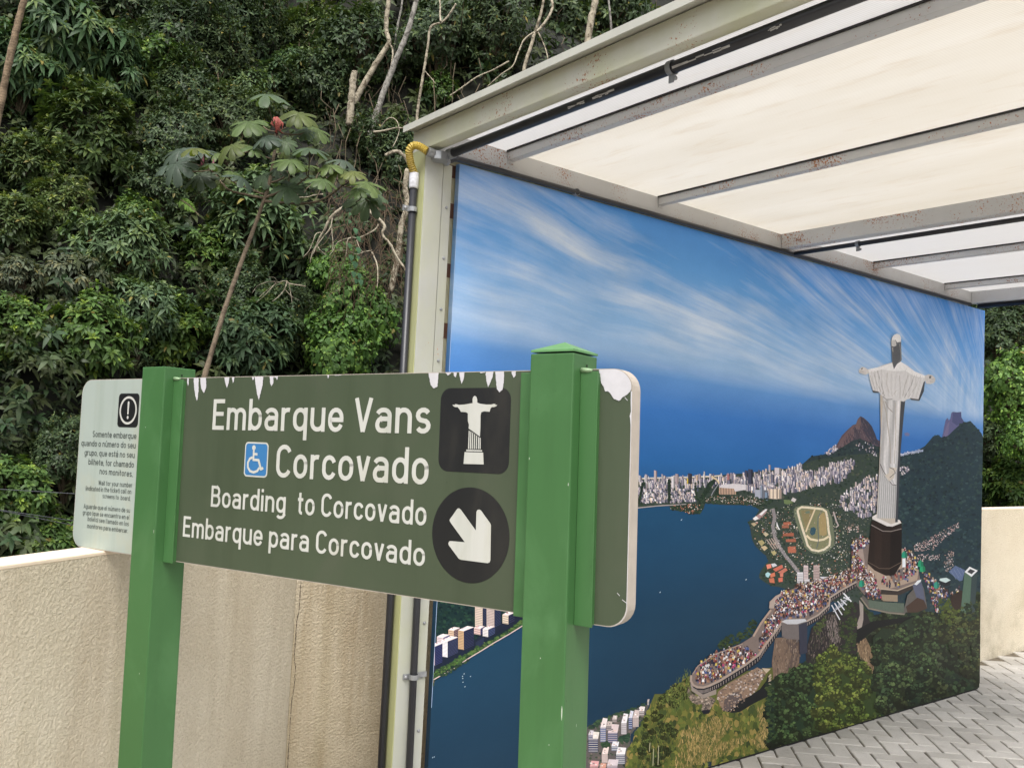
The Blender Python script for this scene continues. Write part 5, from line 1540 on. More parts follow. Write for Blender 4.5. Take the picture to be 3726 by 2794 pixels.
G['m'] = ([[(h, 0), (h, XH)], arch(h, .40), arch(.40, .735)], .80)
G['r'] = ([[(h, 0), (h, XH)], arc(h + .19, XH - h - .17, .19, .17, 180, 70)], .34)
G['u'] = ([[(L0, XH)] + arc(XM, h + RR, RR, RR, 180, 360), [(R0, 0), (R0, XH)]], W)
G['s'] = ([arc(.235, XH - h - .148, .168, .148, 25, 270) + arc(.235, h + .147, .172, .147, 90, -155)[1:]], .47)
G['t'] = ([[(.13, .95)] + arc(.26, .19, .13, .125, 180, 275), [(0.0, XH - h), (.31, XH - h)]], .33)
G['i'] = ([[(h, 0), (h, XH)], [(h, .86), (h, 1.0)]], 2 * h)
G['l'] = ([[(h, 1.0)] + arc(h + .12, .19, .12, .125, 180, 275)], .22)
G['f'] = ([[(.12, 0)] + arc(.25, .81, .13, .125, 180, 95), [(0.0, XH - h), (.29, XH - h)]], .30)
G['v'] = ([[(h * .8, XH), (.235, .02)], [(.47 - h * .8, XH), (.235, .02)]], .47)
G['y'] = ([[(h * .8, XH), (.235, .03)], [(.47 - h * .8, XH), (.16, -.26)]], .47)
G['k'] = ([[(h, 0), (h, 1.0)], [(.44, XH), (h + .02, .28)], [(.20, .42), (.46, 0)]], .48)
G['w'] = ([[(h, XH), (.2, .02)], [(.2, .02), (.36, XH)], [(.36, XH), (.52, .02)], [(.52, .02), (.66, XH)]], .72)
G['E'] = ([[(h, 0), (h, 1.0)], [(h, h), (.50, h)], [(h, .52), (.46, .52)], [(h, 1 - h), (.50, 1 - h)]], .50)
G['C'] = ([openring(h, .54, h, 1 - h, 22, 1.05)], .58)
G['B'] = ([[(h, 0), (h, 1.0)], [(h, 1 - h), (.34, 1 - h)] + arc(.34, 1 - h - .2, .16, .2, 90, -90) + [(h, .534)], [(.34, .534)] + arc(.36, .30, .175, .234, 90, -90) + [(h, h)]], .60)
G['V'] = ([[(h * .8, 1.0), (.30, .02)], [(.60 - h * .8, 1.0), (.30, .02)]], .60)
G['S'] = ([arc(.30, 1 - h - .215, .21, .215, 30, 270) + arc(.30, h + .219, .215, .219, 90, -150)[1:]], .58)
G['W'] = ([[(h, 1), (.24, .02)], [(.24, .02), (.43, 1)], [(.43, 1), (.62, .02)], [(.62, .02), (.80, 1)]], .86)
G['A'] = ([[(h * .7, 0), (.31, .98)], [(.62 - h * .7, 0), (.31, .98)], [(.14, .30), (.48, .30)]], .62)
G['('] = ([arc(.28, .42, .2, .62, 125, 235)], .20)
G[')'] = ([arc(-.08, .42, .2, .62, 55, -55)], .20)
G['.'] = ([[(h, 0), (h, 2 * h)]], 2 * h)
G[','] = ([[(h, 2 * h), (h * .8, -.08)]], 2 * h)
for ch, bse in (('ú', 'u'), ('á', 'a')):
    G[ch] = (G[bse][0] + [[(.22, .83), (.36, 1.02)]], G[bse][1])
GAP = 0.115
def line_of_text(text):
    x, out = 0.0, []
    for ch in text:
        if ch == ' ':
            x += 0.27
            continue
        st, w = G[ch]
        for s in st:
            out.append([(px + x, py) for px, py in s])
        x += w + GAP
    return out, x - GAP
def stroke_ribbon(mb, pts, hw, fn, y):
    l, r_ = [], []
    n_ = len(pts)
    for i in range(n_):
        a = np.array(pts[max(i - 1, 0)]); b_ = np.array(pts[i]); c = np.array(pts[min(i + 1, n_ - 1)])
        d0 = b_ - a; d1 = c - b_
        if i == 0: d0 = d1
        if i == n_ - 1: d1 = d0
        d0 = d0 / (np.linalg.norm(d0) + 1e-9); d1 = d1 / (np.linalg.norm(d1) + 1e-9)
        n0 = np.array([-d0[1], d0[0]]); n1 = np.array([-d1[1], d1[0]])
        m_ = n0 + n1
        m_ = m_ / (np.linalg.norm(m_) + 1e-9)
        k = min(1.6, 1 / max(0.4, float(m_ @ n0)))
        l.append(b_ + m_ * hw * k); r_.append(b_ - m_ * hw * k)
    v = [fn(*p) for p in l] + [fn(*p) for p in r_]
    mb.add([(a, y, c) for a, c in v], [(i, i + 1, n_ + i + 1, n_ + i) for i in range(n_ - 1)])
def lettering(text, ql, qr, qtop, m, y0=-0.0012, weight=1.0, par=panel):
    """ql, qr: baseline ends; qtop: top of the first capital, all in source pixels"""
    a, b_, c = np.array(sp(ql)), np.array(sp(qr)), np.array(sp(qtop))
    strokes, wd = line_of_text(text)
    ex = (b_ - a) / wd
    ht = c[1] - a[1]
    mb = MB()
    fn = lambda u, w: tuple(a + ex * u + np.array([0, ht]) * w)
    for i, s in enumerate(strokes):
        stroke_ribbon(mb, s, HS * weight, fn, y0 - (i % 12) * 2.5e-5)
    return sgpart(mb, 'lettering', m, par)
c1 = lambda a, b_: crop(C1, [(a, b_)])[0]
c2 = lambda a, b_: crop(C2, [(a, b_)])[0]
lettering('Embarque Vans', c1(1153, 730), c2(553, 570), c1(1163, 508), m_text)
lettering('Corcovado', c1(1617, 1078), c2(541, 850), c1(1630, 838), m_text)
lettering('Boarding', c1(1142, 1292), (1039, 1866.8), c1(1151, 1138), m_text)
lettering('to Corcovado', (1083, 1870.7), c2(530, 1075), (1083, 1787), m_text)
lettering('Embarque para Corcovado', c1(937, 1510), c2(522, 1298), c1(945, 1360), m_text)
for tx, l, r_, cap in (('Somente embarque', (277, 783), (597, 799), 45), ('quando o número do seu', (195, 848), (592, 868), 44), ('grupo, que está no seu', (218, 917), (585, 938), 44),
                       ('bilhete, for chamado', (247, 985), (579, 1008), 44), ('nos monitores.', (328, 1054), (572, 1076), 44)):
    lettering(tx, c1(*l), c1(*r_), c1(l[0] + 2, l[1] - cap), m_darktext, weight=0.9)
for tx, l, r_, cap in (('Wait for your number', (320, 1135), (567, 1153), 35), ('(indicated in the ticket) call on', (226, 1174), (560, 1201), 35), ('screens to  board.', (350, 1230), (555, 1250), 34),
                       ('Aguarde que el número de su', (213, 1304), (551, 1338), 34), ('grupo (que se encuentra en el', (205, 1350), (547, 1388), 34), ('boleto) sea llamado en los', (241, 1397), (542, 1436), 34),
                       ('monitores para embarcar.', (237, 1448), (537, 1486), 34)):
    lettering(tx, c1(*l), c1(*r_), c1(l[0] + 2, l[1] - cap), m_darktext, weight=0.85)

# ------------------------------------------------------------------ pictograms
def quad_fn(k, tl, tr, br, bl):
    P = [np.array(sp(q)) for q in crop(k, [tl, tr, br, bl])]
    x0 = (P[0][0] + P[3][0]) / 2; x1 = (P[1][0] + P[2][0]) / 2
    z1 = (P[0][1] + P[1][1]) / 2; z0 = (P[2][1] + P[3][1]) / 2
    return x0, x1, z0, z1
# statue pictogram on black
x0, x1, z0, z1 = quad_fn(C2, (612, 318), (995, 320), (985, 792), (597, 775))
pic = flat('black_square', rrect(x0, x1, z0, z1, (x1 - x0) * .14), -0.0011, m_blackv)
stp = [(798, 362), (807, 368), (811, 380), (812, 400), (830, 406), (860, 410), (888, 410), (902, 406), (913, 408), (908, 412), (922, 412), (916, 419), (904, 424), (892, 424), (884, 432), (880, 450), (850, 447), (834, 452), (830, 470), (829, 540),
       (826, 586), (800, 566), (764, 541), (766, 520), (760, 500), (760, 458), (750, 452), (722, 450), (714, 436), (704, 424), (690, 424), (680, 418), (675, 411), (690, 413), (688, 408), (698, 408), (712, 412), (740, 410), (768, 405), (786, 402), (786, 380), (790, 368)]
flat('statue_pictogram', [sp(q) for q in crop(C2, stp)], -0.0016, m_text, panel)
mb = MB()
f2 = lambda pts: [sp(q) for q in crop(C2, pts)]
for i, (xt, yt, xb) in enumerate(((765, 552, 761), (774, 556, 771), (784, 562, 781), (795, 570, 792), (806, 578, 803), (817, 586, 815), (825, 590, 824))):
    w_ = 7
    P = f2([(xt, yt), (xt + w_ * .75, yt + 4), (xb + w_ * .85, 654), (xb, 653)])
    mb.add([(a, -0.0016, c) for a, c in P], [(0, 1, 2, 3)])
for pts in ([(752, 657), (838, 660), (838, 668), (750, 665)], [(742, 670), (844, 673), (847, 738), (736, 735)]):
    mb.add([(a, -0.0016, c) for a, c in f2(pts)], [(0, 1, 2, 3)])
sgpart(mb, 'statue_base_pictogram', m_text, panel)
# arrow roundel
P = [np.array(sp(q)) for q in crop(C2, [(563, 1120), (988, 1133), (780, 864), (776, 1390)])]
rc_ = (P[1][0] - P[0][0]) / 2 * .5 + (P[2][1] - P[3][1]) / 2 * .5
cxx, czz = (P[0][0] + P[1][0]) / 2, (P[2][1] + P[3][1]) / 2
rx_, rz_ = (P[1][0] - P[0][0]) / 2, (P[2][1] - P[3][1]) / 2
flat('black_roundel', [(cxx + rx_ * math.cos(R(5 * k)), czz + rz_ * math.sin(R(5 * k))) for k in range(72)], -0.0011, m_blackv)
arrow = [(703, 980), (712, 978), (722, 986), (804, 1100), (807, 998), (812, 988), (822, 985), (832, 990), (884, 1062), (887, 1072), (884, 1262), (880, 1274), (868, 1279), (722, 1260), (710, 1254), (655, 1180), (653, 1168), (660, 1158), (672, 1158), (743, 1164), (662, 1052), (660, 1042), (666, 1032)]
flat('arrow', f2(arrow), -0.0016, m_text)
# wheelchair tile
x0, x1, z0, z1 = quad_fn(C1, (1400, 820), (1566, 823), (1556, 1080), (1379, 1073))
flat('tile_border', rrect(x0, x1, z0, z1, (x1 - x0) * .13), -0.0011, m_text)
bw_ = (x1 - x0) * .045
flat('blue_tile', rrect(x0 + bw_, x1 - bw_, z0 + bw_, z1 - bw_, (x1 - x0) * .10), -0.0014, m_blue)
mb = MB()
f1 = lambda pts: [sp(q) for q in crop(C1, pts)]
ident = lambda u, w: (u, w)
tw = (x1 - x0) * .036
hd = np.array(f1([(1460, 862)])[0]); hr = (x1 - x0) * .075
mb.add([(hd[0] + hr * math.cos(R(30 * k)), -0.0019, hd[1] + hr * math.sin(R(30 * k))) for k in range(12)], [tuple(range(12))])
for i, (pts, wf) in enumerate((([(1459, 878), (1456, 950), (1498, 953)], 1.0), ([(1457, 908), (1486, 910)], 1.0), ([(1494, 952), (1511, 1018), (1528, 1010)], 1.1),
                   ([(1450, 932), (1430, 942), (1416, 970), (1416, 1005), (1432, 1033), (1458, 1042), (1484, 1032), (1500, 1008)], 1.0))):
    stroke_ribbon(mb, f1(pts), tw * wf, ident, -0.0019 - i * 3e-5)
sgpart(mb, 'wheelchair_symbol', m_text, panel)
# exclamation tile
x0, x1, z0, z1 = quad_fn(C5, (830, 558), (1148, 560), (1112, 1088), (795, 1078))
flat('black_square', rrect(x0, x1, z0, z1, (x1 - x0) * .13), -0.0011, m_blackv)
cxx, czz = (x0 + x1) / 2, (z0 + z1) / 2
ra = (x1 - x0) * .42
mb = MB()
for k in range(48):
    a0, a1 = R(7.5 * k), R(7.5 * k + 7.5)
    mb.add([(cxx + r_ * math.cos(a), -0.0016, czz + r_ * math.sin(a)) for r_, a in ((ra, a0), (ra, a1), (ra * .84, a1), (ra * .84, a0))], [(0, 1, 2, 3)])
e = ra * .095
mb.add([(cxx + u * ra, -0.0016, czz + w * ra) for u, w in ((-.10, .56), (-.07, .62), (0, .65), (.07, .62), (.10, .56), (.07, -.28), (-.07, -.28))], [tuple(range(7))])
mb.add([(cxx + .105 * ra * math.cos(R(30 * k)), -0.0016, czz + (-.50 + .12 * math.sin(R(30 * k))) * ra) for k in range(12)], [tuple(range(12))])
sgpart(mb, 'exclamation_symbol', m_text, panel)

# ------------------------------------------------------------------ peeled vinyl: bare sheet shows through
rp = random.Random(5)
def ragged(pts, amp=2.2):
    out = []
    for i in range(len(pts)):
        a, b_ = pts[i], pts[(i + 1) % len(pts)]
        out.append(a)
        n_ = max(1, int(math.hypot(b_[0] - a[0], b_[1] - a[1]) / 7))
        for k in range(1, n_):
            t_ = k / n_
            out.append((a[0] + (b_[0] - a[0]) * t_ + rp.uniform(-amp, amp), a[1] + (b_[1] - a[1]) * t_ + rp.uniform(-amp, amp)))
    return out
zt_ = Z1 - 0.0016
def peel(k, pts, top=True, amp=1.6):
    if k is C1: pts = ragged(pts, amp)
    else: pts = ragged(pts, amp)
    P = [sp(q) for q in crop(k, pts)]
    P = [(a, min(b_, zt_)) for a, b_ in P]
    # drop consecutive duplicates on the clipped top edge
    flat('peeled_patch', P, -0.0022, m_white)
for pts in ([(972, 345), (983, 345), (984, 385), (979, 412), (973, 390)], [(1019, 345), (1056, 345), (1056, 420), (1052, 490), (1044, 521), (1034, 490), (1024, 430)], [(1067, 345), (1110, 345), (1112, 415), (1100, 455), (1094, 463), (1078, 435), (1070, 395)],
            [(1243, 340), (1281, 340), (1277, 385), (1264, 428), (1254, 400)], [(1298, 340), (1317, 340), (1314, 378), (1306, 390)], [(1464, 336), (1531, 334), (1524, 400), (1508, 470), (1497, 517), (1484, 470), (1470, 380)],
            [(1446, 336), (1462, 336), (1460, 362), (1452, 368)], [(1577, 333), (1604, 333), (1603, 390), (1588, 415), (1578, 380)], [(1606, 333), (1637, 332), (1634, 362), (1628, 368), (1622, 350), (1612, 352)],
            [(1996, 326), (2010, 326), (2006, 355), (2000, 352)], [(2050, 324), (2100, 324), (2096, 334), (2056, 336)]):
    peel(C1, pts)
for pts in ([(545, 226), (602, 226), (598, 270), (594, 312), (575, 322), (558, 305), (548, 262)], [(638, 224), (672, 224), (668, 240), (650, 252), (640, 238)], [(680, 223), (702, 223), (696, 262), (686, 255)], [(712, 222), (744, 222), (740, 262), (726, 297), (718, 262)],
            [(820, 220), (858, 220), (852, 236), (830, 238)], [(858, 220), (902, 220), (896, 262), (880, 300), (872, 316), (862, 280)], [(910, 219), (960, 218), (958, 290), (950, 330), (934, 343), (920, 325), (914, 270)], [(998, 218), (1026, 217), (1022, 252), (1012, 264), (1003, 245)]):
    peel(C2, pts)
# the big bare corner on the right, and the frayed right edge
big = [(1530, 500), (1640, 500), (1800, 515), (1860, 530), (1930, 560), (1985, 610), (2020, 670), (2036, 740), (2036, 830), (2022, 868), (1985, 905), (1945, 935), (1900, 960), (1870, 1000), (1845, 1016), (1810, 1000), (1765, 985), (1735, 935), (1705, 890), (1675, 866), (1630, 870), (1610, 800), (1570, 740), (1556, 640)]
P = [sp(q) for q in crop(C6, ragged(big, 2.0))]
ol = rrect(-WL + 0.001, -0.0006, Z2, Z1 - 0.001, 0.0435)
P = [(min(a, -0.0008), min(b_, zt_)) for a, b_ in P]
def in_corner(a, b_):
    cxr, czr = -0.044, Z1 - 0.044
    if a > cxr and b_ > czr:
        d = math.hypot(a - cxr, b_ - czr)
        if d > 0.0425:
            return (cxr + (a - cxr) / d * 0.0425, czr + (b_ - czr) / d * 0.0425)
    return (a, b_)
flat('peeled_patch', [in_corner(*p) for p in P], -0.0022, m_white)
ed = [(2030, 870), (2026, 1000), (2030, 1180), (2010, 1250), (2018, 1290), (2026, 1400), (2024, 1560), (2028, 1700)]
edp = [sp(q) for q in crop(C6, ed)]
C7 = (1800, 2050, 0.27125)
edp += [sp(q) for q in crop(C7, [(1806, 60), (1786, 130), (1798, 210), (1808, 330), (1800, 480), (1790, 560), (1798, 620), (1780, 700), (1720, 780), (1640, 840)])]
mb = MB()
outer = lambda z: (-0.0012 if z > Z2 + 0.044 else -0.044 + math.sqrt(max(0, 0.0435 ** 2 - (Z2 + 0.044 - z) ** 2)))
v = []
for a, z in edp:
    a = min(a, outer(z) - 0.0012)
    v += [(a, -0.0020, z), (outer(z), -0.0020, z)]
mb.add(v, [(2 * i, 2 * i + 1, 2 * i + 3, 2 * i + 2) for i in range(len(edp) - 1)])
sgpart(mb, 'peeled_patch', m_white, panel)
# scratches and weathered marks
for k, pts in ((C7, [(1650, 390), (1684, 430)]), (C7, [(1716, 480), (1788, 535)]), (C6, [(1935, 960), (1980, 1010)])):
    mb = MB()
    stroke_ribbon(mb, [sp(q) for q in crop(k, pts)], 0.0006, ident, -0.0023)
    sgpart(mb, 'scratch', m_white, panel)

# chipped paint on the post edges
m_chip = simple('bare_primer', s2l((176, 184, 168)), 0.7, 0.15, 60)
rq = random.Random(12)
def chip(par, x, y, z, w_, h_, edge):
    n_ = 9
    pts = [(w_ * math.cos(6.283 * k / n_) * rq.uniform(.55, 1.0), h_ * math.sin(6.283 * k / n_) * rq.uniform(.7, 1.0)) for k in range(n_)]
    v = [(x + a, y, z + b_) if edge == 'front' else (x, y + a, z + b_) for a, b_ in pts]
    sgpart(MB().add(v, [tuple(range(n_))]), 'paint_chip', m_chip, par)
xr = -T2
for dz, w_, h_ in ((1.085, .0016, .016), (1.52, .0012, .004), (0.93, .0012, .005)):
    chip(pr_, xr - .004, -D_ - .0004, dz, w_, h_, 'front')
for x, z, w_, h_ in ((-T2 - .095, 1.567, .0011, .003), (-T2 - .055, 1.18, .0012, .0018), (-T2 - .03, 1.02, .001, .002)):
    chip(pr_, x, -D_ - .0004, z, w_, h_, 'front')
for x, z, w_, h_ in ((-T1 - .006, 1.33, .001, .006), (-T1 - .07, 1.61, .0012, .002), (-T1 - .03, 0.95, .001, .003)):
    chip(pl_, x, -D_ - .0004, z, w_, h_, 'front')
for y, z in ((.01, 1.05), (.03, .9)):
    chip(pr_, xr + .0004, y, z, .001, .004, 'side')
# ================================================================== VEGETATION
VR = np.random.default_rng(21)
def leaf_material(name, trans=0.16, rough=0.42, hue=0.0):
    m, t, b = new_mat(name)
    a = t.nodes.new('ShaderNodeAttribute'); a.attribute_name = 'Col'
    oi = t.nodes.new('ShaderNodeObjectInfo')
    rr = ramp(t, [(0, (0.82, 0.86, 0.84)), (0.5, (1.0, 1.0, 1.0)), (1, (1.16, 1.10, 1.0))], oi.outputs['Random'])
    c = mix(t, 1.0, a.outputs['Color'], rr.outputs[0], 'MULTIPLY')
    n1 = noise(t, coords(t), 45.0, 3, 0.6)
    c = mix(t, 1.0, c, ramp(t, [(0.3, (0.85,) * 3), (0.7, (1.15,) * 3)], n1).outputs[0], 'MULTIPLY')
    t.links.new(c, b.inputs['Base Color'])
    b.inputs['Roughness'].default_value = rough
    b.inputs['Specular IOR Level'].default_value = 0.2
    out = t.nodes['Material Output']
    tl = t.nodes.new('ShaderNodeBsdfTranslucent')
    t.links.new(mix(t, 1.0, c, (1.3, 1.45, 0.5), 'MULTIPLY'), tl.inputs[0])
    ms = t.nodes.new('ShaderNodeMixShader'); ms.inputs[0].default_value = trans
    t.links.new(b.outputs[0], ms.inputs[1]); t.links.new(tl.outputs[0], ms.inputs[2])
    t.links.new(ms.outputs[0], out.inputs[0])
    return m
m_leaf = leaf_material('leaf')
m_twig = simple('twig_bark', s2l((96, 84, 66)), 0.9, 0.25, 12.0)
m_deadtwig = simple('dead_twig', s2l((98, 80, 62)), 0.9, 0.3, 6.0)
def bark(name, light, dark, ringscale=0.0):
    m, t, b = new_mat(name)
    v = coords(t)
    n1 = noise(t, v, 16.0, 6, 0.75, 0.4)
    r_ = ramp(t, [(0.40, tuple(s2l(dark))), (0.54, tuple(s2l(light))), (0.75, tuple(np.minimum(s2l(light) * 1.2, 1)))], n1)
    c = r_.outputs[0]
    if ringscale:
        w = t.nodes.new('ShaderNodeTexWave'); w.bands_direction = 'Z'
        w.inputs['Scale'].default_value = ringscale; w.inputs['Distortion'].default_value = 1.5
        t.links.new(v, w.inputs['Vector'])
        c = mix(t, 1.0, c, ramp(t, [(0.0, (0.72,) * 3), (0.4, (1, 1, 1))], w.outputs['Fac']).outputs[0], 'MULTIPLY')
    t.links.new(c, b.inputs['Base Color'])
    b.inputs['Roughness'].default_value = 0.9
    bump(t, b, noise(t, v, 30.0, 5, 0.7), 0.5, 0.01)
    return m
m_pale = bark('pale_lichen_bark', (168, 158, 138), (88, 78, 62))
m_grey = bark('grey_bark', (150, 146, 138), (84, 80, 74))
m_brownbark = bark('brown_ringed_bark', (142, 122, 98), (96, 80, 62), 14.0)

def unit(a):
    return a / (np.linalg.norm(a, axis=-1, keepdims=True) + 1e-9)
def leaf_arrays(P, A, U, L, Wd, droop, C, heart=False):
    """P base points, A axis, U rough up/normal; one 6-point, 4-triangle blade per leaf"""
    n_ = len(P)
    A = unit(A)
    S = unit(np.cross(A, U))
    Nn = np.cross(S, A)
    L = np.broadcast_to(L, (n_,))[:, None]; Wd = np.broadcast_to(Wd, (n_,))[:, None]; droop = np.broadcast_to(droop, (n_,))[:, None]
    if heart: prof = ((0.06, 0.0), (0.28, 0.50), (0.68, 0.36), (1.0, 0.0))
    else: prof = ((0.0, 0.0), (0.36, 0.50), (0.72, 0.34), (1.0, 0.0))
    down = np.array([0, 0, -1.0])
    def at_(s):
        return P + A * (L * s) + down * (droop * L * s * s)
    lift = Nn * Wd * 0.10
    V = np.stack([at_(prof[0][0]),
                  at_(prof[1][0]) - S * Wd * prof[1][1] + lift, at_(prof[1][0]) + S * Wd * prof[1][1] + lift,
                  at_(prof[2][0]) - S * Wd * prof[2][1] + lift, at_(prof[2][0]) + S * Wd * prof[2][1] + lift,
                  at_(1.0)], 1).reshape(-1, 3)
    T = np.array([[0, 1, 2], [1, 3, 2], [2, 3, 4], [3, 5, 4]])
    T = (T[None] + (np.arange(n_) * 6)[:, None, None]).reshape(-1, 3)
    return V, T, np.repeat(C, 6, 0)

def shrub_meshes(kind, seed):
    """unit-radius crown of leaf rosettes; returns (foliage mesh, stem mesh)"""
    rg = np.random.default_rng(seed)
    K = {'droopy': dict(n=230, k=15, L=.235, W=.062, droop=.55, base=(0.0568, 0.1066, 0.0451), tip=(0.1633, 0.2015, 0.084), up=.25, spread=(20, 105)),
         'tipped': dict(n=400, k=13, L=.160, W=.052, droop=.25, base=(.074, .112, .040), tip=(.200, .225, .078), up=.5, spread=(15, 95)),
         'greygreen': dict(n=290, k=13, L=.200, W=.066, droop=.40, base=(.086, .140, .070), tip=(.200, .255, .125), up=.45, spread=(15, 100)),
         'glossy': dict(n=280, k=11, L=.190, W=.082, droop=.30, base=(0.071, 0.13, 0.0357), tip=(0.1846, 0.247, 0.0525), up=.4, spread=(20, 100)),
         'vine': dict(n=1300, k=3, L=.105, W=.092, droop=.50, base=(0.0824, 0.1625, 0.042), tip=(0.1775, 0.2795, 0.063), up=.1, spread=(60, 120)),
         'fine': dict(n=900, k=8, L=.105, W=.044, droop=.25, base=(0.0511, 0.0806, 0.0378), tip=(0.1065, 0.1365, 0.0609), up=.3, spread=(30, 110)),
         'brownish': dict(n=230, k=11, L=.185, W=.080, droop=.55, base=(.078, .098, .060), tip=(.165, .150, .095), up=.3, spread=(20, 105)),
         }[kind]
    n_, k_ = K['n'], K['k']
    d = unit(rg.normal(size=(n_, 3)) + np.array([0, 0, .25]))
    # lumpy crown: a few lobes push rosettes out
    lob = unit(rg.normal(size=(12, 3)) + np.array([0, 0, .2]))
    lump = 0.56 + 0.50 * np.max(np.clip(d @ lob.T, 0, 1) ** 9 * rg.uniform(.5, 1.15, 12), 1)
    rad = lump * rg.uniform(.35, 1.0, n_) ** .45 * np.where(rg.uniform(size=n_) < .10, rg.uniform(1.05, 1.3, n_), 1)
    P = d * rad[:, None] * np.array([1, 1, .92])
    ax = unit(d * 0.8 + np.array([0, 0, K['up']]) + rg.normal(size=(n_, 3)) * .22)
    t1 = unit(np.cross(ax, rg.normal(size=(n_, 3))))
    t2 = np.cross(ax, t1)
    i = np.arange(k_)
    el = np.radians(K['spread'][0] + (K['spread'][1] - K['spread'][0]) * (i / max(1, k_ - 1)) ** .8)
    az = i * 2.399963
    ca = np.cos(el)[None, :] + rg.normal(size=(n_, k_)) * .12
    sa = np.sin(el)[None, :]
    A = ax[:, None] * ca[..., None] + (t1[:, None] * np.cos(az)[None, :, None] + t2[:, None] * np.sin(az)[None, :, None]) * sa[..., None]
    A = A.reshape(-1, 3)
    PB = (P[:, None] + ax[:, None] * ((1 - i / k_) * .05)[None, :, None]).reshape(-1, 3)
    U = np.repeat(ax, k_, 0) + np.array([0, 0, .4])
    sz = (0.55 + 0.45 * np.clip(i / (k_ * .45), 0, 1))[None] * rg.uniform(.7, 1.2, (n_, k_))
    sz = sz.reshape(-1)
    mixf = (np.clip(1.15 - i / (k_ * .5), 0, 1)[None] * np.clip(rg.uniform(-.25, 1.15, (n_, 1)), 0, 1)).reshape(-1, 1)
    C = np.array(K['base']) * .92 * (1 - mixf) + np.array(K['tip']) * np.array([1.12, 1.15, .9]) * mixf
    C = C * rg.uniform(.72, 1.28, (n_ * k_, 1)) * np.repeat(rg.uniform(.8, 1.2, (n_, 1)), k_, 0)
    odd = rg.uniform(size=(n_ * k_, 1)) < .012
    C = np.where(odd, np.array([.20, .17, .05]), C)
    V, T, CC = leaf_arrays(PB, A, U, K['L'] * sz, K['W'] * sz * rg.uniform(.8, 1.2, n_ * k_), K['droop'], C, kind == 'vine')
    o = tri_mesh('foliage', V, T, CC, m_leaf)
    mb = MB()
    for j in rg.choice(n_, min(n_, 60), False):
        p = P[j]
        q = np.array([p[0] * .35, p[1] * .35, -.35 + .3 * p[2]])
        mb.tube([(0, 0, -1.25), tuple(q), tuple((p + q) / 2 + rg.normal(size=3) * .05), tuple(p)], [.022, .014, .008, .004], 4, False)
    s = mb.build('stems', m_twig)
    r_ = (o.data, s.data)
    bpy.data.objects.remove(o); bpy.data.objects.remove(s)
    return r_
PROTO = {}
for kd, cnt in (('droopy', 2), ('tipped', 2), ('greygreen', 2), ('glossy', 2), ('vine', 2), ('fine', 3), ('brownish', 1)):
    PROTO[kd] = [shrub_meshes(kd, 100 + 7 * i + len(kd) * 31) for i in range(cnt)]
_cnt = {}
def shrub(name, cat, label, q, rpx, kind, depth=None, toward=1.05, group=None, flat_=1.0):
    D = depth if depth else hit(q)
    rpx = rpx * (1.0 if depth else 1.18)
    r_ = rpx / F_PX * D
    if not depth:
        D = D - r_ * toward
        r_ = rpx / F_PX * D
    c = at(q, D)
    i = _cnt.get(kind, 0); _cnt[kind] = i + 1
    fm, sm = PROTO[kind][i % len(PROTO[kind])]
    e_ = empty(name, tuple(c - np.array([0, 0, r_ * 1.25])))
    e_.rotation_euler = (0, 0, i * 2.1 + len(label))
    e_.scale = (r_, r_, r_ * flat_)
    for nm, me in (('foliage', fm), ('stems', sm)):
        o = bpy.data.objects.new(nm, me)
        COL.objects.link(o)
        o.parent = e_
        o.location = (0, 0, 1.25)
    tag(e_, label, cat, group)
    return e_
k3 = lambda a, b_: (a * .784, b_ * .784)

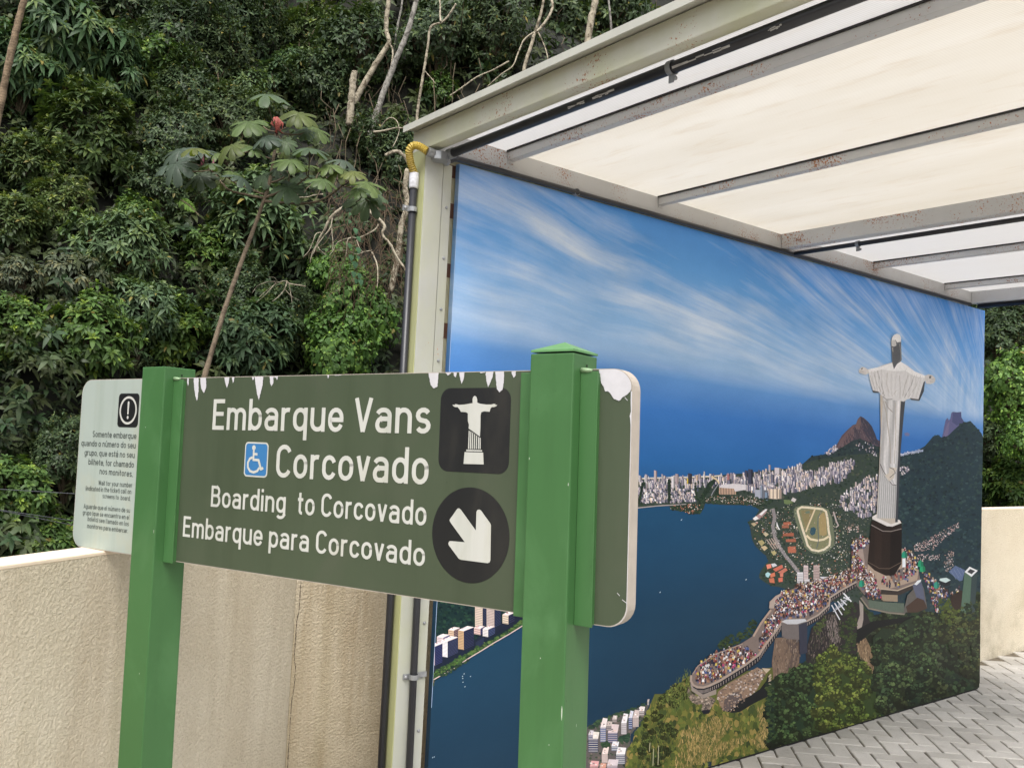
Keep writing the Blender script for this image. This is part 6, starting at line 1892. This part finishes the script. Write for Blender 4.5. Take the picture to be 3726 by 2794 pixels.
# shrubs on the bank, from the top left to the bottom right
GR = 'shrubs covering the steep bank'
for nm, lab, q, r_, kd in (
    ('shrub', 'large dark shrub with long drooping leaves at the upper left', k3(350, 190), 200, 'droopy'),
    ('shrub', 'drooping long-leaved shrub jutting right of the upper-left one', k3(560, 360), 130, 'droopy'),
    ('shrub', 'long-leaved shrub behind the thin brown trunk at the left edge', k3(90, 330), 150, 'droopy'),
    ('shrub', 'yellow-tipped bushy shrub in the middle of the left bank', k3(420, 640), 205, 'tipped'),
    ('shrub', 'smaller yellow-tipped shrub at the left picture edge', k3(130, 780), 150, 'tipped'),
    ('shrub', 'yellow-green shrub just below the big yellow-tipped one', k3(250, 960), 130, 'tipped'),
    ('shrub', 'olive tufted shrub at the left edge halfway down', k3(60, 1040), 135, 'tipped'),
    ('shrub', 'pale grey-green shrub with upright tips left of the leaning trunk', k3(560, 1160), 165, 'greygreen'),
    ('shrub', 'grey-green shrub right behind the upper leaning trunk', k3(1180, 1030), 185, 'greygreen'),
    ('shrub', 'brownish-leaved shrub low on the left bank', k3(320, 1300), 130, 'brownish'),
    ('shrub', 'small brown-tinged shrub at the left edge above the sign', k3(100, 1300), 105, 'brownish'),
    ('shrub', 'bright yellow-green shrub at the lower left corner of the bank', k3(70, 1520), 130, 'glossy'),
    ('shrub', 'leafy shrub directly above the pale end of the sign', k3(420, 1560), 170, 'glossy'),
    ('shrub', 'grey-green shrub between the pale sign end and the leaning trunk', k3(640, 1450), 150, 'greygreen'),
    ('shrub', 'glossy shrub above the left signpost', k3(800, 1560), 150, 'glossy'),
    ('shrub', 'yellowish small-leaved shrub left of the leaning trunk', k3(940, 1180), 105, 'glossy'),
    ('shrub', 'dark glossy shrub right of the leaning trunk foot', k3(1130, 1380), 150, 'fine'),
    ('shrub', 'low leafy shrub above the sign right of the leaning trunk', k3(1180, 1580), 170, 'greygreen'),
    ('shrub', 'dark shrub below the bare twigs in the hollow', k3(1330, 1470), 130, 'fine'),
    ('climbing_vine', 'heart-leaved bright green vine mass beside the shelter post', k3(1660, 1440), 170, 'vine'),
    ('climbing_vine', 'heart-leaved vine low above the middle of the sign', k3(1570, 1640), 165, 'vine'),
    ('climbing_vine', 'heart-leaved vine spilling over below the bare arched branches', k3(1560, 1270), 120, 'vine'),
    ('shrub', 'shaded shrub at the left edge between the wires and the wall', (60, 1800), 150, 'glossy'),
    ('shrub', 'dark leafy shrub behind the wires at the pale sign end', (250, 1640), 150, 'fine'),
    ('shrub', 'low dark shrub just above the wall at far left', (170, 1960), 130, 'glossy'),
    ('shrub', 'shadowed shrub behind the top of the left signpost', (640, 1500), 150, 'fine'),
    ('shrub', 'dim glossy shrub behind the fern fronds', k3(760, 880), 150, 'fine'),
    ('shrub', 'dim small-leaved shrub left of the fern fronds', k3(620, 1010), 95, 'glossy'),
    ('shrub', 'dark fine-leaved shrub behind the big-leaved tree crown', k3(1080, 560), 150, 'fine'),
    ('shrub', 'grey-green small shrub peeping above the big-leaved tree', k3(1130, 440), 100, 'greygreen'),
    ('shrub', 'dark small-leaved shrub left of the big-leaved tree crown', k3(800, 640), 150, 'fine'),
    ):
    shrub(nm, 'vine' if 'vine' in nm else 'shrub', lab, q, r_, kd, group=GR)
# understorey trees higher up the slope
for lab, q, r_, kd in (
    ('grey-green small-leaved tree crown left of the pale forked trunk', k3(1180, 160), 150, 'fine'),
    ('dark small-leaved tree crown at top centre of the bank', k3(860, 180), 190, 'fine'),
    ('dark tree crown between the lianas and the big-leaved tree', k3(860, 430), 150, 'fine'),
    ('olive-leaved tree crown in front of the pale forked trunk', k3(1430, 170), 130, 'tipped'),
    ('leafy crown right of the upper-left droopy shrub', k3(660, 60), 150, 'fine'),
    ('dark tree crown behind the pale forked trunk', k3(1640, 240), 200, 'fine'),
    ('dark tree crown behind the thin crooked pale trunk', (1600, 150), 190, 'fine'),
    ('dark tree crown left of the twin-stemmed pale tree', (1790, 130), 170, 'fine'),
    ('dark tree crown behind the twin-stemmed pale tree', (1990, 60), 190, 'fine'),
    ('dark tree crown behind the thick pale trunk above the beam', (2200, 40), 200, 'fine'),
    ('dark tree crown at the top edge right of the thick pale trunk', (2420, -60), 200, 'fine'),
    ('leafy sapling crown above the front beam end', (1600, 330), 70, 'glossy'),
    ('dim tree crown in the hollow behind the shelter post', (1420, 560), 150, 'fine'),
    ('dark tree crown at the top left corner of the bank', k3(60, 60), 170, 'fine'),
    ('dark tree crown behind the broken stump', k3(1500, 420), 150, 'fine'),
    ('dim tree crown straight above the red bud', k3(1010, 300), 150, 'fine'),
    ('dim tree crown in the dark gap right of the brown lianas', k3(1000, 60), 170, 'fine'),
    ('dim leafy crown between the two shrubs at top centre', k3(740, 330), 130, 'glossy'),
    ('dim tree crown left of the broken stump', k3(1340, 380), 120, 'greygreen'),
    ):
    e_ = shrub('understorey_tree', 'tree', lab, q, r_, kd, toward=0.6, group='understorey trees on the slope')
# beyond the wall on the far right
for lab, q, r_, kd, D in (('bright bush behind the wall end right of the mural', (3690, 1420), 170, 'vine', 9.6), ('shaded bush hugging the mural right edge', (3600, 1620), 150, 'fine', 9.8),
                          ('leafy bush just above the wall at far right', (3700, 1760), 140, 'glossy', 9.4), ('dark bush under the roof corner at far right', (3640, 1200), 170, 'fine', 10.6),
                          ('light green bush at the right picture edge', (3760, 1600), 130, 'vine', 9.0), ('dark bush low behind the mural right edge', (3560, 1800), 140, 'fine', 9.9)):
    shrub('bush', 'bush', lab, q, r_, kd, depth=D, group='bushes beyond the far wall')

# ------------------------------------------------------------------ ground cover: one mass of dim leaves on the slope
n_ = 11000
px = VR.uniform(-700, 4600, n_); py = VR.uniform(-450, 2080, n_)
gx = np.linspace(-900, 5000, 48); gy = np.linspace(-500, 2100, 30)
HT = np.array([[hit((a, b_)) for a in gx] for b_ in gy])
ix = np.clip((px + 900) / 5900 * 47, 0, 46.999); iy = np.clip((py + 500) / 2600 * 29, 0, 28.999)
i0, j0 = ix.astype(int), iy.astype(int); fx, fy = ix - i0, iy - j0
dep = HT[j0, i0] * (1 - fx) * (1 - fy) + HT[j0, i0 + 1] * fx * (1 - fy) + HT[j0 + 1, i0] * (1 - fx) * fy + HT[j0 + 1, i0 + 1] * fx * fy
D3 = CF + ((px - W_PX / 2) / F_PX)[:, None] * CR - ((py - H_PX / 2) / F_PX)[:, None] * CU
keep = (dep < 36)
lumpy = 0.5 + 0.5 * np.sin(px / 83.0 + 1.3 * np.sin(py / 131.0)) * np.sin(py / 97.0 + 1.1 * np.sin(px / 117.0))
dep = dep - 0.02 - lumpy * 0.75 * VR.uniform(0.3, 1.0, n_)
PP = (CAM + D3 * dep[:, None])[keep]
keep2 = PP[:, 1] > 1.0
PP = PP[keep2]
lum = lumpy[keep][keep2]
n_ = len(PP); k_ = 9
ax = unit(np.array([0, -.75, .65]) + VR.normal(size=(n_, 3)) * .35)
t1 = unit(np.cross(ax, VR.normal(size=(n_, 3)))); t2 = np.cross(ax, t1)
ii = np.arange(k_)
el = np.radians(25 + 80 * (ii / (k_ - 1)) ** .8); az = ii * 2.399963
A = ax[:, None] * np.cos(el)[None, :, None] + (t1[:, None] * np.cos(az)[None, :, None] + t2[:, None] * np.sin(az)[None, :, None]) * np.sin(el)[None, :, None]
A = A.reshape(-1, 3) + VR.normal(size=(n_ * k_, 3)) * .15
PB = np.repeat(PP, k_, 0) + np.repeat(ax, k_, 0) * VR.uniform(0, .06, (n_ * k_, 1))
szr = np.repeat(VR.uniform(.6, 1.35, n_) * np.linalg.norm(PP - CAM, axis=1) / 10, k_) * VR.uniform(.7, 1.2, n_ * k_)
hue = np.repeat(VR.uniform(size=(n_, 1)), k_, 0)
C = (np.array([.030, .058, .026]) * (1 - hue) + np.array([.060, .074, .030]) * hue) * VR.uniform(.6, 1.35, (n_ * k_, 1)) * np.repeat(.55 + .6 * lum, k_)[:, None]  # leaves darkened, most in the hollows: canopy shade put into the colour
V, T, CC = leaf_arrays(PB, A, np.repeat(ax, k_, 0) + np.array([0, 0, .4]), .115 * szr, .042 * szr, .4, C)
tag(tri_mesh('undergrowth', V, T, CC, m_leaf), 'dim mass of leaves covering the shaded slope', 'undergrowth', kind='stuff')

# lianas and dead roots
mb = MB()
def hanging(q, D, lpx, rng_, r0=.004, wob=.06):
    p = at(q, D)
    L_ = lpx / F_PX * D
    n2 = 9
    pts = []
    o = np.zeros(3)
    for k in range(n2):
        pts.append(p + o + np.array([0, 0, -L_ * k / (n2 - 1)]))
        o = o + rng_.normal(size=3) * wob * np.array([1, 1, .3])
    mb.tube(pts, np.linspace(r0, r0 * .6, n2), 4, False)
for k in range(150):
    q = (VR.uniform(450, 2500), VR.uniform(-80, 350))
    hanging(q, hit(q) - VR.uniform(.25, .8), VR.uniform(200, 700), VR, VR.uniform(.003, .009))
for k in range(60):
    q = (VR.uniform(1150, 1480), VR.uniform(250, 700))
    hanging(q, hit(q) - VR.uniform(.3, .9), VR.uniform(200, 600), VR, VR.uniform(.002, .007))
tag(mb.build('liana_tangle', m_twig), 'thin hanging lianas in the dark of the slope', 'lianas', kind='stuff')
mb = MB()
for k in range(260):
    q = (VR.uniform(1215, 1475), VR.uniform(640, 1050))
    D = 8.35 + VR.uniform(-.25, .5)
    p = at(q, D); pts = [p]
    d = VR.normal(size=3) * .7 + np.array([0, 0, -.6])
    for s in range(7):
        d = d * .75 + VR.normal(size=3) * .35 + np.array([0, 0, -.22])
        p = p + unit(d) * VR.uniform(.03, .09)
        pts.append(p)
    mb.tube(pts, np.linspace(VR.uniform(.002, .0045), .0012, len(pts)), 3, False)
tag(mb.build('dead_root_tangle', m_deadtwig), 'brown tangle of dead roots and twigs in the hollow', 'roots', kind='stuff')

# ------------------------------------------------------------------ trunks and branches
def spline(pts, m_=5):
    pts = [np.array(p, float) for p in pts]
    out = []
    for i in range(len(pts) - 1):
        p0, p1, p2, p3 = pts[max(i - 1, 0)], pts[i], pts[i + 1], pts[min(i + 2, len(pts) - 1)]
        for k in range(m_):
            t_ = k / m_
            out.append(0.5 * ((2 * p1) + (p2 - p0) * t_ + (2 * p0 - 5 * p1 + 4 * p2 - p3) * t_ ** 2 + (3 * p1 - p0 - 3 * p2 + p3) * t_ ** 3))
    out.append(pts[-1])
    return out
def limb(qs, D, w0, w1, m, name, root, wob=0.12):
    """qs: source-pixel course; widths in source pixels; D depth (or pair start/end)"""
    Ds = np.linspace(D[0], D[1], len(qs)) if hasattr(D, '__len__') else [D] * len(qs)
    P = spline([at(q, d) for q, d in zip(qs, Ds)], 5)
    n2 = len(P)
    rr = np.linspace(w0, w1, n2) / 2 / F_PX * np.linspace(Ds[0], Ds[-1], n2)
    rr = rr * (1 + VR.normal(size=n2) * .05)
    P = [p + VR.normal(size=3) * r__ * wob for p, r__ in zip(P, rr)]
    o = MB().tube(P, rr, 9).build(name, m, smooth=True)
    return local_to(o, root)
k4 = lambda pts: crop((1100, 0, 0.60271), pts)
def tree(name, label, trunk, D, w0, w1, m, branches=(), cat='tree', group=None):
    root = empty(name, tuple(at(trunk[-1], D)))
    limb(trunk, D, w0, w1, m, 'trunk', root, 0.07)
    for b_, a0, a1 in branches:
        limb(b_, (D, D - .15), a0, a1, m, 'branch', root)
    tag(root, label, cat, group)
    return root
tree('pale_tree', 'pale lichen-spotted crooked trunk with a bend below the top edge', k4([(527, -60), (520, 20), (510, 100), (507, 190), (522, 260), (480, 330), (430, 410), (385, 490), (340, 570), (305, 640), (278, 720), (262, 850), (255, 980)]), 11.6, 15, 26, m_pale,
     ((k4([(522, 260), (545, 300), (540, 380), (520, 470)]), 8, 4),))
tree('pale_tree', 'straight grey-white trunk leaning right beside the crooked one', k4([(715, -80), (690, 0), (665, 90), (630, 210), (580, 330), (540, 430), (500, 530), (470, 620), (430, 740), (400, 860)]), 11.3, 17, 24, m_grey)
tree('broken_stump', 'short broken stump with a splintered reddish top', k4([(318, 432), (308, 480), (300, 560), (292, 650), (286, 760)]), 11.1, 22, 28, m_pale)
tree('thin_tree', 'thin crooked pale trunk that forks near the top edge', k4([(928, 25), (880, 100), (840, 138), (776, 165), (760, 260), (742, 380), (718, 520), (698, 650), (690, 760)]), 11.0, 7, 11, m_pale,
     ((k4([(830, -20), (832, 60), (834, 136)]), 6, 8), (k4([(740, 430), (775, 470), (805, 505)]), 4, 2)))
tree('thin_tree', 'thin grey liana-like stem between the two pale trunks', k4([(606, -20), (596, 60), (575, 160), (560, 270), (548, 380)]), 11.8, 7, 9, m_grey)
tree('pale_tree', 'twin-stemmed slender pale tree rising behind the front beam', k4([(1460, -30), (1450, 40), (1430, 120), (1408, 190), (1380, 280), (1345, 390), (1330, 480), (1320, 600)]), 10.6, 9, 15, m_pale,
     ((k4([(1492, -30), (1512, 38), (1472, 130), (1412, 195)]), 10, 9), (k4([(1410, 190), (1340, 240), (1300, 330), (1270, 400), (1200, 450), (1115, 525)]), 7, 3), (k4([(1420, 190), (1450, 250), (1475, 320), (1485, 385)]), 5, 3)))
tree('pale_tree', 'thick spotted pale trunk standing behind the front beam', k4([(1775, -40), (1758, 60), (1740, 130), (1722, 280), (1715, 420)]), 10.8, 24, 26, m_pale)
tree('thin_tree', 'thin dark stem at the top edge right of the thick pale trunk', k4([(1845, -20), (1855, 60), (1868, 200), (1872, 300)]), 11.2, 7, 9, m_grey)
tree('fallen_branch', 'thin pale branch slanting down above the front beam end', k4([(1248, 370), (1160, 420), (1050, 470), (950, 540), (890, 580)]), 10.7, 6, 5, m_pale, cat='branch')
tree('brown_trunk', 'thin ringed brown trunk leaning at the upper left edge', [(100, -40), (88, 0), (66, 80), (43, 180), (20, 290), (0, 392), (-26, 520), (-60, 700)], 7.6, 22, 26, m_brownbark)
k9 = lambda pts: crop((900, 600, 0.45215), pts)
D9 = 7.9
tree('bare_branch', 'pale bare branch arching down left below the big leaves', k9([(900, 290), (810, 322), (720, 380), (655, 450), (625, 520), (585, 580), (555, 650), (520, 720), (505, 790)]), D9, 15, 3, m_pale,
     ((k9([(685, 415), (670, 500), (620, 570), (560, 650), (530, 720)]), 5, 2), (k9([(590, 545), (550, 560), (520, 640), (490, 700), (450, 740)]), 4, 2), (k9([(680, 480), (682, 560), (690, 640), (680, 700)]), 3, 1.5), (k9([(560, 650), (590, 690), (640, 730)]), 3, 1.5)), 'branch')
tree('bare_branch', 'pale bare branch bending down right to the shelter post', k9([(900, 280), (975, 370), (1060, 440), (1105, 500), (1085, 560), (1150, 640), (1190, 720), (1260, 830), (1300, 900)]), D9 - .1, 14, 8, m_pale,
     ((k9([(1055, 480), (1030, 520), (960, 560), (890, 590), (840, 585), (805, 610), (800, 680), (790, 740)]), 6, 2), (k9([(1000, 690), (940, 700), (880, 720), (800, 690), (720, 690)]), 4, 1.5),
      (k9([(840, 585), (780, 600), (720, 630), (690, 690), (660, 730)]), 4, 1.5), (k9([(1000, 700), (1040, 790), (1050, 880), (1045, 990)]), 6, 3), (k9([(880, 605), (900, 660), (930, 700), (960, 690)]), 3, 1.5)), 'branch')
tree('bare_branch', 'fan of bare twigs low in the hollow above the sign', k9([(470, 980), (420, 970), (335, 955), (315, 935), (260, 945), (170, 1000), (80, 1080)]), D9 + .1, 6, 2, m_pale,
     ((k9([(320, 940), (295, 1010), (250, 1060), (200, 1100)]), 5, 2), (k9([(260, 945), (180, 940), (90, 970), (40, 1030)]), 3, 1.5), (k9([(230, 950), (150, 1040), (70, 1110)]), 3, 1), (k9([(335, 960), (350, 1040), (360, 1110)]), 3, 1.5), (k9([(245, 945), (220, 910), (170, 900)]), 2, 1), (k9([(300, 1000), (360, 1060), (420, 1090)]), 2.5, 1)), 'branch')
tree('bare_branch', 'short pale twig pointing left beneath the big leaves', k9([(610, 238), (540, 245), (480, 262), (430, 262), (390, 270)]), D9 - .2, 6, 3, m_pale, ((k9([(480, 262), (430, 240), (370, 245)]), 3, 2),), 'branch')
tree('pale_tree', 'mossy pale trunk half hidden behind the shelter post', k9([(1290, 40), (1270, 180), (1285, 330), (1240, 480), (1220, 640), (1200, 800), (1180, 900), (1150, 1020)]), 9.4, 20, 22, m_pale)
tree('bare_branch', 'curved reddish branch stub just left of the yellow hose', crop((1100, 0, 0.60271), [(500, 940), (560, 915), (600, 930), (640, 980), (660, 1050)]), 8.2, 12, 16, m_pale, ((crop((1100, 0, 0.60271), [(430, 800), (500, 790), (560, 775), (612, 775)]), 8, 6), (crop((1100, 0, 0.60271), [(470, 770), (520, 716), (565, 725), (585, 780), (570, 840), (545, 890)]), 4, 3)), 'branch')

# hanging vine with single heart-shaped leaves
hv_ = empty('hanging_vine', tuple(at(k9([(830, 1000)])[0], D9 - .35)))
limb(k9([(840, 360), (830, 450), (835, 560), (850, 650), (855, 760), (880, 860), (900, 950)]), D9 - .35, 4, 2, m_twig, 'stem', hv_)
tag(hv_, 'hanging vine strand with single heart-shaped leaves in front of the dead roots', 'vine')
hl = None
for k, (a, b_, s) in enumerate(((832, 400, 30), (830, 460, 34), (868, 528, 46), (882, 595, 46), (822, 648, 40), (886, 684, 52), (835, 745, 50), (890, 745, 34), (862, 800, 56), (858, 878, 54), (900, 890, 44), (905, 940, 52), (880, 935, 40))):
    P = at(k9([(a, b_ - s * .5)])[0], D9 - .37)
    V, T, CC = leaf_arrays(P[None], np.array([[VR.normal() * .3, -.35, -1.0]]), np.array([[0, -1.0, .4]]), s * .45215 / F_PX * D9 * 1.15, s * .45215 / F_PX * D9 * .95, .1, np.array([[.07, .15, .075]]) * VR.uniform(.8, 1.2), True)
    local_to(tri_mesh('leaf', V, T, CC, m_leaf), hv_)

# ------------------------------------------------------------------ ferns
def fern(label, q0, q1, D, lw, col):
    root = empty('fern', tuple(at(q0, D)))
    a, b_ = at(q0, D), at(q1, D - .1)
    ax = b_ - a; L_ = np.linalg.norm(ax); ax = ax / L_
    side = unit(np.cross(ax, CF))
    n2 = 34
    s = np.linspace(.05, .98, n2)
    P = a + ax * (s * L_)[:, None] + np.array([0, 0, 1.0]) * (.10 * L_ * np.sin(s * 3.0))[:, None]
    w = lw / F_PX * D * np.sin(np.clip(s * 1.02 + .12, 0, 1) * math.pi) ** .7
    PP_, AA, LL = [], [], []
    for sg_ in (-1, 1):
        PP_.append(P); AA.append(side * sg_ + ax * .55 + VR.normal(size=(n2, 3)) * .06); LL.append(w)
    V, T, CC = leaf_arrays(np.vstack(PP_), np.vstack(AA), -CF + np.array([0, 0, .8]) + np.zeros((2 * n2, 3)), np.concatenate(LL), L_ / n2 * .8, .25, np.tile(np.array(col), (2 * n2, 1)) * VR.uniform(.8, 1.2, (2 * n2, 1)))
    local_to(tri_mesh('frond', V, T, CC, m_leaf), root)
    local_to(MB().tube([tuple(a)] + [tuple(p) for p in P[::5]] + [tuple(P[-1])], .004, 5).build('rachis', m_twig), root)
    tag(root, label, 'fern')
fern('bright green fern frond arching at the centre of the bank', k3(800, 915), k3(925, 1005), 8.7, 26, (.15, .25, .05))
fern('dim feathery fern frond left of the bright one', k3(545, 855), k3(690, 960), 8.9, 36, (.08, .14, .05))
fern('dim low fern frond below the bright one', k3(650, 1010), k3(760, 1050), 8.8, 24, (.08, .13, .04))

# ------------------------------------------------------------------ big-leaved tree (umbrella leaves on a leaning trunk)
ct_D = 6.9
ct = empty('umbrella_leaf_tree', tuple(at(k3(930, 1800), ct_D)))
tag(ct, 'leaning slender tree with large lobed umbrella leaves and a red bud', 'tree')
m_ctbark = bark('ringed_grey_bark', (138, 122, 102), (104, 90, 74), 20.0)
limb([k3(*p) for p in ((930, 1820), (975, 1659), (1045, 1430), (1130, 1190), (1215, 960), (1250, 850), (1275, 700), (1286, 610))], ct_D, 21, 9, m_ctbark, 'trunk', ct, 0.03)
for pts, a0, a1 in ((((1222, 920), (1150, 905), (1070, 885), (1030, 850), (985, 790)), 10, 6), (((1225, 905), (1170, 880), (1110, 860), (1050, 820)), 8, 5), (((1232, 935), (1300, 940), (1420, 945), (1510, 920), (1590, 860)), 11, 6),
                    (((1235, 915), (1290, 895), (1360, 870), (1430, 820)), 10, 6), (((1250, 850), (1310, 830), (1345, 790)), 7, 5), (((1266, 740), (1200, 720), (1120, 700), (1090, 690)), 5, 3), (((1590, 860), (1650, 880), (1690, 900)), 6, 4)):
    limb([k3(*p) for p in pts], ct_D, a0, a1, m_ctbark, 'branch', ct)
def palm_leaf(seed, col, under):
    rg = np.random.default_rng(seed)
    V, T, C = [], [], []
    n_ = 9
    for k in range(n_):
        an = R(360 / n_ * k + rg.uniform(-5, 5))
        L_ = rg.uniform(.8, 1.05) * (0.82 if k == 0 else 1)
        d = np.array([math.cos(an), math.sin(an), 0]); s_ = np.array([-d[1], d[0], 0])
        prof = ((.02, .03), (.25, .10), (.5, .175), (.75, .215), (.92, .15), (1.0, .0))
        dr_ = rg.uniform(.30, .62)
        b0 = sum(len(v) for v in V)
        rows = []
        for s, w in prof:
            z = -dr_ * s * s * L_ + .10 * s
            c = d * s * L_ + np.array([0, 0, z])
            rows += [c - s_ * w * L_ + np.array([0, 0, -.05 * (w > .05)]), c + np.array([0, 0, .012]), c + s_ * w * L_ + np.array([0, 0, -.05 * (w > .05)])]
        V.append(np.array(rows))
        for i in range(len(prof) - 1):
            a = b0 + 3 * i
            T += [(a, a + 1, a + 3), (a + 1, a + 4, a + 3), (a + 1, a + 2, a + 4), (a + 2, a + 5, a + 4)]
        cc = np.array(col) * rg.uniform(.8, 1.2)
        C.append(np.tile(cc, (len(rows), 1)) * np.tile(np.array([1, .82, 1])[:, None], (len(prof), 1)) * rg.uniform(.92, 1.08, (len(rows), 1)))
    o = tri_mesh('leaf', np.vstack(V), np.array(T), np.vstack(C), m_leafbig)
    me = o.data
    bpy.data.objects.remove(o)
    return me
m_leafbig = leaf_material('large_leaf', 0.30, 0.38)
LG = [palm_leaf(1, (.090, .130, .072), 0), palm_leaf(2, (.105, .152, .056), 0), palm_leaf(3, (.088, .118, .086), 0), palm_leaf(4, (.125, .150, .050), 0)]  # last variant olive: backlight through the leaf put into its colour
hubs = [k3(*p) for p in ((1286, 612), (985, 790), (1090, 690), (1345, 790), (1430, 820), (1590, 860), (1690, 900), (1050, 820), (1270, 700))]
for i, (a, b_, w, v_) in enumerate(((1235, 440, 88, 0), (1385, 530, 82, 3), (1150, 570, 82, 1), (1470, 605, 66, 1), (1235, 640, 60, 2), (1075, 680, 78, 3), (835, 700, 84, 2), (905, 690, 62, 3), (820, 765, 86, 2), (930, 815, 72, 2), (975, 760, 52, 0),
                             (1120, 825, 66, 2), (1225, 815, 72, 0), (1350, 745, 78, 1), (1440, 690, 70, 0), (1335, 870, 72, 0), (1590, 745, 62, 2), (1570, 800, 70, 3), (1700, 850, 80, 1), (1710, 925, 82, 0), (1640, 930, 62, 2), (1500, 835, 66, 1),
                             (905, 850, 58, 1), (1030, 830, 54, 3), (1420, 770, 60, 1), (1180, 690, 56, 1), (1330, 660, 50, 0),
                             (880, 790, 60, 0), (780, 770, 54, 2), (1000, 715, 50, 1), (1290, 780, 52, 2), (1390, 820, 54, 0), (1530, 770, 56, 1), (1640, 800, 58, 3), (1660, 880, 56, 1), (1750, 900, 52, 0), (1420, 610, 52, 0), (1200, 560, 46, 1), (1310, 700, 48, 3), (1080, 800, 50, 1), (950, 700, 50, 2))):
    q = k3(a, b_)
    D = ct_D - VR.uniform(-.25, .35)
    P = at(q, D)
    r_ = w * .784 * 1.34 / F_PX * D
    o = bpy.data.objects.new('leaf', LG[v_])
    COL.objects.link(o)
    hb_ = min(hubs, key=lambda h_: math.hypot(h_[0] - q[0], h_[1] - q[1]))
    out = np.array([q[0] - hb_[0], 0, -(q[1] - hb_[1])])
    ow = CR * (q[0] - hb_[0]) - CU * (q[1] - hb_[1])
    ow = ow / (np.linalg.norm(ow) + 1e-6)
    nrm = unit(np.array([0, 0, 1.0]) * .95 - CF * VR.uniform(.35, .95) + ow * .30 + VR.normal(size=3) * .12)
    t_ = unit(np.cross(nrm, VR.normal(size=3))); b2 = np.cross(nrm, t_)
    M = Matrix(((t_[0], b2[0], nrm[0]), (t_[1], b2[1], nrm[1]), (t_[2], b2[2], nrm[2]))).to_4x4()
    M = Matrix.Translation(Vector(P)) @ M @ Matrix.Scale(r_, 4)
    o.parent = ct
    o.matrix_parent_inverse = Matrix.Translation(ct.location).inverted()
    o.matrix_basis = M
    H = at(hb_, ct_D)
    mid = (H + P) / 2 + np.array([0, 0, -.03])
    local_to(MB().tube(spline([H, mid, P - np.array([0, 0, .01])], 4), .0045, 5).build('petiole', m_twig), ct)
# red sheath and bud
m_red = simple('red_bud', s2l((166, 84, 74)), 0.6, 0.25, 30)
mb = MB()
for k in range(9):
    b0 = at(k3(1282 + VR.uniform(-8, 8), 545), ct_D - .05)
    mb.tube([tuple(b0), tuple(b0 + CR * VR.uniform(-.03, .05) + np.array([0, 0, -.05])), tuple(b0 + CR * VR.uniform(.0, .08) + np.array([0, 0, -VR.uniform(.09, .13)]))], [.006, .007, .003], 6)
local_to(mb.build('red_bud', m_red, smooth=True), ct)
m_dkred = simple('dark_red_sheath', s2l((92, 44, 50)), 0.6, 0.2, 30)
for p in ((1284, 590), (940, 745), (990, 770)):
    c = at(k3(*p), ct_D - .04)
    local_to(MB().tube([tuple(c + np.array([0, 0, .05])), tuple(c), tuple(c - np.array([0, 0, .06]))], [.004, .016, .008], 7).build('sheath', m_dkred, smooth=True), ct)

# ------------------------------------------------------------------ fence wires behind the wall
m_wire = simple('fence_wire', s2l((128, 130, 136)), 0.5, 0.2, 10, metallic=0.5)
for lab, a, b_ in (('upper thin fence wire above the wall at far left', (-700, 1735), (1000, 1828)), ('bright middle fence wire above the wall at far left', (-700, 1750), (1000, 1990)), ('lowest fence wire just above the wall at far left', (-700, 1716), (1000, 2044))):
    A_, B_ = at(a, 3.0), at(b_, 5.6)
    mid = (A_ + B_) / 2 - np.array([0, 0, .01])
    w_ = MB().tube(spline([A_, mid, B_], 6), .0016, 5).build('fence_wire', m_wire)
    tag(w_, lab, 'wire', 'fence wires behind the wall')
